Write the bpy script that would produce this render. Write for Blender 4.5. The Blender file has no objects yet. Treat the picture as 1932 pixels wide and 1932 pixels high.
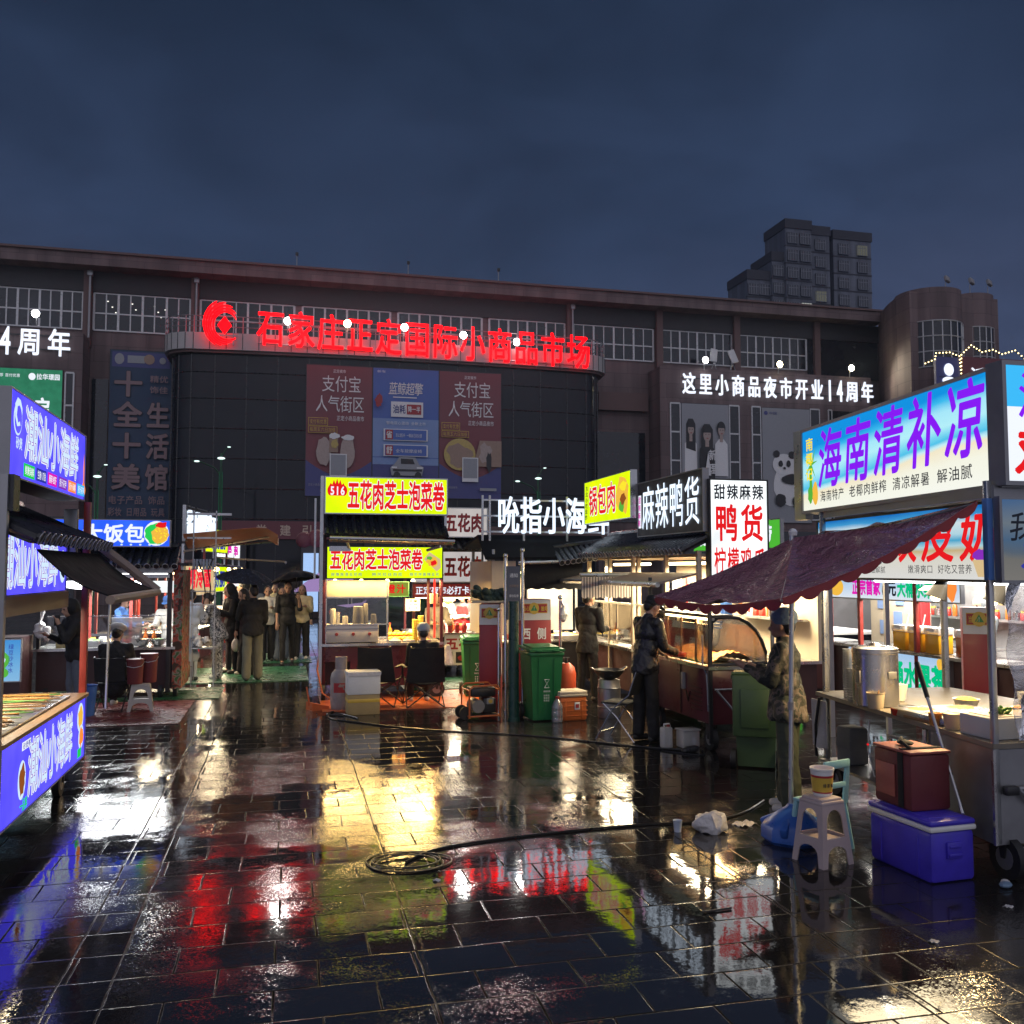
import bpy, bmesh, math, random
from mathutils import Vector, Matrix, Euler
R = math.radians
PI = math.pi
rnd = random.Random(7)
scene = bpy.context.scene
COL = scene.collection

# ---------------------------------------------------------------- camera
# The world is the market's own grid: +X across the alley, +Y down the alley, z = 0 the paving.
FPX = 1750.0 / 1932.0
cam_d = bpy.data.cameras.new("camera")
cam_d.sensor_width = 36.0
cam_d.lens = 36.0 * FPX
cam_d.clip_start = 0.05
cam_d.clip_end = 1500.0
cam = bpy.data.objects.new("camera", cam_d)
COL.objects.link(cam)
cam.location = (0, 0, 2.05)
cam.rotation_euler = (R(90) + math.atan(109 / 1750.0), 0, -R(13.7))
scene.camera = cam

# ---------------------------------------------------------------- night sky
world = bpy.data.worlds.new("World")
scene.world = world
world.use_nodes = True
wn, wl_ = world.node_tree.nodes, world.node_tree.links
wn.clear()
w_out = wn.new("ShaderNodeOutputWorld")
w_bg = wn.new("ShaderNodeBackground")
w_tc = wn.new("ShaderNodeTexCoord")
w_sep = wn.new("ShaderNodeSeparateXYZ")
w_ramp = wn.new("ShaderNodeValToRGB")
w_noise = wn.new("ShaderNodeTexNoise")
w_noise.inputs["Scale"].default_value = 2.3
w_noise.inputs["Detail"].default_value = 4.0
w_noise.inputs["Roughness"].default_value = 0.5
w_map = wn.new("ShaderNodeMapping")
w_map.inputs["Scale"].default_value = (1.0, 1.0, 2.4)
w_ma = wn.new("ShaderNodeMath"); w_ma.operation = 'MULTIPLY_ADD'
w_ma.inputs[1].default_value = 0.26
wl_.new(w_tc.outputs["Generated"], w_sep.inputs[0])
wl_.new(w_tc.outputs["Generated"], w_map.inputs[0])
wl_.new(w_map.outputs[0], w_noise.inputs["Vector"])
wl_.new(w_noise.outputs["Fac"], w_ma.inputs[0])
wl_.new(w_sep.outputs["Z"], w_ma.inputs[2])
wl_.new(w_ma.outputs[0], w_ramp.inputs[0])
cr = w_ramp.color_ramp
cr.elements[0].position = 0.05; cr.elements[0].color = (0.047, 0.055, 0.100, 1)
cr.elements[1].position = 0.95; cr.elements[1].color = (0.008, 0.013, 0.028, 1)
e = cr.elements.new(0.32); e.color = (0.034, 0.047, 0.092, 1)
e = cr.elements.new(0.48); e.color = (0.021, 0.035, 0.074, 1)
e = cr.elements.new(0.68); e.color = (0.012, 0.022, 0.047, 1)
# city glow added to the cloud behind the camera, to lift the hall front
w_vm = wn.new("ShaderNodeVectorMath"); w_vm.operation = 'DOT_PRODUCT'
w_vm.inputs[1].default_value = (-0.1, -0.93, 0.35)
w_mr = wn.new("ShaderNodeMapRange")
w_mr.inputs["From Min"].default_value = 0.1; w_mr.inputs["From Max"].default_value = 1.0
w_mr.inputs["To Min"].default_value = 0.0; w_mr.inputs["To Max"].default_value = 1.0
w_mix = wn.new("ShaderNodeMix"); w_mix.data_type = 'RGBA'; w_mix.blend_type = 'ADD'
w_mix.inputs["B"].default_value = (0.42, 0.41, 0.47, 1)
wl_.new(w_tc.outputs["Generated"], w_vm.inputs[0])
wl_.new(w_vm.outputs["Value"], w_mr.inputs["Value"])
wl_.new(w_mr.outputs["Result"], w_mix.inputs["Factor"])
w_n2 = wn.new("ShaderNodeTexNoise"); w_n2.inputs["Scale"].default_value = 3.2; w_n2.inputs["Detail"].default_value = 6.0; w_n2.inputs["Roughness"].default_value = 0.55; w_n2.inputs["Distortion"].default_value = 0.5
wl_.new(w_map.outputs[0], w_n2.inputs["Vector"])
w_mr2 = wn.new("ShaderNodeMapRange"); w_mr2.inputs["From Min"].default_value = 0.32; w_mr2.inputs["From Max"].default_value = 0.68; w_mr2.inputs["To Min"].default_value = 0.76; w_mr2.inputs["To Max"].default_value = 1.20
wl_.new(w_n2.outputs["Fac"], w_mr2.inputs["Value"])
w_mul = wn.new("ShaderNodeMix"); w_mul.data_type = 'RGBA'; w_mul.blend_type = 'MULTIPLY'; w_mul.inputs["Factor"].default_value = 1.0
wl_.new(w_ramp.outputs[0], w_mul.inputs["A"]); wl_.new(w_mr2.outputs["Result"], w_mul.inputs["B"])
wl_.new(w_mul.outputs["Result"], w_mix.inputs["A"])
wl_.new(w_mix.outputs["Result"], w_bg.inputs["Color"])
w_bg.inputs["Strength"].default_value = 1.0
wl_.new(w_bg.outputs[0], w_out.inputs[0])

scene.view_settings.view_transform = 'Standard'
scene.view_settings.look = 'None'
scene.view_settings.exposure = 0.42
scene.view_settings.gamma = 1.0
scene.cycles.use_denoising = True
scene.cycles.max_bounces = 8
scene.cycles.transparent_max_bounces = 12
scene.cycles.sample_clamp_indirect = 4.0
scene.cycles.sample_clamp_direct = 20.0
scene.cycles.caustics_reflective = False
scene.cycles.caustics_refractive = False

# ---------------------------------------------------------------- helpers: materials
def lin(c):
    return c / 12.92 if c <= 0.04045 else ((c + 0.055) / 1.055) ** 2.4
def hx(s):
    s = s.lstrip('#')
    return tuple(lin(int(s[i:i + 2], 16) / 255.0) for i in (0, 2, 4))

M = {}
def mat(name, color, rough=0.5, metal=0.0, var=0.18, scale=6.0, bump=0.0, bscale=40.0, spec=0.5, rvar=0.12, coat=0.0):
    """A solid surface: base colour with uneven tone, uneven gloss and a little relief."""
    if isinstance(color, str): color = hx(color)
    m = bpy.data.materials.new(name); m.use_nodes = True
    nt = m.node_tree; b = nt.nodes["Principled BSDF"]
    b.inputs["Metallic"].default_value = metal
    b.inputs["Specular IOR Level"].default_value = spec
    b.inputs["Coat Weight"].default_value = coat
    tc = nt.nodes.new("ShaderNodeTexCoord")
    nz = nt.nodes.new("ShaderNodeTexNoise"); nz.inputs["Scale"].default_value = scale
    nz.inputs["Detail"].default_value = 5.0; nz.inputs["Roughness"].default_value = 0.6
    nt.links.new(tc.outputs["Object"], nz.inputs["Vector"])
    mx = nt.nodes.new("ShaderNodeMix"); mx.data_type = 'RGBA'
    lo = tuple(max(0.0, c * (1 - var * 1.6)) for c in color); hi = tuple(min(1.0, c * (1 + var * 1.3)) for c in color)
    mx.inputs["A"].default_value = (*lo, 1); mx.inputs["B"].default_value = (*hi, 1)
    nt.links.new(nz.outputs["Fac"], mx.inputs["Factor"])
    nt.links.new(mx.outputs["Result"], b.inputs["Base Color"])
    mr = nt.nodes.new("ShaderNodeMapRange")
    mr.inputs["From Min"].default_value = 0.3; mr.inputs["From Max"].default_value = 0.7
    mr.inputs["To Min"].default_value = max(0.02, rough - rvar); mr.inputs["To Max"].default_value = min(1.0, rough + rvar)
    nt.links.new(nz.outputs["Fac"], mr.inputs["Value"]); nt.links.new(mr.outputs["Result"], b.inputs["Roughness"])
    if bump > 0:
        n2 = nt.nodes.new("ShaderNodeTexNoise"); n2.inputs["Scale"].default_value = bscale; n2.inputs["Detail"].default_value = 3.0
        nt.links.new(tc.outputs["Object"], n2.inputs["Vector"])
        bp = nt.nodes.new("ShaderNodeBump"); bp.inputs["Strength"].default_value = bump; bp.inputs["Distance"].default_value = 0.02
        nt.links.new(n2.outputs["Fac"], bp.inputs["Height"]); nt.links.new(bp.outputs[0], b.inputs["Normal"])
    M[name] = m
    return m

def glow(name, color, strength=1.0, light=False, var=0.0):
    """Something that gives off light: a lit sign face, letters, a tube, a bulb."""
    if isinstance(color, str): color = hx(color)
    if strength < 3: strength *= 0.76                                  # sign brightness at exposure 0.42
    m = bpy.data.materials.new(name); m.use_nodes = True
    nt = m.node_tree; nt.nodes.clear()
    o = nt.nodes.new("ShaderNodeOutputMaterial"); em = nt.nodes.new("ShaderNodeEmission")
    em.inputs["Color"].default_value = (*color, 1); em.inputs["Strength"].default_value = strength
    if var > 0:
        tc = nt.nodes.new("ShaderNodeTexCoord"); nz = nt.nodes.new("ShaderNodeTexNoise")
        nz.inputs["Scale"].default_value = 2.6; nz.inputs["Detail"].default_value = 2.0
        nt.links.new(tc.outputs["Object"], nz.inputs["Vector"])
        mr = nt.nodes.new("ShaderNodeMapRange")
        mr.inputs["From Min"].default_value = 0.3; mr.inputs["From Max"].default_value = 0.7
        mr.inputs["To Min"].default_value = strength * (1 - var); mr.inputs["To Max"].default_value = strength * (1 + var)
        nt.links.new(nz.outputs["Fac"], mr.inputs["Value"]); nt.links.new(mr.outputs["Result"], em.inputs["Strength"])
    nt.links.new(em.outputs[0], o.inputs[0])
    if not light:
        m.cycles.emission_sampling = 'NONE'
    M[name] = m
    return m

def printed(name, stops, axis=2, strength=1.0, wob=0.12, scale=3.0, slope=0.0, light=True, emit=True, stretch=(1, 1, 1)):
    """A printed picture in bands (sky, sea, sand ...) running up the panel; lit from behind when emit."""
    m = bpy.data.materials.new(name); m.use_nodes = True
    nt = m.node_tree; nt.nodes.clear()
    o = nt.nodes.new("ShaderNodeOutputMaterial")
    tc = nt.nodes.new("ShaderNodeTexCoord"); sp = nt.nodes.new("ShaderNodeSeparateXYZ")
    nt.links.new(tc.outputs["Generated"], sp.inputs[0])
    mp = nt.nodes.new("ShaderNodeMapping"); mp.inputs["Scale"].default_value = stretch
    nt.links.new(tc.outputs["Object"], mp.inputs[0])
    nz = nt.nodes.new("ShaderNodeTexNoise"); nz.inputs["Scale"].default_value = scale; nz.inputs["Detail"].default_value = 4.0
    nt.links.new(mp.outputs[0], nz.inputs["Vector"])
    a = nt.nodes.new("ShaderNodeMath"); a.operation = 'MULTIPLY_ADD'; a.inputs[1].default_value = wob * 2
    nt.links.new(nz.outputs["Fac"], a.inputs[0]); nt.links.new(sp.outputs[axis], a.inputs[2])
    s2 = nt.nodes.new("ShaderNodeMath"); s2.operation = 'MULTIPLY_ADD'; s2.inputs[1].default_value = slope
    nt.links.new(sp.outputs[1], s2.inputs[0]); nt.links.new(a.outputs[0], s2.inputs[2])
    sub = nt.nodes.new("ShaderNodeMath"); sub.operation = 'SUBTRACT'; sub.inputs[1].default_value = wob
    nt.links.new(s2.outputs[0], sub.inputs[0])
    rp = nt.nodes.new("ShaderNodeValToRGB")
    while len(rp.color_ramp.elements) > 1: rp.color_ramp.elements.remove(rp.color_ramp.elements[0])
    for i, (p, c) in enumerate(stops):
        c = hx(c) if isinstance(c, str) else c
        el = rp.color_ramp.elements[0] if i == 0 else rp.color_ramp.elements.new(p)
        el.position = p; el.color = (*c, 1)
    nt.links.new(sub.outputs[0], rp.inputs[0])
    if emit:
        em = nt.nodes.new("ShaderNodeEmission"); em.inputs["Strength"].default_value = strength * 0.76
        nt.links.new(rp.outputs[0], em.inputs[0]); nt.links.new(em.outputs[0], o.inputs[0])
        if not light: m.cycles.emission_sampling = 'NONE'
    else:
        b = nt.nodes.new("ShaderNodeBsdfPrincipled"); b.inputs["Roughness"].default_value = 0.45
        nt.links.new(rp.outputs[0], b.inputs["Base Color"]); nt.links.new(b.outputs[0], o.inputs[0])
    M[name] = m
    return m

def clear(name, tint=(1, 1, 1), gloss=0.12, rough=0.03, body=0.0, bodycol=(0.8, 0.8, 0.8), bump=0.0, bscale=12.0):
    """A thin clear pane: light passes, edges and lamps mirror in it; body adds milky plastic."""
    m = bpy.data.materials.new(name); m.use_nodes = True
    nt = m.node_tree; nt.nodes.clear()
    o = nt.nodes.new("ShaderNodeOutputMaterial")
    t = nt.nodes.new("ShaderNodeBsdfTransparent"); t.inputs[0].default_value = (*tint, 1)
    g = nt.nodes.new("ShaderNodeBsdfGlossy"); g.inputs["Roughness"].default_value = rough
    d = nt.nodes.new("ShaderNodeBsdfDiffuse"); d.inputs[0].default_value = (*bodycol, 1)
    f = nt.nodes.new("ShaderNodeFresnel"); f.inputs[0].default_value = 1.45
    mul = nt.nodes.new("ShaderNodeMath"); mul.operation = 'MULTIPLY_ADD'; mul.inputs[1].default_value = 0.9; mul.inputs[2].default_value = gloss * 0.15
    nt.links.new(f.outputs[0], mul.inputs[0])
    m1 = nt.nodes.new("ShaderNodeMixShader"); m1.inputs[0].default_value = body
    nt.links.new(t.outputs[0], m1.inputs[1]); nt.links.new(d.outputs[0], m1.inputs[2])
    m2 = nt.nodes.new("ShaderNodeMixShader")
    nt.links.new(mul.outputs[0], m2.inputs[0]); nt.links.new(m1.outputs[0], m2.inputs[1]); nt.links.new(g.outputs[0], m2.inputs[2])
    if bump > 0:
        tc = nt.nodes.new("ShaderNodeTexCoord"); nz = nt.nodes.new("ShaderNodeTexNoise"); nz.inputs["Scale"].default_value = bscale
        nz.inputs["Detail"].default_value = 4.0; nz.inputs["Distortion"].default_value = 1.5
        nt.links.new(tc.outputs["Object"], nz.inputs["Vector"])
        bp = nt.nodes.new("ShaderNodeBump"); bp.inputs["Strength"].default_value = bump; bp.inputs["Distance"].default_value = 0.05
        nt.links.new(nz.outputs["Fac"], bp.inputs["Height"])
        nt.links.new(bp.outputs[0], g.inputs["Normal"]); nt.links.new(bp.outputs[0], d.inputs["Normal"])
    nt.links.new(m2.outputs[0], o.inputs[0])
    M[name] = m
    return m

# ---------------------------------------------------------------- helpers: meshes
class MB:
    """Collects shapes into ONE mesh object; m is a material name per shape."""
    def __init__(s, off=(0, 0, 0)):
        s.bm = bmesh.new(); s.slots = []; s.off = Vector(off)
    def slot(s, m):
        if m not in s.slots: s.slots.append(m)
        return s.slots.index(m)
    def _take(s, verts, m):
        i = s.slot(m)
        fs = set()
        for v in verts: fs.update(v.link_faces)
        for f in fs: f.material_index = i
        return fs
    def box(s, c, d, m, bev=0.0, rot=None):
        mt = Matrix.Translation(Vector(c) - s.off)
        if rot is not None: mt = mt @ Euler(rot).to_matrix().to_4x4()
        mt = mt @ Matrix.Diagonal((d[0], d[1], d[2], 1))
        vs = bmesh.ops.create_cube(s.bm, size=1.0, matrix=mt)['verts']
        s._take(vs, m)
        if bev > 0:
            es = set()
            for v in vs: es.update(v.link_edges)
            r = bmesh.ops.bevel(s.bm, geom=list(es), offset=min(bev, 0.45 * min(d)), segments=2, profile=0.5, affect='EDGES')
            i = s.slot(m)
            for f in r['faces']: f.material_index = i
        return s
    def bx(s, x0, x1, y0, y1, z0, z1, m, bev=0.0):
        return s.box(((x0 + x1) / 2, (y0 + y1) / 2, (z0 + z1) / 2), (abs(x1 - x0), abs(y1 - y0), abs(z1 - z0)), m, bev)
    def cone(s, p0, p1, r0, r1, m, seg=14, caps=True):
        p0 = Vector(p0) - s.off; p1 = Vector(p1) - s.off
        d = p1 - p0; L = d.length
        if L < 1e-6: return s
        q = Vector((0, 0, 1)).rotation_difference(d.normalized()).to_matrix().to_4x4()
        mt = Matrix.Translation((p0 + p1) / 2) @ q
        vs = bmesh.ops.create_cone(s.bm, cap_ends=caps, cap_tris=False, segments=seg, radius1=max(r0, 1e-4), radius2=max(r1, 1e-4), depth=L, matrix=mt)['verts']
        s._take(vs, m); return s
    def rod(s, p0, p1, r, m, seg=8): return s.cone(p0, p1, r, r, m, seg)
    def ball(s, c, r, m, seg=12, rot=None):
        r = (r, r, r) if not isinstance(r, tuple) else r
        mt = Matrix.Translation(Vector(c) - s.off)
        if rot is not None: mt = mt @ Euler(rot).to_matrix().to_4x4()
        mt = mt @ Matrix.Diagonal((*r, 1))
        vs = bmesh.ops.create_uvsphere(s.bm, u_segments=seg, v_segments=max(6, seg * 2 // 3), radius=1.0, matrix=mt)['verts']
        s._take(vs, m); return s
    def tube(s, pts, r, m, seg=8, closed=False):
        pts = [Vector(p) - s.off for p in pts]; n = len(pts); rings = []
        up = Vector((0, 0, 1)); i = s.slot(m)
        for k, p in enumerate(pts):
            a = pts[(k - 1) % n] if (closed or k > 0) else p
            b = pts[(k + 1) % n] if (closed or k < n - 1) else p
            t = (b - a).normalized() if (b - a).length > 1e-9 else up
            u = t.cross(up)
            if u.length < 1e-3: u = t.cross(Vector((0, 1, 0)))
            u.normalize(); v = u.cross(t)
            rr = r[k] if isinstance(r, (list, tuple)) else r
            rings.append([s.bm.verts.new(p + (u * math.cos(2 * PI * j / seg) + v * math.sin(2 * PI * j / seg)) * rr) for j in range(seg)])
        for k in range(n if closed else n - 1):
            A, B = rings[k], rings[(k + 1) % n]
            for j in range(seg):
                f = s.bm.faces.new((A[j], A[(j + 1) % seg], B[(j + 1) % seg], B[j])); f.material_index = i
        if not closed:
            for ring, rev in ((rings[0], False), (rings[-1], True)):
                try:
                    f = s.bm.faces.new(ring if rev else ring[::-1]); f.material_index = i
                except ValueError: pass
        return s
    def face(s, pts, m):
        vs = [s.bm.verts.new(Vector(p) - s.off) for p in pts]
        f = s.bm.faces.new(vs); f.material_index = s.slot(m); return s
    def prism(s, pts, ext, m):
        """polygon pts (3-D, planar) pushed along ext into a closed solid"""
        e = Vector(ext); n = len(pts); i = s.slot(m)
        A = [s.bm.verts.new(Vector(p) - s.off) for p in pts]; B = [s.bm.verts.new(Vector(p) - s.off + e) for p in pts]
        fs = [s.bm.faces.new(A), s.bm.faces.new(B[::-1])]
        for k in range(n): fs.append(s.bm.faces.new((A[k], B[k], B[(k + 1) % n], A[(k + 1) % n])))
        for f in fs: f.material_index = i
        bmesh.ops.recalc_face_normals(s.bm, faces=fs)
        return s
    def grid(s, fn, nu, nv, m, thick=None):
        """surface fn(u, v) -> point, u and v in 0..1; thick gives it a back side"""
        i = s.slot(m); V = [[s.bm.verts.new(Vector(fn(a / nu, b / nv)) - s.off) for b in range(nv + 1)] for a in range(nu + 1)]
        fs = []
        for a in range(nu):
            for b in range(nv):
                fs.append(s.bm.faces.new((V[a][b], V[a + 1][b], V[a + 1][b + 1], V[a][b + 1])))
        if thick:
            e = Vector(thick); W = [[s.bm.verts.new(V[a][b].co + e) for b in range(nv + 1)] for a in range(nu + 1)]
            for a in range(nu):
                for b in range(nv):
                    fs.append(s.bm.faces.new((W[a][b + 1], W[a + 1][b + 1], W[a + 1][b], W[a][b])))
            for a in range(nu):
                fs.append(s.bm.faces.new((V[a][0], W[a][0], W[a + 1][0], V[a + 1][0]))); fs.append(s.bm.faces.new((V[a][nv], V[a + 1][nv], W[a + 1][nv], W[a][nv])))
            for b in range(nv):
                fs.append(s.bm.faces.new((V[0][b], V[0][b + 1], W[0][b + 1], W[0][b]))); fs.append(s.bm.faces.new((V[nu][b], W[nu][b], W[nu][b + 1], V[nu][b + 1])))
        for f in fs: f.material_index = i
        return s
    def lathe(s, prof, c, m, seg=18):
        """prof = [(r, z)] spun round the vertical through c"""
        c = Vector(c) - s.off; i = s.slot(m); rings = []
        for r, z in prof:
            rings.append([s.bm.verts.new(c + Vector((max(r, 1e-4) * math.cos(2 * PI * j / seg), max(r, 1e-4) * math.sin(2 * PI * j / seg), z))) for j in range(seg)])
        for k in range(len(rings) - 1):
            for j in range(seg):
                f = s.bm.faces.new((rings[k][j], rings[k][(j + 1) % seg], rings[k + 1][(j + 1) % seg], rings[k + 1][j])); f.material_index = i
        for ring, rev in ((rings[0], True), (rings[-1], False)):
            f = s.bm.faces.new(ring[::-1] if rev else ring); f.material_index = i
        return s
    def glyphs(s, text, O, U, V, w, h, m, bold=0.0, lift=0.0, gap=0.06, depth=0.0, shear=0.0, N=None):
        """text filling a box w x h at corner O (reading along U, up along V), each sign in its own cell"""
        U = Vector(U).normalized(); V = Vector(V).normalized(); N = U.cross(V) if N is None else Vector(N)
        O = Vector(O) - s.off; i = s.slot(m)
        units = [0.55 if ord(ch) < 0x2000 else 1.0 for ch in text]; tot = sum(units) + gap * (len(text) - 1)
        x = 0.0
        for ch, un in zip(text, units):
            if ch != ' ':
                vs, fs, bb = glyph(ch, 0.0, depth > 0)
                k_ = 0 if bold <= 0 else (4 if (bold < .02 or depth > 0) else 8)
                offs = [(bold * math.cos(2 * PI * (q + .5) / k_), bold * math.sin(2 * PI * (q + .5) / k_)) for q in range(k_)] or [(0, 0)]
                for_cjk = ord(ch) >= 0x2000
                gx0, gx1 = (0.02, 0.98) if for_cjk else ((bb[0] + bb[1]) / 2 - .29, (bb[0] + bb[1]) / 2 + .29)
                gy0, gy1 = (-0.10, 0.86) if for_cjk else (0.0, 0.70)
                for q_, (ox, oy) in enumerate(offs):              # a heavier stroke is the same character laid down a few times side by side
                    nv = []
                    for (gx, gy, gz) in vs:
                        fx = (gx + ox - gx0) / (gx1 - gx0) * un; fy = (gy + oy - gy0) / (gy1 - gy0)
                        p = O + U * ((x + fx) / tot * w + shear * fy * h) + V * (fy * h) + N * ((lift + (gz + 0.5) * depth if depth > 0 else lift) + q_ * .00012)
                        nv.append(s.bm.verts.new(p))
                    for f in fs:
                        nf = s.bm.faces.new([nv[k] for k in f]); nf.material_index = i
            x += un + gap
        return s
    def build(s, name, parent=None, smooth=0.6, loc=None):
        me = bpy.data.meshes.new(name)
        s.bm.normal_update(); s.bm.to_mesh(me); s.bm.free()
        for k in s.slots: me.materials.append(M[k])
        if smooth and len(me.polygons):
            me.polygons.foreach_set("use_smooth", [True] * len(me.polygons))
            try: me.set_sharp_from_angle(angle=smooth)
            except Exception: pass
        o = bpy.data.objects.new(name, me); COL.objects.link(o)
        if parent is not None: o.parent = parent
        if loc is not None: o.location = loc
        return o

_G = {}
def glyph(ch, bold, solid):
    k = (ch, round(bold, 3), solid)
    if k in _G: return _G[k]
    c = bpy.data.curves.new('t', 'FONT'); c.body = ch; c.offset = bold; c.resolution_u = 2
    if solid: c.extrude = 0.5
    o = bpy.data.objects.new('t', c); COL.objects.link(o)
    me = bpy.data.meshes.new_from_object(o.evaluated_get(bpy.context.evaluated_depsgraph_get()))
    vs = [tuple(v.co) for v in me.vertices]; fs = [tuple(p.vertices) for p in me.polygons]
    xs = [v[0] for v in vs] or [0, 1]; ys = [v[1] for v in vs] or [0, 1]
    bpy.data.objects.remove(o); bpy.data.curves.remove(c); bpy.data.meshes.remove(me)
    _G[k] = (vs, fs, (min(xs), max(xs), min(ys), max(ys)))
    return _G[k]

def thing(name, label, cat, loc=(0, 0, 0), rz=0.0, group=None):
    o = bpy.data.objects.new(name, None); COL.objects.link(o)
    o.location = loc; o.rotation_euler = (0, 0, rz); o.empty_display_size = 0.1
    return tag(o, label, cat, group)
def tag(o, label=None, cat=None, group=None, kind=None):
    if label: o["label"] = label
    if cat: o["category"] = cat
    if group: o["group"] = group
    if kind: o["kind"] = kind
    return o
def dup(o, loc=None, rz=None, label=None, parent=None):
    c = o.copy(); COL.objects.link(c)
    if parent is not None: c.parent = parent
    if loc is not None: c.location = loc
    if rz is not None: c.rotation_euler = (0, 0, rz)
    if label: c["label"] = label
    for ch in list(o.children): dup(ch, parent=c)
    return c

XN, YN = (0, -1, 0), (1, 0, 0)          # reading directions: sign facing -X, sign facing -Y
class Sign:
    """A flat sign: a box with a printed or lit face. (u, v) are metres from its lower left corner."""
    def __init__(s, O, U, w, h, t=0.12, face='white_lit', frame='alu', off=(0, 0, 0), rim=0.025, step=0.0025):
        s.O = Vector(O); s.U = Vector(U).normalized(); s.V = Vector((0, 0, 1)); s.N = s.U.cross(s.V); s.w = w; s.h = h
        s.off = off; s.step = step; s.lay = 0.0
        b = MB(off)
        P = lambda u, v, n: s.O + s.U * u + s.V * v + s.N * n
        b.prism([P(0, 0, -t), P(w, 0, -t), P(w, h, -t), P(0, h, -t)], s.N * (t - 0.004), frame)
        if rim > 0:
            for (u0, u1, v0, v1) in ((-rim, w + rim, -rim, 0), (-rim, w + rim, h, h + rim), (-rim, 0, 0, h), (w, w + rim, 0, h)):
                b.prism([P(u0, v0, -t), P(u1, v0, -t), P(u1, v1, -t), P(u0, v1, -t)], s.N * (t + 0.012), frame)
        s.box = b
        s.f = MB(off); s.f.face([P(0, 0, 0), P(w, 0, 0), P(w, h, 0), P(0, h, 0)], face)
    def p(s, u, v, k=0.0): return s.O + s.U * u + s.V * v + s.N * (s.lay + k)
    def up(s): s.lay += s.step; return s
    def poly(s, pts, m): s.up(); s.f.face([s.p(u, v) for u, v in pts], m); return s
    def rect(s, u0, v0, u1, v1, m): return s.poly([(u0, v0), (u1, v0), (u1, v1), (u0, v1)], m)
    def disc(s, u, v, ru, rv, m, n=24): return s.poly([(u + ru * math.cos(2 * PI * k / n), v + rv * math.sin(2 * PI * k / n)) for k in range(n)], m)
    def blob(s, u, v, ru, rv, m, n=18, j=0.25): return s.poly([(u + ru * (1 + rnd.uniform(-j, j)) * math.cos(2 * PI * k / n), v + rv * (1 + rnd.uniform(-j, j)) * math.sin(2 * PI * k / n)) for k in range(n)], m)
    def text(s, t, u, v, w, h, m, bold=0.0, gap=0.06, out=None, outw=0.05, shear=0.0, depth=0.0, line=None):
        if out:
            s.up(); s.f.glyphs(t, s.p(u, v), s.U, s.V, w, h, out, bold + outw, 0, gap, shear=shear)
        if line:
            s.up(); s.f.glyphs(t, s.p(u, v), s.U, s.V, w, h, line, bold + .011, 0, gap, shear=shear)
        s.up(); s.f.glyphs(t, s.p(u, v), s.U, s.V, w, h, m, bold, 0, gap, shear=shear, depth=depth); return s
    def column(s, t, u, v, w, h, m, bold=0.0, gap=0.1, out=None):
        n = len(t); ch = h / (n + gap * (n - 1))
        for k, c in enumerate(t): s.text(c, u, v + (n - 1 - k) * ch * (1 + gap), w, ch, m, bold, out=out)
        return s
    def build(s, parent, name='signboard', panel='sign_panel'):
        b = s.box.build(name, parent)
        s.f.build(panel, b, smooth=0)
        return b

def lamp(loc, size, watts, color=(1, 0.93, 0.82), rot=(0, 0, 0), sy=None, name="stall_light"):
    d = bpy.data.lights.new(name, 'AREA'); d.energy = watts; d.color = color
    d.shape = 'RECTANGLE'; d.size = size; d.size_y = sy or size
    o = bpy.data.objects.new(name, d); COL.objects.link(o); o.location = loc; o.rotation_euler = rot
    return o
# ---------------------------------------------------------------- materials
mat('brown_wall', (0.18, 0.125, 0.122), 0.75, var=0.14, scale=0.35, bump=0.15, bscale=3)
mat('brown_dark', (0.14, 0.085, 0.078), 0.7, var=0.2, scale=0.5)
mat('soffit_shade', (0.03, 0.027, 0.03), 0.6)
mat('band_panel', (0.42, 0.40, 0.39), 0.45, var=0.1, scale=0.8)
mat('curtain_glass', (0.014, 0.016, 0.022), 0.08, var=0.3, scale=0.4, rvar=0.03, spec=0.22)
mat('dark_pane', (0.012, 0.014, 0.02), 0.08, var=0.3, scale=0.7, rvar=0.04)
mat('mullion_dark', (0.009, 0.010, 0.012), 0.3)
mat('mullion_silver', (0.50, 0.50, 0.50), 0.35, metal=0.3)
mat('alu', (0.45, 0.46, 0.47), 0.32, metal=0.85, var=0.1)
mat('steel', (0.52, 0.51, 0.50), 0.28, metal=0.95, var=0.18, scale=3, bump=0.03, bscale=15)
mat('griddle_steel', (0.58, 0.54, 0.48), 0.45, metal=0.35, var=0.15, scale=5)
mat('counter_steel', (0.24, 0.215, 0.18), 0.5, metal=0.3, var=0.35, scale=7)
mat('steel_dull', (0.30, 0.30, 0.31), 0.42, metal=0.7, var=0.25, scale=4, bump=0.05, bscale=9)
mat('chrome', (0.65, 0.65, 0.66), 0.12, metal=1.0, var=0.06)
mat('black_metal', (0.018, 0.018, 0.02), 0.4)
mat('black_fabric', (0.010, 0.010, 0.011), 0.8, bump=0.2, bscale=60)
mat('rubber', (0.014, 0.014, 0.015), 0.6)
mat('red_paint', (0.30, 0.035, 0.025), 0.4, var=0.3, scale=8)
mat('burgundy', (0.115, 0.022, 0.032), 0.35, var=0.25, scale=3, bump=0.04, bscale=12)
mat('burgundy_dark', (0.045, 0.014, 0.016), 0.45, var=0.3)
mat('tile_black', (0.020, 0.021, 0.026), 0.32, var=0.4, scale=10, bump=0.2, bscale=25)
mat('tile_rim', (0.35, 0.35, 0.37), 0.35)
mat('white_plastic', (0.72, 0.72, 0.70), 0.45, var=0.06)
mat('grey_plastic', (0.30, 0.29, 0.29), 0.45, var=0.08)
mat('stool_plastic', (0.42, 0.345, 0.34), 0.40, var=0.1, scale=5)
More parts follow.
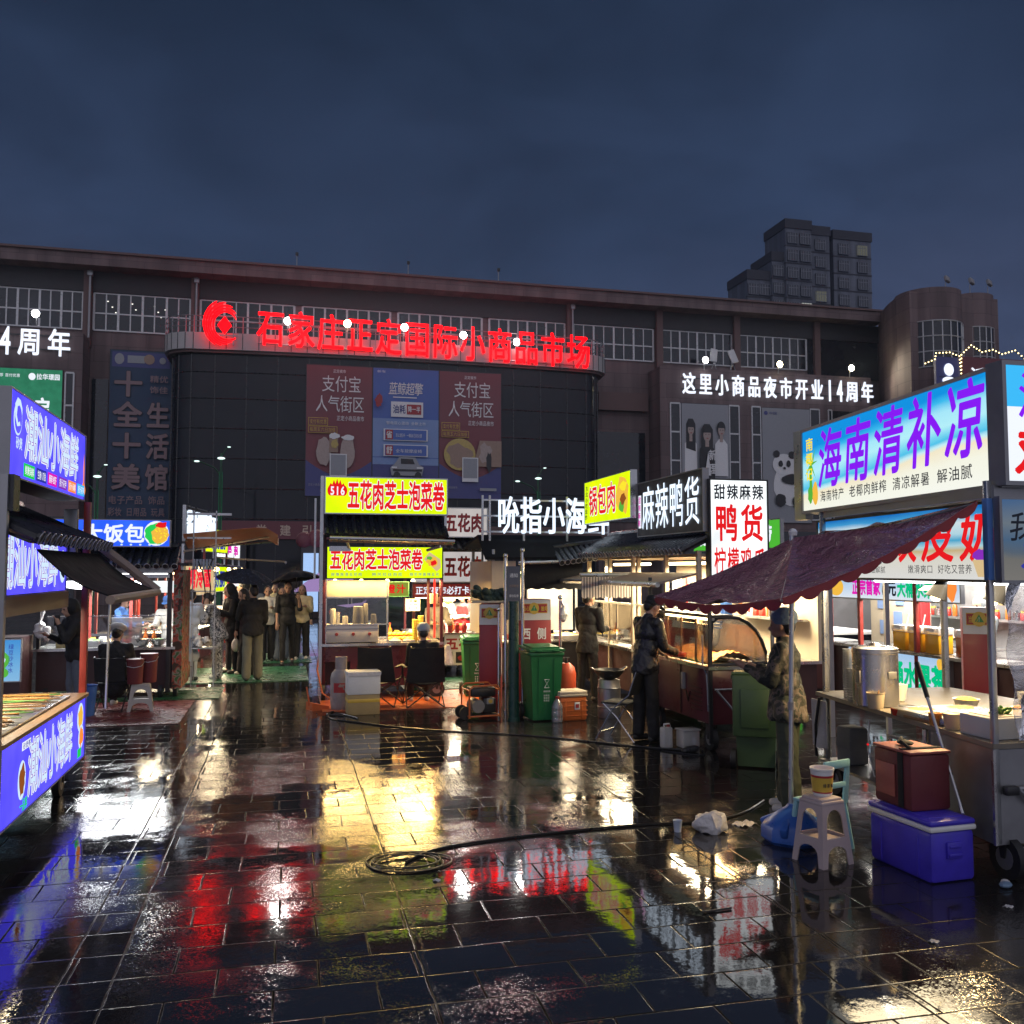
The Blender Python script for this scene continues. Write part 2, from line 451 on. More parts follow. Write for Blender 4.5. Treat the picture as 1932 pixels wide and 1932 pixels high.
mat('cyan_plastic', (0.26, 0.52, 0.58), 0.4, var=0.1)
mat('blue_plastic', (0.03, 0.11, 0.42), 0.35, var=0.15)
mat('cooler_blue', (0.055, 0.036, 0.50), 0.40, var=0.22, scale=7, bump=0.05, bscale=30)
mat('cooler_orange', (0.55, 0.135, 0.03), 0.4, var=0.12)
mat('bin_green', (0.012, 0.14, 0.045), 0.38, var=0.18, scale=4)
mat('bin_dark', (0.012, 0.07, 0.03), 0.4, var=0.2)
mat('bin_olive', (0.05, 0.095, 0.035), 0.42, var=0.2)
mat('pole_green', (0.008, 0.045, 0.035), 0.3, var=0.2)
mat('foam', (0.62, 0.63, 0.62), 0.75, var=0.08, scale=5, bump=0.15, bscale=40)
mat('carton', (0.34, 0.25, 0.11), 0.8, var=0.2, scale=5)
mat('wood', (0.30, 0.17, 0.075), 0.5, var=0.35, scale=4)
mat('skin', (0.44, 0.26, 0.18), 0.5, var=0.08, scale=12)
mat('hair', (0.010, 0.008, 0.007), 0.45, var=0.3, bump=0.3, bscale=80)
mat('eye_dark', (0.012, 0.010, 0.010), 0.2)
mat('lips', (0.30, 0.09, 0.08), 0.5)
mat('cloth_black', (0.0065, 0.0065, 0.008), 0.8, bump=0.35, bscale=22)
mat('leather', (0.012, 0.012, 0.014), 0.30, bump=0.5, bscale=26)
mat('cloth_white', (0.60, 0.58, 0.53), 0.8, bump=0.25, bscale=22)
mat('cloth_cream', (0.62, 0.52, 0.30), 0.8, bump=0.25, bscale=22)
mat('cloth_grey', (0.16, 0.17, 0.18), 0.8, bump=0.25, bscale=22)
mat('cloth_olive', (0.115, 0.12, 0.10), 0.8, bump=0.3, bscale=22)
mat('cloth_green_dark', (0.045, 0.055, 0.036), 0.8, bump=0.35, bscale=20)
mat('cloth_blue', (0.10, 0.24, 0.62), 0.75, bump=0.3, bscale=20)
mat('cloth_pale', (0.46, 0.52, 0.62), 0.5, bump=0.4, bscale=9, var=0.12)
mat('cloth_red', (0.42, 0.02, 0.025), 0.75, bump=0.2)
mat('cloth_denim', (0.09, 0.11, 0.15), 0.8, bump=0.2)
mat('shoe_white', (0.55, 0.53, 0.49), 0.55)
mat('shoe_dark', (0.02, 0.02, 0.02), 0.5)
mat('cap_blue', (0.16, 0.25, 0.36), 0.6, bump=0.5, bscale=30)
mat('hairnet', (0.33, 0.38, 0.42), 0.6, bump=0.5, bscale=40)
mat('hat_white', (0.48, 0.46, 0.44), 0.8, bump=0.4, bscale=40)
mat('tarp_dark', (0.016, 0.017, 0.02), 0.85, bump=0.4, bscale=8, spec=0.08)
mat('awning_beige', (0.36, 0.27, 0.20), 0.6, bump=0.1, bscale=30)
mat('awning_orange', (0.42, 0.13, 0.06), 0.55, bump=0.2, bscale=6)
mat('bag_plastic', (0.60, 0.58, 0.57), 0.3, bump=0.9, bscale=20, var=0.2)
mat('bag_red', (0.135, 0.022, 0.026), 0.6, bump=0.2, bscale=18)
mat('bag_red_light', (0.36, 0.10, 0.08), 0.55, bump=0.2)
mat('net_dark', (0.014, 0.035, 0.028), 0.7, bump=0.8, bscale=20)
mat('cable', (0.008, 0.008, 0.009), 0.35)
mat('noodles', (0.62, 0.36, 0.13), 0.5, var=0.5, scale=30, bump=0.8, bscale=60)
mat('food_orange', (0.62, 0.25, 0.05), 0.45, var=0.5, scale=25, bump=0.9, bscale=50)
mat('food_yellow', (0.70, 0.50, 0.06), 0.45, var=0.35, scale=20, bump=0.6, bscale=40)
mat('food_green', (0.12, 0.30, 0.05), 0.5, var=0.5, scale=25, bump=0.8, bscale=40)
mat('food_red', (0.50, 0.03, 0.02), 0.45, var=0.4, scale=20, bump=0.5, bscale=30)
mat('orange_fruit', (0.75, 0.36, 0.03), 0.5, var=0.15)
mat('juice_orange', (0.80, 0.40, 0.02), 0.15, var=0.1)
mat('juice_tea', (0.36, 0.10, 0.02), 0.15, var=0.1)
mat('gas_grey', (0.27, 0.24, 0.24), 0.55, var=0.3, scale=8)
mat('gas_red', (0.45, 0.06, 0.02), 0.45, var=0.2)
mat('box_red', (0.28, 0.025, 0.032), 0.4, var=0.12)
mat('box_white', (0.60, 0.59, 0.58), 0.4, var=0.08)
mat('panel_cream', (0.55, 0.46, 0.34), 0.5, var=0.1)
mat('panel_dark', (0.03, 0.028, 0.032), 0.5)
mat('banner_grey', (0.11, 0.115, 0.14), 0.5, var=0.1)
mat('print_white', (0.76, 0.76, 0.75), 0.5, var=0.04)
mat('print_grey', (0.30, 0.31, 0.33), 0.5, var=0.06)
mat('print_black', (0.02, 0.02, 0.022), 0.5)
mat('print_red', (0.36, 0.025, 0.03), 0.5)
mat('print_maroon', (0.19, 0.045, 0.055), 0.5, var=0.06, scale=0.3)
mat('print_navy', (0.06, 0.065, 0.21), 0.5, var=0.06, scale=0.3)
mat('print_blue', (0.07, 0.14, 0.44), 0.5, var=0.15, scale=0.3)
mat('print_sky', (0.20, 0.30, 0.54), 0.5, var=0.15, scale=0.3)
mat('print_yellow', (0.50, 0.37, 0.11), 0.5)
mat('print_gold', (0.60, 0.40, 0.06), 0.4)
mat('print_tan', (0.33, 0.22, 0.16), 0.5)
mat('print_skin', (0.42, 0.33, 0.29), 0.5)
mat('print_green', (0.04, 0.25, 0.07), 0.5)
mat('sign_blue_dim', (0.022, 0.050, 0.105), 0.55, var=0.12, scale=0.3)
mat('sign_pink_dim', (0.26, 0.17, 0.18), 0.5, var=0.08)
mat('banner_maroon', (0.16, 0.045, 0.055), 0.6, var=0.1)
mat('banner_letters', (0.55, 0.42, 0.32), 0.5)
mat('apt_wall', (0.105, 0.115, 0.145), 0.85, var=0.12, scale=0.2)
mat('apt_dark', (0.045, 0.045, 0.055), 0.85, var=0.15, scale=0.2)
mat('apt_pane', (0.035, 0.040, 0.055), 0.2)
mat('apt_frame', (0.20, 0.21, 0.24), 0.6)
mat('mat_green', (0.012, 0.095, 0.045), 0.30, var=0.35, scale=5, bump=0.5, bscale=60)
mat('mat_red', (0.11, 0.018, 0.018), 0.30, var=0.35, scale=5, bump=0.5, bscale=60)
mat('mat_orange', (0.55, 0.12, 0.035), 0.35, var=0.25, scale=6, bump=0.4, bscale=50)
mat('car_dark', (0.012, 0.013, 0.016), 0.12, coat=0.6)
mat('tent_purple', (0.30, 0.20, 0.42), 0.5, bump=0.2, bscale=4)
mat('menu_grey', (0.30, 0.32, 0.31), 0.5)
mat('lcd_pale', (0.4, 0.45, 0.5), 0.2)
glow('white_lit', (0.92, 0.97, 1.0), 1.25, True, 0.22)
glow('white_soft', (0.80, 0.74, 0.72), 0.62, True, 0.1)
glow('letter_white', (0.80, 0.93, 1.10), 1.35)
glow('letter_far', (0.86, 0.93, 1.08), 1.25)
glow('letter_red', (5.2, 0.003, 0.012), 1.0)
glow('red_side', (0.9, 0.0, 0.01), 1.0)
glow('yellow_lit', (0.74, 1.02, 0.004), 1.12, True, 0.16)
glow('blue_lit', (0.125, 0.10, 1.55), 1.0, True, 0.22)
glow('cyan_blue_lit', (0.03, 0.13, 1.25), 1.0, True, 0.22)
glow('lit_red', (0.80, 0.012, 0.016), 1.0)
glow('lit_crimson', (0.95, 0.02, 0.05), 1.0)
glow('lit_white_ink', (0.90, 0.95, 1.05), 1.0)
glow('lit_pale_ink', (0.66, 0.84, 1.02), 1.0)
glow('lit_black_ink', (0.012, 0.014, 0.022), 1.0)
glow('lit_purple', (0.24, 0.012, 0.90), 1.0)
glow('lit_green', (0.02, 0.62, 0.10), 1.0)
glow('lit_leaf', (0.10, 0.45, 0.05), 1.0)
glow('lit_jade', (0.0, 0.52, 0.22), 1.0)
glow('lit_magenta', (0.75, 0.01, 0.45), 1.0)
glow('lit_violet', (0.25, 0.03, 0.50), 1.0)
glow('lit_orange', (1.0, 0.28, 0.05), 1.0)
glow('lit_amber', (0.90, 0.50, 0.06), 1.0)
glow('lit_yellow_ink', (1.0, 0.80, 0.03), 1.0)
glow('lit_cyan', (0.05, 0.50, 0.95), 1.0)
glow('lit_navy', (0.03, 0.04, 0.36), 1.0)
glow('lit_cream', (0.85, 0.62, 0.32), 0.8)
glow('lit_brown', (0.35, 0.10, 0.02), 0.8)
glow('green_board', (0.030, 0.200, 0.110), 0.95, True, 0.15)
glow('green_sign_warm', (0.36, 0.42, 0.06), 0.7)
glow('lamp_white', (1.0, 0.98, 0.95), 40.0)
glow('lamp_warm', (1.0, 0.86, 0.50), 40.0)
glow('tube_white', (0.95, 0.98, 1.0), 7.0)
glow('tube_warm', (1.0, 0.74, 0.36), 7.0)
glow('bulb_dot', (1.0, 0.78, 0.35), 3.5)
glow('window_lit', (0.80, 0.82, 0.74), 0.55)
glow('window_dim', (0.30, 0.30, 0.24), 0.3)
glow('dot_white', (0.9, 0.88, 0.8), 1.6)
glow('strip_green', (0.06, 0.75, 0.32), 0.14)
glow('street_glow', (0.75, 1.0, 0.95), 1.6)
glow('screen_pale', (0.42, 0.62, 1.0), 0.95, True)
glow('canopy_glow_lilac', (0.60, 0.40, 0.85), 0.55, True)
glow('red_tube', (1.6, 0.06, 0.03), 1.6)
glow('kelly_lit', (0.10, 0.62, 0.05), 0.75, True)
printed('beach_print', [(0.0, '#f4f6ee'), (0.30, '#f2f2e2'), (0.42, '#efe4c6'), (0.46, '#c2eaf2'), (0.51, '#4fbfe6'), (0.58, '#7ad4ee'), (0.68, '#b2ecf6'), (0.80, '#a4e4f6'), (0.92, '#3cb8ea'), (1.0, '#1490de')], strength=1.02, wob=0.10, scale=1.4, slope=0.24, stretch=(1, 0.7, 2.5))
printed('beach_print_low', [(0.0, '#efeeea'), (0.30, '#ece8da'), (0.40, '#d9c08c'), (0.46, '#bfe6f0'), (0.54, '#4ab2de'), (0.64, '#bfe8f6'), (0.80, '#e2f4fa'), (0.90, '#46a8e4'), (1.0, '#1e78cc')], strength=0.80, wob=0.08, scale=1.6, stretch=(1, 0.7, 2.5))
printed('beach_print_dim', [(0.0, '#9a9793'), (0.28, '#8e8d8a'), (0.36, '#6f7f92'), (0.5, '#5f7fa2'), (0.7, '#8795a3'), (1.0, '#5b7fae')], strength=0.55, wob=0.08, scale=2.0, stretch=(1, 0.7, 2.5))
printed('cocktail_print', [(0.0, '#8fc6f0'), (0.5, '#6fb4ea'), (1.0, '#4a9be2')], strength=0.85, wob=0.05)
printed('tea_print', [(0.0, '#eaf2fb'), (0.4, '#cfe2f6'), (1.0, '#a9cdf0')], strength=0.9, wob=0.06)
clear('glass', gloss=0.15)
clear('glass_warm', gloss=0.25, tint=(0.98, 0.97, 0.94))
clear('plastic_film', gloss=0.9, rough=0.16, body=0.16, bodycol=(0.75, 0.74, 0.80), bump=1.0, bscale=9)
clear('milky', gloss=0.3, rough=0.2, body=0.55, bodycol=(0.78, 0.77, 0.74))
clear('bottle_clear', gloss=0.6, rough=0.1, body=0.22, bodycol=(0.6, 0.6, 0.62))

def camo_mat(name, cols, scale):
    m = bpy.data.materials.new(name); m.use_nodes = True
    nt = m.node_tree; b = nt.nodes["Principled BSDF"]; b.inputs["Roughness"].default_value = 0.8
    tc = nt.nodes.new("ShaderNodeTexCoord"); nz = nt.nodes.new("ShaderNodeTexNoise")
    nz.inputs["Scale"].default_value = scale; nz.inputs["Detail"].default_value = 3.0; nz.inputs["Distortion"].default_value = 0.6
    rp = nt.nodes.new("ShaderNodeValToRGB"); rp.color_ramp.interpolation = 'CONSTANT'
    rp.color_ramp.elements[0].position = 0; rp.color_ramp.elements[0].color = (*cols[0], 1)
    rp.color_ramp.elements[1].position = 0.43; rp.color_ramp.elements[1].color = (*cols[1], 1)
    for p, c in zip((0.52, 0.60), cols[2:]):
        e = rp.color_ramp.elements.new(p); e.color = (*c, 1)
    nt.links.new(tc.outputs["Object"], nz.inputs["Vector"]); nt.links.new(nz.outputs["Fac"], rp.inputs[0]); nt.links.new(rp.outputs[0], b.inputs["Base Color"])
    n2 = nt.nodes.new("ShaderNodeTexNoise"); n2.inputs["Scale"].default_value = 16
    bp = nt.nodes.new("ShaderNodeBump"); bp.inputs["Strength"].default_value = 0.5; bp.inputs["Distance"].default_value = 0.03
    nt.links.new(tc.outputs["Object"], n2.inputs["Vector"]); nt.links.new(n2.outputs["Fac"], bp.inputs["Height"]); nt.links.new(bp.outputs[0], b.inputs["Normal"])
    M[name] = m
camo_mat('camo', [(0.012, 0.016, 0.014), (0.062, 0.062, 0.047), (0.16, 0.13, 0.105), (0.030, 0.038, 0.028)], 7.0)
camo_mat('floral', [(0.45, 0.45, 0.47), (0.02, 0.022, 0.03), (0.40, 0.41, 0.44), (0.03, 0.035, 0.05)], 16.0)
camo_mat('post_print', [(0.05, 0.03, 0.02), (0.30, 0.06, 0.04), (0.22, 0.20, 0.16), (0.05, 0.12, 0.04)], 9.0)
camo_mat('umbrella_dots', [(0.012, 0.014, 0.022), (0.014, 0.016, 0.026), (0.018, 0.022, 0.034), (0.05, 0.06, 0.09)], 30.0)

def stripe_mat(name, a, b, scale):
    m = bpy.data.materials.new(name); m.use_nodes = True
    nt = m.node_tree; p = nt.nodes["Principled BSDF"]; p.inputs["Roughness"].default_value = 0.7
    tc = nt.nodes.new("ShaderNodeTexCoord"); w = nt.nodes.new("ShaderNodeTexWave"); w.bands_direction = 'X'
    w.inputs["Scale"].default_value = scale; w.inputs["Distortion"].default_value = 0.15
    rp = nt.nodes.new("ShaderNodeValToRGB"); rp.color_ramp.elements[0].position = 0.4; rp.color_ramp.elements[1].position = 0.6
    rp.color_ramp.elements[0].color = (*a, 1); rp.color_ramp.elements[1].color = (*b, 1)
    nt.links.new(tc.outputs["Object"], w.inputs["Vector"]); nt.links.new(w.outputs["Fac"], rp.inputs[0]); nt.links.new(rp.outputs[0], p.inputs["Base Color"])
    M[name] = m
stripe_mat('valance_stripe', (0.10, 0.085, 0.085), (0.42, 0.37, 0.34), 7.0)

def tarp_mat():
    """wet burgundy tarpaulin: creased, with water standing in the folds"""
    m = mat('tarp_burgundy', (0.23, 0.085, 0.115), 0.19, var=0.25, scale=3.0, rvar=0.1, spec=0.7)
    nt = m.node_tree; b = nt.nodes["Principled BSDF"]
    tc = nt.nodes.new("ShaderNodeTexCoord"); n1 = nt.nodes.new("ShaderNodeTexNoise"); n1.inputs["Scale"].default_value = 5.0
    n1.inputs["Detail"].default_value = 6; n1.inputs["Distortion"].default_value = 1.2
    n2 = nt.nodes.new("ShaderNodeTexVoronoi"); n2.inputs["Scale"].default_value = 55
    ad = nt.nodes.new("ShaderNodeMath"); ad.operation = 'MULTIPLY_ADD'; ad.inputs[1].default_value = 0.12
    nt.links.new(tc.outputs["Object"], n1.inputs["Vector"]); nt.links.new(tc.outputs["Object"], n2.inputs["Vector"])
    nt.links.new(n2.outputs["Distance"], ad.inputs[0]); nt.links.new(n1.outputs["Fac"], ad.inputs[2])
    bp = nt.nodes.new("ShaderNodeBump"); bp.inputs["Strength"].default_value = 1.0; bp.inputs["Distance"].default_value = 0.11
    nt.links.new(ad.outputs[0], bp.inputs["Height"]); nt.links.new(bp.outputs[0], b.inputs["Normal"])
tarp_mat()
mat('tarp_valance', (0.30, 0.030, 0.035), 0.5, bump=0.2, bscale=10)

def cladding(name, color, w, h):
    """stone cladding: panels of slightly different tone with open joints and rain streaks"""
    m = bpy.data.materials.new(name); m.use_nodes = True
    nt = m.node_tree; b = nt.nodes["Principled BSDF"]; b.inputs["Roughness"].default_value = 0.72; L = nt.links
    tc = nt.nodes.new("ShaderNodeTexCoord"); sp = nt.nodes.new("ShaderNodeSeparateXYZ"); L.new(tc.outputs["Object"], sp.inputs[0])
    cb = nt.nodes.new("ShaderNodeCombineXYZ"); L.new(sp.outputs["X"], cb.inputs[0]); L.new(sp.outputs["Z"], cb.inputs[1])
    br = nt.nodes.new("ShaderNodeTexBrick"); br.offset = 0.5; br.inputs["Scale"].default_value = 1.0; br.inputs["Mortar Size"].default_value = 0.016
    br.inputs["Brick Width"].default_value = w; br.inputs["Row Height"].default_value = h
    br.inputs["Color1"].default_value = (*[c * .86 for c in color], 1); br.inputs["Color2"].default_value = (*[c * 1.12 for c in color], 1); br.inputs["Mortar"].default_value = (*[c * .55 for c in color], 1)
    L.new(cb.outputs[0], br.inputs["Vector"])
    mp = nt.nodes.new("ShaderNodeMapping"); mp.inputs["Scale"].default_value = (1.4, 1.4, .07); L.new(tc.outputs["Object"], mp.inputs[0])
    nz = nt.nodes.new("ShaderNodeTexNoise"); nz.inputs["Scale"].default_value = 1.0; nz.inputs["Detail"].default_value = 5.0; L.new(mp.outputs[0], nz.inputs["Vector"])
    mr = nt.nodes.new("ShaderNodeMapRange"); mr.inputs["From Min"].default_value = .3; mr.inputs["From Max"].default_value = .7; mr.inputs["To Min"].default_value = .62; mr.inputs["To Max"].default_value = 1.18
    L.new(nz.outputs["Fac"], mr.inputs["Value"])
    mx = nt.nodes.new("ShaderNodeMix"); mx.data_type = 'RGBA'; mx.blend_type = 'MULTIPLY'; mx.inputs["Factor"].default_value = 1.0
    L.new(br.outputs["Color"], mx.inputs["A"]); L.new(mr.outputs["Result"], mx.inputs["B"]); L.new(mx.outputs["Result"], b.inputs["Base Color"])
    M[name] = m
cladding('brown_wall', (0.165, 0.115, 0.113), 1.9, .95)
cladding('apt_wall', (0.115, 0.125, 0.155), 6.0, 3.0)
# ---------------------------------------------------------------- wet granite paving
def paving_material():
    m = bpy.data.materials.new('wet_paving'); m.use_nodes = True
    nt = m.node_tree; N = nt.nodes; L = nt.links
    b = N["Principled BSDF"]
    tc = N.new("ShaderNodeTexCoord"); sp = N.new("ShaderNodeSeparateXYZ"); L.new(tc.outputs["Object"], sp.inputs[0])
    def mth(op, a, c=None, d=None):
        n = N.new("ShaderNodeMath"); n.operation = op
        for i, v in enumerate((a, c, d)):
            if v is None: continue
            if isinstance(v, (int, float)): n.inputs[i].default_value = v
            else: L.new(v, n.inputs[i])
        return n.outputs[0]
    def noise(scale, detail=3.0, rough=0.55, dist=0.0, vec=None, w=None):
        n = N.new("ShaderNodeTexNoise"); n.inputs["Scale"].default_value = scale; n.inputs["Detail"].default_value = detail
        n.inputs["Roughness"].default_value = rough; n.inputs["Distortion"].default_value = dist
        L.new(vec or tc.outputs["Object"], n.inputs["Vector"]); return n.outputs["Fac"]
    def ramp(v, lo, hi, a=0.0, c=1.0, mode='SMOOTHSTEP'):
        n = N.new("ShaderNodeMapRange"); n.interpolation_type = mode
        n.inputs["From Min"].default_value = lo; n.inputs["From Max"].default_value = hi
        n.inputs["To Min"].default_value = a; n.inputs["To Max"].default_value = c
        L.new(v, n.inputs["Value"]); return n.outputs["Result"]
    wob = mth('MULTIPLY', mth('SUBTRACT', noise(1.1, 2), 0.5), 0.035)
    x = mth('ADD', sp.outputs["X"], wob); y = mth('ADD', sp.outputs["Y"], wob)
    RH, CW = 0.32, 0.50
    ry = mth('DIVIDE', y, RH); row = mth('FLOOR', ry); fy = mth('SUBTRACT', ry, row)
    wr = N.new("ShaderNodeTexWhiteNoise"); wr.noise_dimensions = '1D'; L.new(row, wr.inputs["W"])
    cx = mth('ADD', mth('DIVIDE', x, CW), mth('ADD', mth('MULTIPLY', row, 0.5), mth('MULTIPLY', wr.outputs["Value"], 0.12)))
    colm = mth('FLOOR', cx); fx = mth('SUBTRACT', cx, colm)
    cv = N.new("ShaderNodeCombineXYZ"); L.new(row, cv.inputs[0]); L.new(colm, cv.inputs[1])
    wn_ = N.new("ShaderNodeTexWhiteNoise"); wn_.noise_dimensions = '3D'; L.new(cv.outputs[0], wn_.inputs["Vector"])
    ident = wn_.outputs["Value"]
    ex = mth('MULTIPLY', mth('MINIMUM', fx, mth('SUBTRACT', 1.0, fx)), CW)
    ey = mth('MULTIPLY', mth('MINIMUM', fy, mth('SUBTRACT', 1.0, fy)), RH)
    edge = mth('MINIMUM', ex, ey)
    # border courses that run down the alley
    for bx_ in (-1.06, -0.81, 0.72, 2.95):
        edge = mth('MINIMUM', edge, mth('ABSOLUTE', mth('SUBTRACT', x, bx_)))
    edge = mth('ADD', edge, mth('MULTIPLY', mth('SUBTRACT', noise(26, 3), 0.5), 0.008))
    joint = mth('MULTIPLY', ramp(edge, 0.0025, 0.008, 1.0, 0.0), ramp(noise(2.6, 3), 0.36, 0.56, 0.35, 1.0))
    strip = mth('MULTIPLY', ramp(x, -1.05, -1.03), ramp(x, -0.82, -0.80, 1.0, 0.0))
    crack = mth('MULTIPLY', mth('LESS_THAN', mth('ABSOLUTE', mth('SUBTRACT', mth('ADD', x, mth('MULTIPLY', mth('SUBTRACT', noise(3.0, 4), 0.5), 0.16)), 0.76)), 0.010), mth('LESS_THAN', y, 6.5))
    # water lies in shallow pools and on stones that have sunk a little
    pool_n = mth('ADD', noise(0.55, 4, 0.55, 0.3), mth('MULTIPLY', mth('SUBTRACT', ident, 0.5), 0.09))
    pool_n = mth('ADD', pool_n, mth('MULTIPLY', mth('SUBTRACT', noise(5.0, 5, 0.65), 0.5), 0.24))
    pool_n = mth('ADD', pool_n, mth('MULTIPLY', strip, 0.35))
    # a wet dip added here so the red lettering mirrors in it
    dip = N.new("ShaderNodeVectorMath"); dip.operation = 'DISTANCE'; dip.inputs[1].default_value = (1.95, 5.75, 0.0); L.new(tc.outputs["Object"], dip.inputs[0])
    sunk = ramp(dip.outputs["Value"], 0.45, 1.75, 0.22, 0.0)
    pool_n = mth('ADD', pool_n, sunk)
    pool = ramp(pool_n, 0.36, 0.58)
    pool = mth('MULTIPLY', pool, mth('SUBTRACT', 1.0, mth('MULTIPLY', crack, 0.25)))
    dry = mth('SUBTRACT', 1.0, pool)
    dry_h = ramp(mth('ADD', mth('ADD', noise(0.55, 4, 0.55, 0.3), sunk), mth('MULTIPLY', mth('SUBTRACT', noise(5.0, 5, 0.65), 0.5), 0.24)), 0.36, 0.60, 1.0, 0.0)
    grain = noise(150, 1, 0.5); mid = noise(48, 3, 0.6); big = noise(7, 3, 0.5)
    h = mth('MULTIPLY', mth('ADD', mth('MULTIPLY', grain, 0.62), mth('MULTIPLY', mid, 0.42)), mth('ADD', mth('MULTIPLY', dry_h, 0.00110), 0.00003))
    h = mth('ADD', h, mth('MULTIPLY', big, 0.0006))
    h = mth('SUBTRACT', h, mth('MULTIPLY', joint, 0.0006))
    h = mth('ADD', h, mth('MULTIPLY', crack, mth('MULTIPLY', noise(30, 4, 0.7), -0.0004)))
    bp = N.new("ShaderNodeBump"); bp.inputs["Strength"].default_value = 1.0; bp.inputs["Distance"].default_value = 1.0
    L.new(h, bp.inputs["Height"])
    # every stone sits at its own slight tilt
    vm = N.new("ShaderNodeVectorMath"); vm.operation = 'SUBTRACT'; vm.inputs[1].default_value = (0.5, 0.5, 0.5); L.new(wn_.outputs["Color"], vm.inputs[0])
    vs_ = N.new("ShaderNodeVectorMath"); vs_.operation = 'MULTIPLY'; vs_.inputs[1].default_value = (0.008, 0.011, 0.0); L.new(vm.outputs[0], vs_.inputs[0])
    va = N.new("ShaderNodeVectorMath"); va.operation = 'ADD'; L.new(bp.outputs[0], va.inputs[0]); L.new(vs_.outputs[0], va.inputs[1])
    # rough-sawn granite: each coarse grain catches the light at its own angle where it stands out of the water
    vo = N.new("ShaderNodeTexVoronoi"); vo.inputs["Scale"].default_value = 105.0; L.new(tc.outputs["Object"], vo.inputs["Vector"])
    g1 = N.new("ShaderNodeVectorMath"); g1.operation = 'SUBTRACT'; g1.inputs[1].default_value = (0.5, 0.5, 0.5); L.new(vo.outputs["Color"], g1.inputs[0])
    g2 = N.new("ShaderNodeVectorMath"); g2.operation = 'MULTIPLY'; g2.inputs[1].default_value = (0.15, 0.19, 0.0); L.new(g1.outputs[0], g2.inputs[0])
    g3 = N.new("ShaderNodeVectorMath"); g3.operation = 'SCALE'; L.new(g2.outputs[0], g3.inputs[0])
    patch = ramp(noise(2.3, 4, 0.6), 0.36, 0.62)
    L.new(mth('MULTIPLY', mth('ADD', mth('MULTIPLY', dry, 0.72), 0.05), mth('ADD', mth('MULTIPLY', patch, 0.8), 0.2)), g3.inputs["Scale"])
    vb = N.new("ShaderNodeVectorMath"); vb.operation = 'ADD'; L.new(va.outputs[0], vb.inputs[0]); L.new(g3.outputs[0], vb.inputs[1])
    vn = N.new("ShaderNodeVectorMath"); vn.operation = 'NORMALIZE'; L.new(vb.outputs[0], vn.inputs[0])
    L.new(vn.outputs[0], b.inputs["Normal"])
    rg = mth('ADD', mth('MULTIPLY', dry, mth('ADD', 0.03, mth('MULTIPLY', ident, 0.06))), 0.035)
    rg = mth('ADD', rg, mth('MULTIPLY', crack, 0.03)); rg = mth('ADD', rg, mth('MULTIPLY', joint, 0.45))
    L.new(rg, b.inputs["Roughness"])
    ramp_c = N.new("ShaderNodeValToRGB")
    ramp_c.color_ramp.elements[0].position = 0.0; ramp_c.color_ramp.elements[0].color = (0.007, 0.0065, 0.007, 1)
    ramp_c.color_ramp.elements[1].position = 1.0; ramp_c.color_ramp.elements[1].color = (0.038, 0.036, 0.036, 1)
    tone = mth('ADD', mth('MULTIPLY', ident, 0.45), mth('MULTIPLY', mth('ADD', mid, grain), 0.28))
    tone = mth('MULTIPLY', tone, mth('SUBTRACT', 1.0, mth('MULTIPLY', joint, 0.85)))
    tone = mth('MULTIPLY', tone, mth('SUBTRACT', 1.0, mth('MULTIPLY', strip, 0.75)))
    tone = mth('MULTIPLY', tone, mth('SUBTRACT', 1.0, mth('MULTIPLY', pool, 0.45)))
    L.new(tone, ramp_c.inputs[0]); L.new(ramp_c.outputs[0], b.inputs["Base Color"])
    b.inputs["IOR"].default_value = 1.45
    b.inputs["Specular IOR Level"].default_value = 1.0
    jd = N.new("ShaderNodeBsdfDiffuse"); jd.inputs[0].default_value = (0.010, 0.009, 0.009, 1)
    jm = N.new("ShaderNodeMixShader"); L.new(mth('MULTIPLY', joint, 0.93), jm.inputs[0]); L.new(b.outputs[0], jm.inputs[1]); L.new(jd.outputs[0], jm.inputs[2])
    L.new(jm.outputs[0], N["Material Output"].inputs[0])
    M['wet_paving'] = m
paving_material()
g = MB(); g.face([(-300, -150, 0), (300, -150, 0), (300, 500, 0), (-300, 500, 0)], 'wet_paving')
tag(g.build('ground', smooth=0), kind='structure')
def mat_sheet(x0, x1, y0, y1, m, label):
    b = MB((x0, y0, 0)); b.bx(x0, x1, y0, y1, 0.004, 0.012, m)
    o = b.build('ground_mat', loc=(x0, y0, 0)); tag(o, label, 'floor mat')
    return o
mat_sheet(-4.4, -1.0, 15.6, 17.1, 'mat_green', 'wet green plastic matting under the rice stall with the blue sign')
mat_sheet(-1.75, 0.45, 17.7, 20.4, 'mat_green', 'wet green plastic matting in the alley under the people queueing')
mat_sheet(-0.9, 0.6, 21.2, 23.6, 'mat_green', 'far strip of green matting under the people walking with umbrellas')
mat_sheet(2.0, 4.4, 15.9, 17.6, 'mat_green', 'green matting behind the yellow signed stall beside the bins')
mat_sheet(-4.2, -1.35, 13.2, 15.5, 'mat_red', 'dark red wet matting under the seated woman in the white hat')
mat_sheet(0.55, 3.05, 13.75, 15.75, 'mat_orange', 'orange rubber matting under the camp chairs at the yellow stall')
def haze_mat():
    m = bpy.data.materials.new('haze_air'); m.use_nodes = True
    nt = m.node_tree; nt.nodes.clear(); o = nt.nodes.new("ShaderNodeOutputMaterial"); v = nt.nodes.new("ShaderNodeVolumePrincipled")
    v.inputs["Color"].default_value = (0.62, 0.74, 0.98, 1); v.inputs["Density"].default_value = 0.0005; v.inputs["Anisotropy"].default_value = 0.55
    nt.links.new(v.outputs[0], o.inputs["Volume"]); M['haze_air'] = m
haze_mat()
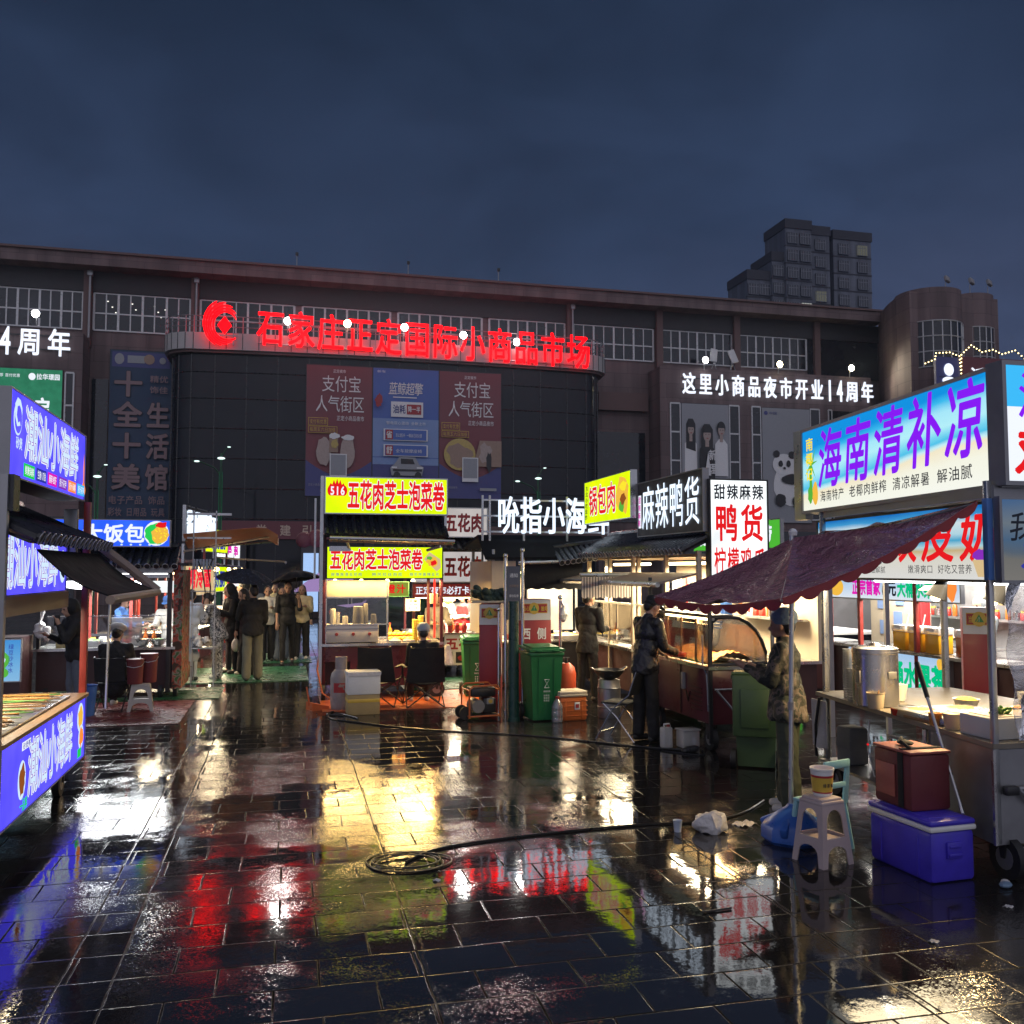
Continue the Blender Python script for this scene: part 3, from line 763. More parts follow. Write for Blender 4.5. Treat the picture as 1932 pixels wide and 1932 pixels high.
# ================================================================ THE MARKET HALL
hall = thing('market_hall', 'long brown market hall with a black bowed glass entrance and strip windows under the eaves', 'building', (6, 58, 0))
HO = (6, 58, 0)
def part(b, name, parent, **k): return b.build(name, parent, **k)
b = MB(HO)
b.bx(-60, 41.4, 58.0, 75, 0, 18.35, 'brown_wall')                   # main body
b.bx(-60, -11.3, 56.0, 57.99, 0, 15.4, 'brown_wall')                # left wing
b.bx(23.6, 39.3, 56.0, 57.99, 0, 15.35, 'brown_wall')               # right wing
for x in (-11.46, -5.5, 18.0, 24.3, 30.02, 36.2): b.bx(x - .22, x + .22, 57.55, 57.998, 15.0, 19.6, 'brown_dark')
b.bx(19.9, 23.4, 57.5, 57.995, 12.6, 13.8, 'brown_dark')
part(b, 'wall', hall)
b = MB(HO)
b.bx(-60, 41.4, 57.8, 75, 18.35, 19.55, 'soffit_shade')                   # clerestory under the eave, its shade put into the near-black colour
b.bx(-60, 41.0, 56.6, 75.2, 19.55, 20.25, 'brown_wall')
b.bx(-60, 41.1, 56.45, 75.3, 20.25, 20.38, 'brown_dark')
roof = part(b, 'roof', hall)
# dark glass bays; the dark ground floor and right recess are painted as panes too
for gx0, gx1, gy0, gy1, gz0, gz1 in ((-11.15, -10.25, 57.9, 57.98, 4.5, 13.2), (19.7, 23.3, 57.9, 57.985, 5.2, 11.2), (36.2, 39.0, 55.92, 55.985, 9.5, 12.9), (-60, -11.4, 55.9, 55.98, 0.3, 5.0), (24, 39, 55.9, 55.98, 0.3, 4.6), (35.6, 41.2, 57.82, 57.95, 15.6, 18.3)):
    b = MB(HO); b.bx(gx0, gx1, gy0, gy1, gz0, gz1, 'dark_pane'); part(b, 'dark_bay', hall)

def strip_window(x0, x1, z0, z1, y, n, bars, first=None):
    fr = MB(HO)
    w = 0.035
    for k in range(n + 1):
        x = x0 + (x1 - x0) * k / n; t = w * (1.8 if k % 2 == 0 else 1)
        fr.bx(x - t, x + t, y - .10, y, z0, z1, 'mullion_silver')
    for v in bars:
        z = z0 + (z1 - z0) * v
        fr.bx(x0, x1, y - .088, y - .012, z - .04, z + .04, 'mullion_silver')
    o = fr.build('window', hall)
    p = MB(HO); p.bx(x0, x1, y - .05, y - .03, z0, z1, 'dark_pane'); p.build('pane', o)
    return o
for i, (x0, x1) in enumerate([(-21.9, -16.9), (-16.4, -11.75), (-11.15, -5.78), (-5.2, .3), (.8, 6.2), (6.7, 12.1), (12.6, 17.7), (18.3, 23.95), (24.6, 29.75), (30.3, 35.5)]):
    o = strip_window(x0, x1, 16.1, 18.3, 58.0, 8, (0, .46, 1))
    if i == 2:
        c0 = None
        for k, (dx, dz) in enumerate([(.75, 1.75), (1.0, 1.42), (1.2, 1.1), (2.1, 1.68), (2.3, 1.34), (3.35, 1.62), (3.55, 1.28), (3.72, .98), (3.95, 1.45)]):
            if c0 is None:
                q = MB(HO); q.ball((0 + 6, 58, 0), (.05, .02, .035), 'dot_white', 8); c0 = q.build('ceiling_lamp', o); cl = c0
            else: cl = dup(c0, parent=o)
            cl.location = (x0 + dx - 6, -.065, 16.1 + dz)
def slit_window(x0, x1, z0, z1, y):
    fr = MB(HO)
    for x in (x0, x1): fr.bx(x - .04, x + .04, y - .08, y, z0, z1, 'mullion_silver')
    n = int((z1 - z0) / 1.75)
    for k in range(n + 1):
        z = z1 - (z1 - z0) * k / n; fr.bx(x0, x1, y - .07, y - .01, z - .05, z + .05, 'mullion_silver')
    o = fr.build('window', hall)
    p = MB(HO); p.bx(x0, x1, y - .04, y - .02, z0, z1, 'dark_pane'); p.build('pane', o)
for x0, x1 in ((24.3, 24.98), (28.5, 29.2), (30.15, 30.78), (34.5, 35.2), (35.9, 36.15)): slit_window(x0, x1, 5.4, 12.95, 56.0)
slit_window(-12.15, -11.72, 9.4, 13.1, 56.0)

# glass drum of the entrance: a shallow bow with rounded ends
def bow(x0, x1, yb, yf, r, sag, n=26):
    pts = [(x0, yb)]
    for k in range(7): a = PI + k / 6 * PI / 2; pts.append((x0 + r + r * math.cos(a), yf + sag + r + r * math.sin(a)))
    for k in range(1, n): t = k / n; pts.append((x0 + r + (x1 - x0 - 2 * r) * t, yf + sag - sag * 4 * t * (1 - t)))
    for k in range(7): a = 1.5 * PI + k / 6 * PI / 2; pts.append((x1 - r + r * math.cos(a), yf + sag + r + r * math.sin(a)))
    pts.append((x1, yb)); return pts
def bow_solid(b, pts, z0, z1, m): b.prism([(x, y, z0) for x, y in pts], (0, 0, z1 - z0), m)
dp = bow(-6.5, 19.2, 57.95, 53.9, 1.6, .5)
b = MB(HO); bow_solid(b, dp, 0.05, 14.4, 'curtain_glass'); drum = part(b, 'glass_front', hall, smooth=.35)
b = MB(HO)
for k in range(0, len(dp) - 1):
    x, y = dp[k]
    if k % 2 == 0: b.bx(x - .03, x + .03, y - .03, y + .03, 0, 14.38, 'mullion_dark')
for z in (4.9, 6.6, 8.3, 10.0, 11.7, 13.2):
    b.tube([(x, y, z) for x, y in dp], .03, 'mullion_dark', 4)
part(b, 'mullion', drum)
bp_ = bow(-6.9, 19.6, 57.9, 53.45, 1.7, .5)
b = MB(HO); bow_solid(b, bp_, 14.4, 15.35, 'band_panel'); bow_solid(b, bow(-6.75, 19.45, 57.9, 53.6, 1.7, .5), 14.25, 14.4, 'brown_dark')
band = part(b, 'parapet', hall, smooth=.35)
b = MB(HO)
for k in range(1, len(bp_) - 1):
    x, y = bp_[k]; b.bx(x - .02, x + .02, y - .015, y + .01, 14.42, 15.33, 'mullion_dark')
    b.rod((x, y + .25, 15.35), (x, y + .25, 16.35), .035, 'steel_dull', 6)
for z in (15.75, 16.05, 16.35): b.tube([(x, y + .25, z) for x, y in bp_], .03, 'steel_dull', 5)
part(b, 'railing', band)
b = MB(HO)                                                          # ground floor: fascia and columns at the doors
b.bx(-4.2, 4.2, 53.15, 53.85, 3.75, 4.75, 'banner_maroon'); b.bx(4.2, 19, 53.5, 53.9, 3.9, 4.6, 'brown_dark')
for x in (-5.2, -2.4, 1.2, 4.6, 8, 12, 16): b.bx(x - .28, x + .28, 53.2, 53.8, 0, 3.74, 'panel_dark')
ent = part(b, 'entrance_canopy', hall)
b = MB(HO)
for x, ch in ((-1.62, '党'), (-.33, '建'), (.86, '引'), (2.1, '领')):
    b.glyphs(ch, (x, 53.13, 3.93), (1, 0, 0), (0, 0, 1), .58, .62, 'banner_letters', .02, 0)
part(b, 'lettering', ent, smooth=0)
# right end: curved wall swelling into two round stair towers
b = MB(HO)
prof = []
for k in range(11):
    t = k / 10; prof.append((41.4 - 2.6 * math.sin(t * PI / 2) * .9, 58 - 6.6 * t))
b.prism([(x, y, 0) for x, y in prof] + [(46, 51.6, 0), (46, 58, 0)], (0, 0, 20.1), 'brown_wall')
b.cone((41.35, 52.6, 0), (41.35, 52.6, 20.3), 2.05, 2.05, 'brown_wall', 40)
b.cone((44.75, 53.0, 0), (44.75, 53.0, 20.4), 1.62, 1.62, 'brown_wall', 36)
tw = part(b, 'stair_tower', hall, smooth=.5)
for (cx, cy, rr) in ((41.35, 52.6, 2.05), (44.75, 53.0, 1.62)):
    fr = MB(HO); gl = MB(HO)
    a0, a1, n = R(-185), R(-40), 9
    A = [a0 + (a1 - a0) * k / n for k in range(n + 1)]
    for a in A: fr.rod((cx + (rr + .03) * math.cos(a), cy + (rr + .03) * math.sin(a), 15.1), (cx + (rr + .03) * math.cos(a), cy + (rr + .03) * math.sin(a), 18.1), .045, 'mullion_silver', 6)
    for z in (15.1, 16.1, 17.1, 18.1): fr.tube([(cx + (rr + .03) * math.cos(a0 + (a1 - a0) * k / 24), cy + (rr + .03) * math.sin(a0 + (a1 - a0) * k / 24), z) for k in range(25)], .045, 'mullion_silver', 5)
    gl.grid(lambda u, v: (cx + (rr + .012) * math.cos(a0 + (a1 - a0) * u), cy + (rr + .012) * math.sin(a0 + (a1 - a0) * u), 15.1 + 3 * v), 24, 1, 'dark_pane')
    f = fr.build('window', tw); gl.build('pane', f)
for x in (-11.3, -5.4, 18.1):                                        # rain pipes
    b = MB(HO); b.rod((x, 57.4, 15.5), (x, 57.4, 19.5), .07, 'steel_dull', 8); b.box((x, 57.4, 19.3), (.3, .25, .3), 'steel_dull', .02); part(b, 'rain_pipe', hall)

# ---- lettering and boards on the hall
t = thing('building_sign', 'huge glowing red Chinese sign letters along the parapet of the glass entrance', 'sign', (8.2, 54, 14.5))
b = MB((8.2, 54, 14.5))
b.glyphs('石家庄正定国际小商品市场', (-1.75, 53.16, 14.60), (19.7, .36, -.28), (0, 0, 1), 19.75, 2.1, 'letter_red', .010, 0, .10, depth=.05)
b.build('lettering', t, smooth=0)
b = MB((8.2, 54, 14.5))
b.tube([(-1.7, 53.34, 14.75), (18.0, 53.7, 14.55)], .04, 'steel_dull', 5); b.tube([(-1.7, 53.34, 15.9), (18.0, 53.7, 15.7)], .04, 'steel_dull', 5)
b.rod((-1.7, 53.34, 14.75), (-1.6, 53.35, 14.75), .03, 'steel_dull', 5)
for k in range(13): b.rod((-1.6 + k * 1.62, 53.35 + k * .03, 14.3), (-1.6 + k * 1.62, 53.35 + k * .03, 16.0), .03, 'steel_dull', 5)
b.build('frame', t)
t = thing('emblem', 'glowing red crescent emblem of curved strokes round a diamond beside the red letters', 'emblem', (-3.7, 53.4, 15.8))
b = MB((-3.7, 53.4, 15.8)); cx, cz = -3.55, 15.75
for k in range(5):                                                   # a comet of curved strokes, one body below and splitting at the top
    outer, inner = [], []
    n = 30; ang0, ang1 = R(240 + 16 * k), R(116 - 23 * k)
    for j in range(n + 1):
        u = j / n; a = ang0 + (ang1 - ang0) * u
        ro = 1.32 - k * (.095 + .085 * u)
        wdt = .088 * (math.sin(PI * min(1, .05 + u * .95)) ** .5) + .010
        ey = 1.0 + .06 * u
        outer.append((cx + .16 + (ro + wdt * .5) * math.cos(a) * .92, cz + (ro + wdt * .5) * math.sin(a) * ey))
        inner.append((cx + .16 + (ro - wdt * .5) * math.cos(a) * .92, cz + (ro - wdt * .5) * math.sin(a) * ey))
    for j in range(n):
        q = [outer[j], outer[j + 1], inner[j + 1], inner[j]]
        b.face([(x, 53.30, z) for x, z in q][::-1], 'letter_red')
        b.face([(x, 53.44, z) for x, z in q], 'letter_red')
b.prism([(cx + .05, 53.3, cz - .58), (cx + .42, 53.3, cz - .08), (cx + .05, 53.3, cz + .42), (cx - .32, 53.3, cz - .08)], (0, .12, 0), 'letter_red')
b.build('lettering', t, smooth=0)
b = MB((-3.7, 53.4, 15.8)); b.bx(-4.3, -2.8, 53.46, 53.52, 15.1, 15.16, 'steel_dull'); b.bx(-4.3, -2.8, 53.46, 53.52, 16.2, 16.26, 'steel_dull'); b.bx(-4.05, -3.99, 53.46, 53.6, 14.6, 16.6, 'steel_dull'); b.bx(-3.05, -2.99, 53.46, 53.6, 14.6, 16.6, 'steel_dull'); b.build('frame', t)

def letters(name, label, txt, x0, x1, z0, z1, y, m='letter_far', gap=.28, bold=.014):
    t = thing(name, label, 'sign', ((x0 + x1) / 2, y, z0)); b = MB(t.location)
    b.glyphs(txt, (x0, y - .16, z0), (1, 0, 0), (0, 0, 1), x1 - x0, z1 - z0, m, bold, 0, gap, depth=.10)
    b.build('lettering', t, smooth=0)
    b = MB(t.location)
    for zz in (z0 + .25 * (z1 - z0), z0 + .75 * (z1 - z0)): b.bx(x0, x1, y - .10, y - .04, zz - .03, zz + .03, 'black_metal')
    for q in range(8): xx = x0 + (x1 - x0) * (q + .5) / 8; b.bx(xx - .02, xx + .02, y - .098, y - .035, z0 + .1, z1 - .1, 'black_metal')
    b.build('frame', t)
letters('building_sign', 'row of white lit characters about a fourteenth anniversary on the right wing of the hall', '这里小商品夜市开业14周年', 25.1, 39.3, 13.55, 15.0, 55.98)
letters('building_sign', 'white lit characters cut off by the left edge on the left wing of the hall', '夜市开业14周年', -22.6, -11.9, 13.95, 15.5, 55.98)

def board(name, label, x0, x1, z0, z1, y, face, t=.12, frame='panel_dark', rim=.03):
    s = Sign((x0, y, z0), YN, x1 - x0, z1 - z0, t, face, frame, (x0, y, z0), rim, .012)
    s.root = thing(name, label, 'banner', (x0, y, z0)); return s
# banners on the entrance glass
def food_banner(x0, label, flip):
    w, h = 3.72, 7.55; s = board('hanging_banner', label, x0, x0 + w, 6.25, 13.8, 53.78 if not flip else 53.77, 'print_maroon')
    s.poly([(0, 0), (w, 0), (w, 2.05)] + [(w * (1 - k / 12), 2.05 - .85 * math.sin(PI * k / 12)) for k in range(1, 12)] + [(0, 2.05)], 'print_navy')
    s.text('正定夜市', w * .40, h - .42, .72, .20, 'print_white', .01)
    s.text('支付宝', w * .23, h - 1.55, w * .60, .98, 'print_white', .0, .03)
    s.text('人气街区', w * .14, h - 2.72, w * .74, .98, 'print_white', .0, .03)
    s.text('正定小商品夜市', w * .46, h - 3.2, w * .42, .30, 'print_white', .005)
    s.rect(.12, h - 3.52, 1.22, h - 3.06, 'print_gold'); s.rect(.15, h - 3.49, 1.19, h - 3.09, 'print_maroon'); s.text('支付有优惠', .2, h - 3.43, .95, .28, 'print_gold')
    s.rect(.12, h - 3.95, 1.75, h - 3.55, 'print_gold'); s.rect(.15, h - 3.92, 1.72, h - 3.58, 'print_maroon'); s.text('每周五六日加倍', .2, h - 3.88, 1.45, .26, 'print_gold')
    if not flip:
        s.blob(1.0, 2.55, .42, .85, 'print_skin', 16, .12); s.blob(2.35, 2.6, .40, .95, 'print_skin', 16, .12)
        s.rect(1.3, 2.5, 1.8, 3.35, 'print_tan'); s.blob(1.55, 3.45, .32, .16, 'print_white'); s.blob(2.4, 3.35, .36, .18, 'print_white'); s.blob(1.6, 3.0, .2, .25, 'print_yellow')
    else:
        s.disc(1.2, 2.6, .95, .95, 'print_yellow'); s.blob(1.2, 2.55, .7, .68, 'print_tan'); s.poly([(2.0, 1.9), (w, 1.9), (w, 3.45), (2.4, 3.45)], 'print_tan'); s.blob(2.75, 2.7, .36, .6, 'print_skin'); s.blob(2.95, 2.2, .16, .6, 'print_black')
    s.rect(1.34, .98, 2.30, 2.42, 'print_white'); s.rect(1.40, 1.2, 2.24, 2.36, 'print_grey')
    s.text('正定小商品夜市', .15, .55, .9, .15, 'print_grey'); s.rect(2.4, .45, 3.4, .62, 'print_grey')
    s.build(s.root)
food_banner(1.02, 'maroon street food banner with a pale card, leftmost of three on the entrance glass', False)
food_banner(8.70, 'maroon food banner with a round yellow dish, rightmost of three on the entrance glass', True)
s = board('hanging_banner', 'blue car advertisement banner hanging between two maroon banners', 4.80, 8.64, 6.25, 13.8, 53.765, 'print_blue'); w, h = 3.84, 7.55
s.rect(0, 2.35, w, 4.6, 'print_sky'); s.rect(0, 0, w, 2.3, 'print_navy'); s.rect(0, 1.9, w, 2.3, 'print_sky')
s.text('蓝鲸超擎', w * .23, h - 1.55, w * .52, .75, 'print_white', .01, .0, shear=.08); s.rect(w * .3, h - 1.72, w * .66, h - 1.66, 'print_white')
s.rect(w * .27, h - 2.85, w * .76, h - 1.95, 'print_white'); s.text('油耗', w * .30, h - 2.65, w * .19, .52, 'print_navy', .02); s.rect(w * .51, h - 2.68, w * .73, h - 2.10, 'print_red'); s.text('降一半', w * .525, h - 2.56, w * .19, .36, 'print_white', .02)
s.text('智电双心混动 全新上市', w * .2, h - 3.32, w * .6, .2, 'print_white')
for k, (a, t1) in enumerate((('省', '百公里3升 一箱油1500公里'), ('舒', '全车按摩座椅'))):
    z = h - 4.25 - k * .92; s.rect(w * .16, z, w * .83, z + .68, 'print_white'); s.rect(w * .18, z + .04, w * .81, z + .64, 'print_blue'); s.rect(w * .19, z + .06, w * .3, z + .62, 'print_red'); s.text(a, w * .2, z + .12, w * .09, .44, 'print_white', .02); s.text(t1, w * .34, z + .2, w * .4, .22, 'print_white')
s.poly([(w * .28, 1.25), (w * .74, 1.25), (w * .77, 1.75), (w * .70, 1.9), (w * .64, 2.32), (w * .40, 2.34), (w * .32, 1.9), (w * .26, 1.7)], 'print_grey')
s.poly([(w * .42, 1.93), (w * .63, 1.93), (w * .60, 2.22), (w * .42, 2.24)], 'print_black'); s.rect(w * .30, 1.5, w * .74, 1.62, 'print_black'); s.rect(w * .28, 1.66, w * .36, 1.76, 'print_white'); s.rect(w * .66, 1.66, w * .75, 1.76, 'print_white')
s.disc(w * .36, 1.22, .2, .26, 'print_black'); s.disc(w * .68, 1.22, .2, .26, 'print_black'); s.text('新车', .2, h - .35, .5, .16, 'print_white'); s.blob(.3, 5.6, .22, .35, 'print_red')
s.build(s.root)
# dim blue board on the recess wall
s = board('wall_sign', 'tall unlit blue board with pink outlined characters beside the glass entrance', -10.15, -6.75, 4.9, 14.95, 57.75, 'sign_blue_dim'); w, h = 3.4, 10.05
s.rect(.1, h - 1.0, w - .1, h - .1, 'print_navy'); s.disc(.5, h - .52, .26, .33, 'print_grey'); s.rect(.95, h - .75, 1.9, h - .3, 'print_grey'); s.disc(2.15, h - .5, .3, .3, 'print_tan'); s.disc(2.9, h - .55, .18, .2, 'print_grey')
for k, ch in enumerate('十全十美'): s.text(ch, .25, h - 2.75 - 1.83 * k, 1.55, 1.5, 'sign_pink_dim', .03, out='print_black', outw=.02)
for k, ch in enumerate('生活馆'): s.text(ch, 2.1, h - 4.58 - 1.83 * k, 1.25, 1.5, 'sign_pink_dim', .03, out='print_black', outw=.02)
s.text('精优', 2.25, h - 1.9, 1.0, .42, 'sign_pink_dim', .02); s.text('饰佳', 2.25, h - 2.55, 1.0, .42, 'sign_pink_dim', .02)
s.text('电子产品 饰品', .12, .95, w - .3, .5, 'sign_pink_dim', .015); s.text('彩妆 日用品 玩具', .12, .25, w - .3, .5, 'sign_pink_dim', .015)
s.build(s.root)
s = board('led_screen', 'lit green advertisement board behind the blue seafood sign', -17.0, -12.3, 8.0, 13.2, 55.9, 'green_board'); w, h = 4.7, 5.2
s.disc(w - 1.55, h - .42, .18, .2, 'lit_white_ink'); s.text('拉华璟园', w - 1.32, h - .58, 1.2, .34, 'lit_white_ink', .02); s.text('名盘推荐', w - 3.75, h - .5, .75, .2, 'lit_white_ink'); s.text('首付优惠', w - 2.9, h - .5, .75, .2, 'lit_white_ink')
s.text('大璟盛启', w - 4.45, h - 2.75, 3.85, 1.15, 'lit_white_ink', .03, shear=.08); s.text('华韵之境', w - 4.4, h - 4.2, 3.5, 1.0, 'lit_white_ink', .03, shear=.08); s.build(s.root)
# portrait poster and panda poster on the right wing
s = board('hanging_banner', 'grey poster of three smiling people in white on the right wing', 25.06, 28.42, 5.2, 12.95, 55.9, 'print_grey'); w, h = 3.36, 7.75
s.rect(0, 2.4, w, h, 'print_grey')
for (u, v, sc, body) in ((.62, 4.9, .8, 'print_white'), (2.75, 4.9, .85, 'print_white'), (1.68, 4.55, 1.0, 'print_black')):
    s.poly([(u - .55 * sc, v - 1.9), (u + .55 * sc, v - 1.9), (u + .52 * sc, v + .2), (u + .2 * sc, v + .55), (u - .2 * sc, v + .55), (u - .52 * sc, v + .2)], body)
    if u < 2: s.poly([(u - .42 * sc, v - .1), (u + .42 * sc, v - .3), (u + .42 * sc, v + 1.5), (u + .2 * sc, v + 1.85), (u - .2 * sc, v + 1.85), (u - .4 * sc, v + 1.5)], 'print_black')
    else: s.disc(u, v + 1.3, .36 * sc, .5 * sc, 'print_black')
    s.rect(u - .13 * sc, v + .35, u + .13 * sc, v + .9, 'print_skin'); s.disc(u, v + 1.12, .27 * sc, .44 * sc, 'print_skin')
    s.poly([(u - .29 * sc, v + 1.28), (u + .29 * sc, v + 1.28), (u + .2 * sc, v + 1.62), (u - .2 * sc, v + 1.62)], 'print_black')
    for q in (-.11, .11): s.disc(u + q * sc, v + 1.14, .04, .025, 'print_black')
    s.disc(u, v + .9, .08, .025, 'print_red')
s.poly([(1.45, 3.0), (1.9, 3.0), (1.72, 4.6)], 'print_white'); s.text('新', 1.75, 4.0, .5, .7, 'print_white', .02); s.text('理', 1.75, 3.1, .5, .7, 'print_white', .02); s.rect(.1, 2.55, w - .1, 2.8, 'print_sky'); s.rect(0, 0, w, 2.3, 'print_sky'); s.build(s.root)
s = board('hanging_banner', 'pale grey poster with a black and white panda on the right wing', 30.86, 34.42, 5.2, 12.9, 55.9, 'print_grey'); w, h = 3.56, 7.7
s.rect(0, 0, w, h, 'print_grey'); s.disc(.28, h - .35, .14, .14, 'print_navy'); s.text('中国', .5, h - .45, .6, .2, 'print_navy')
s.blob(1.9, 2.6, 1.15, 1.5, 'print_white', 20, .06); s.disc(1.55, 3.9, .85, .72, 'print_white')
for (u, v, a, c) in ((1.0, 4.6, .24, .26), (2.1, 4.55, .24, .26), (1.28, 3.95, .17, .22), (1.85, 3.95, .17, .22), (1.55, 3.65, .1, .08), (2.1, 2.9, .75, .35), (1.2, 1.5, .4, .42), (2.5, 1.4, .42, .45)): s.blob(u, v, a, c, 'print_black', 16, .1)
s.build(s.root)
# neon sign with bulbs near the round towers
t = thing('bulb_sign', 'dark blue neon shop sign edged with yellow bulbs on the round towers', 'sign', (41.5, 49.5, 14))
b = MB((41.5, 49.5, 14)); b.bx(39.4, 41.15, 49.5, 49.7, 12.8, 15.4, 'print_navy'); b.bx(41.3, 46.5, 49.5, 49.7, 12.8, 15.5, 'banner_maroon'); b.build('panel', t)
b = MB((41.5, 49.5, 14)); b.bx(39.6, 46.0, 49.47, 49.49, 14.1, 14.14, 'black_metal'); b.glyphs('派柏云', (41.9, 49.45, 13.6), (1, 0, 0), (0, 0, 1), 3.4, 1.25, 'letter_far', .02);
b.ball((40.3, 49.45, 14.6), (.36, .05, .4), 'letter_far', 12); b.ball((40.3, 49.45, 13.9), (.5, .05, .25), 'letter_far', 12); b.glyphs('本店', (39.8, 49.45, 13.1), (1, 0, 0), (0, 0, 1), 1.0, .4, 'letter_far', .02); b.build('lettering', t, smooth=0)
b = MB((41.5, 49.5, 14))
pth = [(38.6, 14.9), (39.3, 15.2), (39.4, 15.6), (40.4, 15.7), (41.1, 15.5), (41.2, 14.4), (41.25, 15.6), (42, 16.25), (42.8, 15.85), (43.6, 16.05), (44.3, 15.8), (45.3, 16.1), (46, 15.6), (47, 15.7)]
for (xa, za), (xb, zb) in zip(pth, pth[1:]):
    n = max(2, int(math.hypot(xb - xa, zb - za) / .22))
    for k in range(n): b.ball((xa + (xb - xa) * k / n, 49.45, za + (zb - za) * k / n), .045, 'bulb_dot', 6)
b.tube([(x, 49.5, z) for x, z in pth], .03, 'black_metal', 5); b.build('bulb_string', t)

# ---- floodlights on the parapets (they light the square)
fl0 = None
FL = [(-.08, 53.2, 16.09, 'lamp_white', 'behind the first red characters'), (3.25, 53.2, 16.15, 'lamp_warm', 'between the second and third red character pairs'), (6.53, 53.2, 16.14, 'lamp_white', 'over the middle of the red lettering'), (10.03, 53.3, 15.91, 'lamp_white', 'right of the middle of the red lettering'), (13.34, 53.5, 15.75, 'lamp_white', 'near the right end of the red lettering'),
      (26.72, 55.7, 15.86, 'lamp_white', 'over the left end of the white anniversary letters'), (32.15, 55.7, 15.86, 'lamp_warm', 'over the middle of the white anniversary letters'), (37.6, 55.7, 15.89, 'lamp_warm', 'over the right end of the white anniversary letters'), (-13.73, 55.7, 16.3, 'lamp_white', 'over the cut off white letters at left')]
for i, (x, y, z, m, wh) in enumerate(FL):
    t = thing('floodlight', 'blazing floodlight ' + wh, 'floodlight', (x, y, z), 0, 'floodlights on the hall parapet')
    k = MB(); k.box((0, .12, 0), (.46, .2, .36), 'black_metal', .03); k.rod((0, .2, -.1), (0, .25, -.6), .03, 'steel_dull', 6); k.build('housing', t)
    k = MB(); k.ball((0, 0, 0), (.21, .08, .22), m, 14); k.build('lamp_face', t)
    d = bpy.data.lights.new('floodlight_beam', 'SPOT'); d.energy = 750 if i < 5 else 450; d.spot_size = R(120); d.spot_blend = .7; d.shadow_soft_size = .2; d.color = (1, .96, .9) if m == 'lamp_white' else (1, .9, .68)
    o = bpy.data.objects.new('floodlight_beam', d); COL.objects.link(o); o.location = (x, y - .3, z); o.rotation_euler = (-R(62), 0, 0)
# unlit lamps and masts on the roofs
for (x, y, z, l) in ((.4, 57, 20.4, 'thin roof mast with a small lamp at left of the roof'), (7.2, 57, 20.4, 'thin roof mast with a small lamp near the roof centre'), (13, 57, 20.4, 'thin roof mast with a small lamp at right of the roof centre')):
    t = thing('roof_mast', l, 'mast', (x, y, z)); k = MB(); k.rod((0, 0, 0), (0, 0, .75), .035, 'steel_dull', 6); k.build('pole', t)
    k = MB(); k.box((0, -.05, .85), (.18, .14, .2), 'black_metal', .02); k.build('lamp_head', t)
for (x, y, z, r, l) in ((27.6, 56.3, 15.35, .2, 'unlit white floodlight tilted back on the right parapet, left of a pair'), (29.0, 56.3, 15.35, -.3, 'unlit white floodlight leaning right on the right parapet')):
    t = thing('floodlight', l, 'floodlight', (x, y, z)); k = MB(); k.rod((-.2, 0, 0), (0, 0, .5), .03, 'steel_dull', 6); k.rod((.2, 0, 0), (0, 0, .5), .03, 'steel_dull', 6); k.build('bracket', t)
    k = MB(); k.box((0, 0, 1.0), (.5, .12, .95), 'box_white', .03, (R(-12), r, 0)); k.build('housing', t)
for (x, z, l) in ((42.3, 20.4, 'small floodlight on a stalk on top of the left round tower'), (44.2, 20.4, 'floodlight on a stalk at the gap of the round towers'), (45.6, 20.4, 'small floodlight on top of the right round tower')):
    t = thing('floodlight', l, 'floodlight', (x, 52, z)); k = MB(); k.rod((0, 0, 0), (0, 0, .7), .03, 'steel_dull', 6); k.build('bracket', t)
    k = MB(); k.box((.1, -.05, .9), (.42, .2, .42), 'grey_plastic', .03, (R(-20), .3, .3)); k.build('housing', t)

# ---------------------------------------------------------------- apartment tower behind
ap = thing('apartment_tower', 'dark grey apartment tower block in three stepped slabs rising behind the market hall', 'building', (85, 140, 0)); AO = (85, 140, 0)
SL = [(75.2, 79.4, 140.4, 52.8, 2), (79.4, 81.6, 139.6, 56.0, 1), (81.6, 86.4, 138.8, 61.6, 2), (86.4, 90.2, 139.2, 61.0, 1), (91.2, 98.6, 139.6, 60.8, 2)]
b = MB(AO)
for (x0, x1, y, z, n) in SL:
    b.bx(x0, x1, y, y + 7, 0, z - 1.6, 'apt_wall'); b.bx(x0 - .15, x1 + .15, y - .2, y + 7.1, z - 1.6, z, 'apt_dark')
    k = 0
    while z - 4.7 - 3.0 * k > 40: b.bx(x0 - .03, x1 + .03, y - .08, y + .5, z - 4.72 - 3 * k, z - 4.50 - 3 * k, 'apt_dark'); k += 1
b.bx(90.2, 91.2, 141, 146, 0, 60, 'apt_dark')
b.build('wall', ap)
w0 = MB(); w0.bx(-.95, .95, -.35, 0, -.1, 0, 'apt_wall'); w0.bx(-.95, .95, -.35, 0, 1.75, 1.85, 'apt_wall')
for x in (-.95, -.48, 0, .48, .95): w0.bx(x - .04, x + .04, -.36, -.28, 0, 1.75, 'apt_frame')
w0.bx(-.93, .93, -.365, -.30, 1.2, 1.28, 'apt_frame'); wf = w0.build('window', ap)
p0 = MB(); p0.bx(-.93, .93, -.32, 0, 0.001, 1.749, 'apt_pane'); pp = p0.build('pane', wf)
pl = MB(); pl.bx(-.93, .93, -.322, -.01, 0.001, 1.749, 'window_lit'); plit = pl.build('pane', None); lit_me = plit.data; bpy.data.objects.remove(plit)
pd = MB(); pd.bx(-.93, .93, -.322, -.01, 0.001, 1.749, 'window_dim'); pd_ = pd.build('pane', None); dim_me = pd_.data; bpy.data.objects.remove(pd_)
first = True; wi = 0
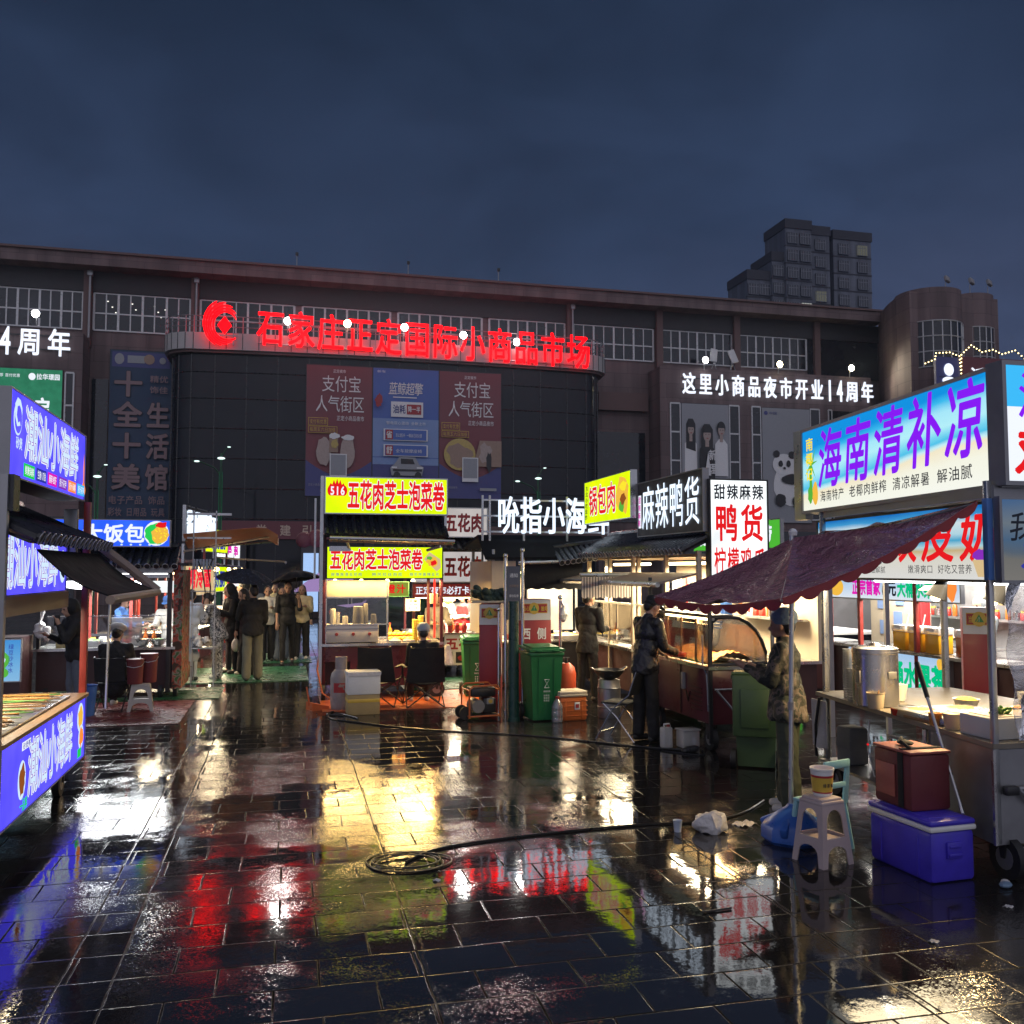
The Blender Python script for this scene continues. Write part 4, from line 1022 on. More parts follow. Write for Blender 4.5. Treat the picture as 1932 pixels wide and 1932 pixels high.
for (x0, x1, y, z, n) in SL:
    for c in range(n):
        x = x0 + (x1 - x0) * (c + .5) / n
        for k in range(6):
            zz = z - 4.2 - 3.0 * k
            if zz < 42: continue
            if first: o = wf; first = False
            else: o = dup(wf, parent=ap)
            o.location = (x - 85, y - 140, zz); wi += 1
            if (x0 == 81.6 and c == 1 and k == 4): o.children[0].data = lit_me
            if (x0 == 86.4 and k == 3) or (x0 == 91.2 and c == 1 and k == 0): o.children[0].data = dim_me
# distant block at the right edge
t = thing('apartment_tower', 'low dark block far off at the right edge beyond the round towers', 'building', (98, 105, 0)); k = MB((98, 105, 0)); k.bx(93, 112, 105, 120, 0, 28, 'apt_dark'); k.bx(95, 104, 104.8, 118, 28, 30, 'apt_dark'); k.build('wall', t)

# ---------------------------------------------------------------- street lamps mirrored in the hall glass, built as posts before it
SLP = [(-3.05, 46, 7.9, 'reflection of a slim green lit street lamp with three heads left of the banners'), (-8.5, 46, 6.9, 'reflection of a slim street lamp with one glowing arm beside the dim blue board'), (12.6, 46, 7.3, 'reflection of a slim street lamp glowing right of the banners')]
for i, (x, y, h, l) in enumerate(SLP):
    t = thing('lamp_reflection', l, 'street lamp', (x, y, 0), 0, 'street lamp reflections built before the hall')
    k = MB(); k.cone((0, 0, 0), (0, 0, h - .3), .09, .05, 'bin_dark', 10); k.tube([(0, 0, h - 1.4), (-.3, 0, h - 1.0), (-.9, 0, h - .75), (-1.3, 0, h - .72)], .035, 'bin_dark', 6); k.tube([(0, 0, h - .5), (.2, 0, h - .1), (.35, 0, h + .0)], .03, 'bin_dark', 6)
    k.build('pole', t)
    k = MB()
    for dx in (-.07, .07): k.rod((dx, -.1, .3), (dx, -.1, h - 1.2), .008, 'strip_green', 5)
    k.build('light_strip', t)
    for (dx, dz, r) in ((-1.1, h - .72, .06), (.0, h - .55, .085), (.35, h + .0, .04)):
        q = MB(); q.ball((dx, -.05, dz), (r * 2.2, r, r * .7), 'street_glow', 10); q.build('lamp_head', t)

# ---------------------------------------------------------------- things in the square behind the stalls
t = thing('display_totem', 'pale blue lit advertising screen standing at the end of the alley', 'screen', (1.0, 40, 0))
k = MB((1, 40, 0)); k.bx(.62, 1.45, 40, 40.3, 0, 3.1, 'panel_dark', .04); k.build('housing', t); k = MB((1, 40, 0)); k.bx(.72, 1.35, 39.97, 39.995, .3, 2.75, 'screen_pale'); k.build('screen', t)
k = MB((1, 40, 0)); k.ball((.75, 40.1, 3.3), (.35, .25, .35), 'banner_maroon', 12); k.ball((1.25, 40.1, 3.35), (.4, .25, .4), 'print_maroon', 12); k.build('topper', t)
t = thing('canopy_tent', 'lilac lit tent canopy at the end of the wet alley', 'tent', (1.2, 37, 0)); k = MB((1.2, 37, 0))
k.prism([(.35, 37, 1.2), (2.6, 37, 1.2), (2.6, 37, 2.35), (1.7, 37, 2.2)], (0, 2.2, 0), 'canopy_glow_lilac'); k.build('canopy', t); k = MB((1.2, 37, 0))  # the canopy cloth itself is emissive
for x in (.4, 2.55):
    for y in (37.05, 39.1): k.rod((x, y, 0), (x, y, 1.3), .03, 'steel_dull', 6)
k.build('frame', t)
t = thing('parked_car', 'dark saloon car parked behind the yellow signed stall', 'car', (3.7, 29.5, 0), R(8))
k = MB()
prof = [(-2.2, .35), (-2.25, .7), (-2.0, .92), (-1.2, 1.0), (-.5, 1.42), (.75, 1.45), (1.5, 1.05), (2.15, .9), (2.25, .6), (2.2, .35)]
k.prism([(x, -.85, z) for x, z in prof], (0, 1.7, 0), 'car_dark'); k.build('body', t, smooth=.5)
k = MB(); k.prism([(-1.05, -.862, 1.02), (-.45, -.862, 1.36), (.7, -.862, 1.38), (1.25, -.862, 1.06)], (0, .01, 0), 'dark_pane'); k.build('window', t)
for x in (-1.35, 1.4):
    for y in (-.82, .82):
        k = MB(); k.cone((x, y - .1, .33), (x, y + .1, .33), .33, .33, 'rubber', 18); k.cone((x, y - .105, .33), (x, y + .105, .33), .19, .19, 'alu', 14); k.build('wheel', t)
k = MB(); k.box((-2.22, -.6, .72), (.08, .35, .12), 'print_red', .02); k.box((-2.22, .6, .72), (.08, .35, .12), 'print_red', .02); k.build('tail_light', t)
# ================================================================ THE STALLS
def tile_roof(parent, E0, E1, S, off, pitch=.15, rings=True, name='tile_roof', sag=0.0):
    """dark clay tile roof: eave from E0 to E1, S runs from the eave up to the ridge"""
    E0, E1, S = Vector(E0), Vector(E1), Vector(S); A = E1 - E0; L = A.length; a = A / L
    N = a.cross(S).normalized()
    if N.z < 0: N = -N
    b = MB(off)
    b.prism([E0 - N * .05, E1 - N * .05, E1 + S - N * .05, E0 + S - N * .05], N * .05, 'tile_black')
    n = max(2, int(round(L / pitch)))
    for k in range(n + 1):
        p = E0 + a * (L * k / n) + N * .012
        m = p + S * .5 - N * sag
        b.tube([p - S.normalized() * .04, m, p + S], .042, 'tile_black', 7)
        if rings:
            c = p - S.normalized() * .045
            b.cone(c + S.normalized() * .01, c - S.normalized() * .012, .05, .05, 'tile_black', 10)
            t = S.normalized(); u = a; v = t.cross(u).normalized()
            b.tube([c - t * .014 + (u * math.cos(q * PI / 6) + v * math.sin(q * PI / 6)) * .047 for q in range(12)], .006, 'tile_rim', 4, closed=True)
    b.tube([E0 + S + N * .03, E1 + S + N * .03], .06, 'tile_black', 8)
    return b.build(name, parent)
def post(parent, x, y, z0, z1, m, off, r=.025, name='post'):
    b = MB(off); b.bx(x - r, x + r, y - r, y + r, z0, z1, m, .004); return b.build(name, parent)
def wheel(parent, x, y, r, off, axis='x', name='wheel'):
    b = MB(off); d = Vector((.03, 0, 0)) if axis == 'x' else Vector((0, .03, 0))
    c = Vector((x, y, r)); b.cone(c - d, c + d, r, r, 'rubber', 20); b.cone(c - d * 1.1, c + d * 1.1, r * .55, r * .55, 'steel_dull', 14)
    e = Vector((0, .05, 0)) if axis == 'x' else Vector((.05, 0, 0))
    b.prism([c - d * 1.6 - e + Vector((0, 0, r * 1.25)), c - d * 1.6 + e + Vector((0, 0, r * 1.25)), c - d * 1.6 + e * .3, c - d * 1.6 - e * .3], d * .4, 'black_metal')
    b.prism([c + d * 1.3 - e + Vector((0, 0, r * 1.25)), c + d * 1.3 + e + Vector((0, 0, r * 1.25)), c + d * 1.3 + e * .3, c + d * 1.3 - e * .3], d * .4, 'black_metal')
    return b.build(name, parent)
def tube_lamp(parent, p0, p1, off, m='tube_white', r=.018, name='tube_lamp'):
    b = MB(off); b.rod(p0, p1, r, m, 8); return b.build(name, parent)
def pane(parent, pts, off, m='glass', name='glass_pane', n=(0, 0, .004)):
    b = MB(off); b.prism(pts, n, m); return b.build(name, parent, smooth=0)

# ---------------------------------------------------------------- stall A: blue seafood stall at the left edge (faces +X)
AO = (-2.7, 8.4, 0); UX = (0, 1, 0)
A = thing('food_stall', 'blue signed seafood stall with a black tile roof cut off by the left edge', 'food stall', AO)
s = Sign((-1.90, 7.12, 2.72), UX, 2.50, .61, .30, 'blue_lit', 'steel_dull', AO, .012)
s.disc(.20, .42, .11, .12, 'lit_pale_ink'); s.disc(.20, .42, .095, .105, 'blue_lit')
s.poly([(.20 + .10 * math.cos(R(a)) * q, .46 + .10 * math.sin(R(a)) * q) for a, q in ((200, 1), (150, 1.15), (110, 1.2), (70, 1.1), (30, 1.0), (0, .9), (20, .75), (70, .7), (130, .6), (200, .55), (260, .7), (300, .6), (300, .95), (250, 1.05))], 'lit_pale_ink')
s.text('砂煲', .14, .20, .16, .09, 'lit_pale_ink', .02)
s.text('潮汕小海鲜', .36, .155, 1.80, .40, 'lit_pale_ink', .014, .05, out='lit_white_ink', outw=.034, line='lit_violet')
s.poly([(2.33, .05), (2.47, .05), (2.46, .12), (2.42, .16), (2.42, .3), (2.39, .44), (2.36, .3), (2.37, .16), (2.32, .12)], 'lit_orange'); s.disc(2.40, .09, .075, .04, 'lit_orange')
for k, (c, tx) in enumerate((('lit_green', '鲜腌海鲜'), ('lit_navy', '生腌八爪鱼'), ('lit_magenta', '醉虾'), ('lit_violet', '捞汁花甲'), ('lit_orange', '捞汁小海鲜'), ('lit_cyan', '捞汁花甲'))):
    u = .30 + k * .335; s.rect(u, .015, u + .31, .115, c); s.text(tx, u + .03, .03, .25, .07, 'lit_white_ink', .01)
s.build(A)
s = Sign((-2.02, 7.15, 1.86), UX, 2.38, .50, .06, 'blue_lit', 'steel_dull', AO, .012)
s.text('潮汕小海鲜', .30, .05, 1.75, .42, 'lit_pale_ink', .014, .05, out='lit_white_ink', outw=.034, line='lit_violet'); s.disc(2.22, .22, .12, .15, 'lit_pale_ink'); s.blob(2.22, .22, .09, .11, 'lit_black_ink', 14, .3); s.build(A)
b = MB(AO); b.bx(-2.05, -1.99, 7.1, 9.55, 1.70, 1.85, 'panel_cream'); b.build('fascia', A)
tile_roof(A, (-1.70, 7.0, 2.28), (-1.70, 9.62, 2.28), (-.78, 0, .34), AO, .16)
s = Sign((-1.83, 6.9, .30), UX, 2.70, .57, .05, 'blue_lit', 'steel_dull', AO, .012)
s.text('潮汕小海鲜', .72, .07, 1.45, .42, 'lit_pale_ink', .014, .05, out='lit_white_ink', outw=.034, line='lit_violet')
s.disc(.52, .24, .105, .14, 'lit_pale_ink'); s.blob(.52, .24, .075, .11, 'lit_brown', 18, .2); s.rect(.48, .45, .72, .51, 'lit_white_ink'); s.text('砂煲粥', .5, .455, .2, .05, 'lit_navy', .01); s.text('一品鲜', .44, .02, .2, .09, 'lit_green', .03)
s.disc(2.40, .40, .13, .13, 'lit_pale_ink'); s.blob(2.40, .40, .1, .1, 'lit_amber', 14, .3); s.disc(2.42, .22, .11, .11, 'lit_pale_ink'); s.blob(2.42, .22, .085, .085, 'lit_orange', 14, .3); s.rect(2.26, .05, 2.42, .13, 'lit_green'); s.build(A, 'front_board')
b = MB(AO); b.bx(-3.2, -1.95, 6.9, 9.5, .25, .80, 'burgundy_dark'); b.build('cabinet', A)
b = MB(AO); b.bx(-3.2, -1.80, 6.85, 9.62, .855, .885, 'wood'); b.build('counter_top', A)
post(A, -1.86, 9.64, .25, 2.7, 'red_paint', AO, .03); post(A, -3.2, 9.6, .2, 2.6, 'red_paint', AO); post(A, -1.86, 6.9, .25, 2.7, 'steel_dull', AO, .03)
wheel(A, -1.98, 9.3, .12, AO, 'x')
b = MB(AO); b.box((-2.0, 9.62, 2.42), (.12, .08, .42), 'steel_dull', .01); b.build('corner_bracket', A)
b = MB(AO)                                                             # folding awning on its arms
b.grid(lambda u, v: (-1.74 + .48 * v, 7.3 + 2.35 * u, 2.20 - .33 * v - .05 * math.sin(PI * v)), 8, 6, 'tarp_dark', (0, 0, -.012))
aw = b.build('awning', A)
b = MB(AO); b.tube([(-1.75, 9.70, 2.28), (-1.5, 9.71, 2.08), (-1.22, 9.73, 1.84)], .045, 'awning_beige', 8); b.rod((-1.24, 7.3, 1.83), (-1.22, 9.75, 1.83), .035, 'awning_beige', 8); b.build('roller', aw)
b = MB(AO); b.tube([(-1.84, 9.66, 1.98), (-1.62, 9.68, 1.93), (-1.28, 9.7, 1.80)], .02, 'steel', 6); b.box((-1.62, 9.68, 1.93), (.07, .05, .09), 'black_metal', .01); b.build('folding_arm', aw)
b = MB(AO); b.rod((-1.64, 9.66, 1.95), (-1.66, 9.68, .72), .013, 'alu', 6); b.build('prop', aw)
tube_lamp(A, (-2.35, 7.2, 1.78), (-2.35, 9.4, 1.78), AO, 'tube_warm'); lamp((-2.5, 8.3, 1.70), .4, 48.8, (1, .86, .62), sy=2.0)
b = MB(AO)
for k in range(9): b.ball((-2.05 - (k % 3) * .12, 9.5, 2.95 + .01 * k), .012, 'tile_black', 6)
b.bx(-2.6, -1.8, 6.9, 7.05, 2.45, 2.70, 'tile_black'); b.build('ridge_bracket', A)

# ---------------------------------------------------------------- stall B: rice stall with blue sign (faces -Y)
BO = (-2.8, 16.4, 0)
B = thing('food_stall', 'rice stall with a blue sign picturing a plate of fried rice', 'food stall', BO)
s = Sign((-3.65, 15.88, 2.43), YN, 1.82, .41, .14, 'cyan_blue_lit', 'steel_dull', BO, .015)
s.text('大饭包', .52, .05, .92, .30, 'lit_white_ink', .03, .06)
s.disc(1.62, .205, .19, .20, 'lit_white_ink'); s.blob(1.62, .2, .17, .18, 'lit_green', 20, .12); s.blob(1.68, .18, .13, .14, 'lit_amber', 20, .15); s.blob(1.70, .34, .09, .05, 'lit_red', 14, .3)
for k in range(16): s.disc(1.58 + rnd.random() * .2, .08 + rnd.random() * .2, .014, .012, 'lit_yellow_ink', 6)
for k in range(9): s.disc(.55 + k * .14, .02, .02, .015, 'lit_pale_ink', 8)
s.build(B)
tile_roof(B, (-3.9, 15.7, 2.12), (-1.72, 15.7, 2.12), (0, .5, .28), BO, .14, True)
b = MB(BO); b.bx(-3.9, -1.75, 15.72, 15.78, 2.0, 2.09, 'steel_dull'); b.bx(-3.9, -1.75, 15.75, 16.9, 2.02, 2.05, 'panel_dark'); b.bx(-3.85, -1.8, 15.74, 15.80, 1.92, 1.98, 'alu'); b.build('roof_frame', B)
b = MB(BO); b.bx(-3.75, -1.75, 15.9, 16.9, .15, .78, 'burgundy_dark'); b.build('cabinet', B)
b = MB(BO); b.bx(-3.8, -1.70, 15.80, 16.95, .78, .82, 'steel'); b.build('counter_top', B)
post(B, -3.72, 15.86, .8, 2.1, 'black_metal', BO); post(B, -1.80, 15.84, .1, 2.1, 'panel_dark', BO, .035); post(B, -3.2, 17.0, .1, 2.1, 'red_paint', BO); post(B, -2.55, 17.0, .1, 2.1, 'red_paint', BO); post(B, -1.78, 17.0, .1, 2.1, 'red_paint', BO)
b = MB(BO); b.bx(-1.74, -1.60, 15.82, 17.0, .15, 2.05, 'post_print'); b.build('side_panel', B)
pane(B, [(-3.6, 15.86, .84), (-1.85, 15.86, .84), (-1.85, 15.86, 1.32), (-3.6, 15.86, 1.32)], BO, 'glass', 'glass_pane', (0, .006, 0))
pane(B, [(-3.6, 15.88, 1.08), (-1.85, 15.88, 1.08), (-1.85, 16.2, 1.08), (-3.6, 16.2, 1.08)], BO, 'glass', 'glass_shelf')
b = MB(BO); b.rod((-3.6, 15.86, 1.32), (-1.85, 15.86, 1.32), .008, 'steel', 6); b.build('glass_rail', B)
wheel(B, -1.70, 16.0, .13, BO, 'x'); wheel(B, -1.92, 15.95, .11, BO, 'x'); wheel(B, -3.6, 15.95, .11, BO, 'x')
tube_lamp(B, (-2.75, 16.2, 1.97), (-1.85, 16.2, 1.97), BO, 'tube_white', .022); b = MB(BO); b.bx(-2.45, -1.82, 16.85, 16.9, 1.66, 1.86, 'white_lit'); b.build('light_panel', B)
b = MB(BO); b.grid(lambda u, v: (-3.85 + 1.6 * u, 16.9 - .2 * v, 1.86 - .1 * v - .03 * abs(math.sin(u * 14)) * v), 28, 2, 'foam', (0, .01, 0)); b.build('rear_awning', B)
lamp((-2.75, 16.4, 1.94), 1.8, 154.4, (.95, .98, 1.0), sy=.9)
# ---------------------------------------------------------------- further stalls on the left of the alley (face +X)
def alley_stall(y0, y1, label, kind):
    o = (-2.4, (y0 + y1) / 2, 0); t = thing('food_stall', label, 'food stall', o); x = -1.72; L = y1 - y0
    b = MB(o); b.bx(-3.3, x - .05, y0, y1, .2, .80, 'burgundy' if kind != 'y' else 'wood'); b.build('cabinet', t)
    b = MB(o); b.bx(-3.4, x, y0 - .04, y1 + .04, .80, .84, 'steel'); b.build('counter_top', t)
    for yy in (y0, y1):
        post(t, x, yy, .1, 2.55, 'alu' if kind != 'y' else 'red_paint', o); post(t, -3.3, yy, .1, 2.4, 'red_paint', o)
    if kind == 'led':
        s = Sign((x + .03, y0, 2.62), UX, L, .66, .05, 'panel_dark', 'alu', o, .02); s.text('酱香饼烤冷面', .08, .06, L - .16, .54, 'letter_white', .015, .05, depth=.04); s.build(t)
        s = Sign((x + .02, y0 + .1, 1.55), UX, L - .2, .62, .06, 'lit_cream', 'alu', o, .02); s.text('烤冷面', .2, .12, L * .75, .42, 'lit_crimson', .05); s.build(t)
    elif kind == 'y':
        s = Sign((x + .02, y0, 2.50), UX, L, .56, .08, 'yellow_lit', 'alu', o, .02); s.text('淀粉肠', .25, .08, L - .5, .4, 'lit_navy', .05); s.build(t)
        s = Sign((x + .02, y0, 1.50), UX, L, .62, .08, 'yellow_lit', 'alu', o, .02); s.text('淀粉肠', .25, .1, L - .5, .42, 'lit_navy', .05); s.build(t)
    else:
        s = Sign((x + .02, y0, 2.42), UX, L, .5, .08, 'white_lit', 'alu', o, .02); s.text('炸串', .3, .08, L - .6, .36, 'lit_magenta', .05); s.build(t)
        s = Sign((x + .02, y0, 1.50), UX, L, .5, .08, 'white_lit', 'alu', o, .02); s.text('炸串', .3, .08, L - .6, .36, 'lit_crimson', .05); s.build(t)
    t.rotation_euler = (0, 0, -R(8))
    b = MB(o); b.prism([(x + .1, y0 - .1, 2.12), (x + .1, y1 + .1, 2.12), (-3.4, y1 + .1, 2.34), (-3.4, y0 - .1, 2.34)], (0, 0, .05), 'tile_black'); b.build('roof', t)
    tube_lamp(t, (x - .3, y0 + .2, 1.98), (x - .3, y1 - .2, 1.98), o, 'tube_warm', .02)
    lamp((x - .5, (y0 + y1) / 2, 1.92), .9, 243.8, (1, .82, .54), sy=L * .8)
    for yy in (y0 + .3, y0 + (y1 - y0) * .65):  # bulbs and the lamp beside them added to brighten the alley
        b = MB(o); b.rod((x + .25, yy, 2.10), (x + .25, yy, 2.34), .005, 'cable', 5); b.ball((x + .25, yy, 2.06), .05, 'tube_warm', 10); b.build('bulb', t)
    lamp((x + .3, (y0 + y1) / 2, 2.0), .3, 44.2, (1, .80, .50), sy=1.2)
    return t
C1 = alley_stall(18.9, 21.6, 'stall behind the rice stall with a slanting row of white lit characters', 'led')
C2 = alley_stall(23.6, 26.2, 'alley stall with two yellow lit signs above the crowd', 'y')
C3 = alley_stall(27.2, 29.6, 'farther alley stall with small white and pink signs', 'w')
C4 = alley_stall(31.0, 33.4, 'farthest small alley stall on the left before the hall', 'w')
o = (-1.2, 20, 0)
t = thing('awning', 'orange brown fabric awning stretched over the queue in the alley', 'awning', o)
b = MB(o); b.grid(lambda u, v: (-1.9 + 1.75 * v, 18.6 + 2.2 * u, 2.72 - .25 * math.sin(PI * u) * (1 - v * .3) + .18 * v - .6 * max(0, v - .85) * 2), 10, 8, 'awning_orange', (0, 0, .012)); b.build('canopy', t)
b = MB(o); b.rod((-1.9, 18.7, 2.40), (-.25, 19.2, 2.72), .022, 'alu', 6); b.rod((-1.9, 20.6, 2.5), (-.2, 20.7, 2.66), .022, 'alu', 6); b.rod((-.25, 19.2, 2.72), (-.2, 20.7, 2.66), .02, 'alu', 6); b.build('frame', t)
t = thing('awning', 'flat pale folding awning lit from below beyond the orange canopy', 'awning', (-1, 26, 0))
b = MB((-1, 26, 0)); b.grid(lambda u, v: (-1.7 + 1.7 * v, 24 + 3 * u, 2.35 - .1 * v), 4, 4, 'awning_beige', (0, 0, .02)); b.rod((-.0, 24, 2.24), (-.0, 27, 2.24), .03, 'alu', 6); b.build('canopy', t)
t = thing('rack', 'metal rack with hanging cables and cups on the side of the rice stall', 'rack', (-1.35, 17.5, 0)); b = MB((-1.35, 17.5, 0))
for z in (2.05, 1.66, 1.42): b.bx(-1.62, -1.2, 17.3, 17.34, z, z + .02, 'alu')
for x in (-1.6, -1.22): b.bx(x, x + .02, 17.3, 17.32, 0.0, 3.1, 'alu')
b.tube([(-1.5, 17.29, 2.2), (-1.42, 17.25, 2.0), (-1.36, 17.22, 1.6), (-1.4, 17.26, 1.45)], .012, 'cable', 6); b.tube([(-1.25, 17.29, 2.25), (-1.33, 17.25, 2.05), (-1.28, 17.22, 1.75), (-1.3, 17.26, 1.45)], .012, 'cable', 6); b.build('frame', t)
b = MB((-1.35, 17.5, 0))
for k in range(7): b.rod((-1.58 + k * .055, 17.36, 2.07), (-1.58 + k * .055, 17.36, 2.24), .022, 'cloth_pale', 8)
b.build('cup_row', t)
b = MB((-1.35, 17.5, 0)); b.bx(-1.7, -.95, 17.3, 17.34, 3.02, 3.06, 'alu'); b.bx(-1.7, -.95, 17.3, 17.34, 2.6, 2.63, 'alu'); b.build('upper_beam', t)

# ---------------------------------------------------------------- stall D: yellow signed cheese roll stall in the middle (faces -Y)
DO = (1.53, 15.6, 0)
D = thing('food_stall', 'yellow signed pork and cheese roll stall with red characters and a warm lit glass griddle', 'food stall', DO)
s = Sign((.60, 14.88, 2.95), YN, 1.93, .56, .16, 'yellow_lit', 'alu', DO, .02)
s.poly([(.05 + .25 * k / 10, .42 + (.13 if k % 2 else .04) * math.sin(PI * (k + .5) / 11)) for k in range(11)] + [(.30, .38), (.05, .38)], 'lit_red')
s.rect(.075, .27, .285, .435, 'lit_white_ink'); s.disc(.075, .352, .05, .083, 'lit_red'); s.disc(.285, .352, .05, .083, 'lit_red'); s.rect(.07, .27, .29, .435, 'lit_red'); s.text('516', .065, .285, .235, .13, 'lit_white_ink', .03, .04)
s.text('五花肉芝士泡菜卷', .34, .06, 1.55, .46, 'lit_red', .030, .04, out='lit_white_ink', outw=.034); s.build(D)
s = Sign((.64, 14.93, 1.92), YN, 1.83, .49, .08, 'yellow_lit', 'black_metal', DO, .015)
s.text('五花肉芝士泡菜卷', .04, .13, 1.47, .33, 'lit_red', .030, .04, out='lit_white_ink', outw=.034)
s.poly([(1.53, .30), (1.62, .42), (1.80, .30), (1.81, .16), (1.74, .10)], 'lit_cream'); s.blob(1.67, .26, .10, .09, 'lit_amber', 14, .25); s.blob(1.69, .24, .06, .04, 'lit_red', 10, .3); s.blob(1.62, .32, .05, .03, 'lit_leaf', 10, .3)
for u, tx in ((.06, '鲜嫩爽滑五花肉'), (.70, '韩风拉丝泡菜'), (1.3, '糖浆拌酱辣五花')): s.text(tx, u, .03, .48, .055, 'lit_navy', .0, .25)
s.build(D)
tile_roof(D, (.62, 14.72, 2.60), (2.50, 14.72, 2.60), (0, .55, .33), DO, .15, False)
b = MB(DO); b.rod((.66, 14.62, 2.54), (2.62, 14.62, 2.50), .035, 'alu', 10); b.rod((.66, 14.66, 2.50), (2.6, 14.66, 2.46), .02, 'awning_beige', 8); aw = b.build('roller_awning', D)
b = MB(DO); b.tube([(.92, 14.66, 2.50), (.98, 14.8, 2.36)], .025, 'alu', 6); b.bx(.66, .98, 14.75, 14.8, 2.34, 2.42, 'alu'); b.tube([(2.4, 14.66, 2.42), (2.2, 14.8, 2.36)], .025, 'alu', 6); b.build('folding_arm', aw)
b = MB(DO); b.bx(.52, .57, 14.86, 14.98, .1, 3.53, 'alu'); b.bx(.44, .47, 15.2, 15.3, 1.9, 3.2, 'alu'); b.bx(2.5, 2.54, 14.9, 15.0, 2.6, 3.5, 'alu'); b.build('sign_frame', D)
for x in (.60, 2.47):
    for y in (14.98, 16.4): post(D, x, y, .12, 2.6, 'burgundy', DO, .025)
b = MB(DO); b.bx(1.02, 2.46, 15.02, 16.4, .2, .84, 'burgundy'); b.bx(.62, 1.02, 15.3, 16.4, .2, .84, 'burgundy_dark'); b.bx(.60, 1.02, 15.0, 15.3, .6, .84, 'burgundy'); b.build('cabinet', D)
b = MB(DO); b.bx(.56, 2.50, 14.92, 16.45, .845, .885, 'steel'); b.build('counter_top', D)
b = MB(DO); b.bx(.64, 1.46, 15.0, 15.5, .90, 1.17, 'griddle_steel', .01); b.bx(.64, 1.46, 14.995, 15.0, 1.10, 1.12, 'steel_dull'); gd = b.build('griddle', D)
for x in (.80, 1.06, 1.32): b = MB(DO); b.cone((x, 15.0, 1.03), (x, 14.97, 1.03), .028, .024, 'red_paint', 12); b.build('knob', gd)
b = MB(DO)
for (x, y, z0, z1, r) in ((.75, 15.25, 1.17, 1.42, .05), (.83, 15.3, 1.17, 1.36, .04), (1.15, 15.2, 1.17, 1.46, .09), (1.28, 15.3, 1.17, 1.5, .04), (.95, 15.3, 1.17, 1.3, .05), (1.4, 15.25, 1.17, 1.33, .05)): b.cone((x, y, z0), (x, y, z1), r, r * .85, rnd.choice(['steel', 'black_metal', 'wood', 'steel_dull']), 12)
b.build('cooking_pot', D)
b = MB(DO); b.bx(.62, 1.62, 14.99, 15.55, 1.62, 1.88, 'panel_cream'); b.build('hood', D)
b = MB(DO); 
for x in (.63, 1.6): b.bx(x - .012, x + .012, 14.985, 15.01, .89, 1.9, 'alu')
b.bx(.62, 1.62, 14.985, 15.01, 1.60, 1.625, 'alu'); b.bx(.62, 1.62, 14.985, 15.01, 1.17, 1.19, 'alu'); b.build('case_frame', D)
pane(D, [(.64, 14.99, 1.19), (1.59, 14.99, 1.19), (1.59, 14.99, 1.6), (.64, 14.99, 1.6)], DO, 'glass_warm', 'glass_pane', (0, .005, 0))
b = MB(DO); b.rod((2.36, 15.0, .95), (2.36, 15.0, 1.9), .016, 'red_tube', 8); b.bx(2.30, 2.42, 15.02, 15.1, 1.5, 1.66, 'panel_cream'); b.build('red_light_tube', D)
for k in range(4): b = MB(DO); b.cone((.78 + .42 * k, 15.25, 1.90), (.78 + .42 * k, 15.25, 1.86), .02, .04, 'tube_warm', 10); b.build('bulb', D)
lamp((1.1, 14.86, 1.90), .9, 10.4, (1, .66, .24), sy=.06); lamp((2.0, 14.86, 1.90), .8, 19.5, (1, .66, .24), sy=.06)
lamp((1.1, 15.25, 1.58), .9, 80.6, (1, .64, .22), sy=.4); lamp((1.9, 15.5, 1.88), 1.0, 149.5, (1, .64, .22), sy=.8)
wheel(D, 2.40, 15.0, .13, DO, 'y'); wheel(D, .60, 15.0, .13, DO, 'x'); wheel(D, 2.2, 16.2, .13, DO, 'y')
s = Sign((1.62, 15.9, 1.60), YN, .43, .24, .02, 'green_sign_warm', 'bin_dark', DO, .01); s.text('橙汁', .05, .05, .33, .15, 'lit_red', .04, .2); s.build(D, 'juice_board')
s = Sign((1.98, 15.7, 1.36), YN, .24, .20, .01, 'print_white', 'alu', DO, .006)
for q in range(3): s.text(('温馨', '点单小程序', '请扫码点餐')[q], .04, .14 - .055 * q, .16, .04, 'print_black', .01)
s.build(D, 'menu_card')
b = MB(DO); b.tube([(.55, 14.9, .85), (.50, 14.85, .5), (.58, 14.75, .15), (.75, 14.6, .03), (1.0, 14.3, .02)], .014, 'cooler_orange', 6); b.build('orange_hose', D)

# ---------------------------------------------------------------- stall E: white signed pork stall behind D (faces -Y)
EO = (3.2, 18.6, 0)
E_ = thing('food_stall', 'white signed crispy pork stall with red characters standing behind the bins', 'food stall', EO)
for (z, h, m, w0, inkm) in ((2.70, .55, 'white_soft', 2.40, 'print_red'), (1.82, .60, 'white_soft', 2.40, 'print_red')):
    s = Sign((w0, 17.9, z), YN, 1.45, h, .12, m, 'box_white', EO, .02); s.text('脆皮五花肉', .08, h * .16, 1.30, h * .66, 'lit_crimson' if False else 'print_red', .04, .05); s.build(E_)
s = Sign((2.40, 17.92, 1.53), YN, 1.45, .24, .06, 'print_red', 'burgundy', EO, .015); s.text('正定夜市必打卡美食', .05, .04, 1.36, .16, 'lit_white_ink', .02, .05); s.build(E_)
s = Sign((2.40, 17.86, .22), YN, 1.55, .56, .05, 'print_white', 'box_white', EO, .015); s.text('脆皮五花肉', .10, .28, 1.3, .24, 'print_red', .04, .05)
for k in range(4): s.rect(.15 + k * .34, .03, .42 + k * .34, .24, 'print_black'); s.blob(.285 + k * .34, .135, .08, .06, 'print_green' if k % 2 else 'print_red', 10, .3)
s.build(E_, 'front_board')
tile_roof(E_, (2.3, 17.7, 2.44), (3.95, 17.7, 2.44), (0, .4, .22), EO, .14, False)
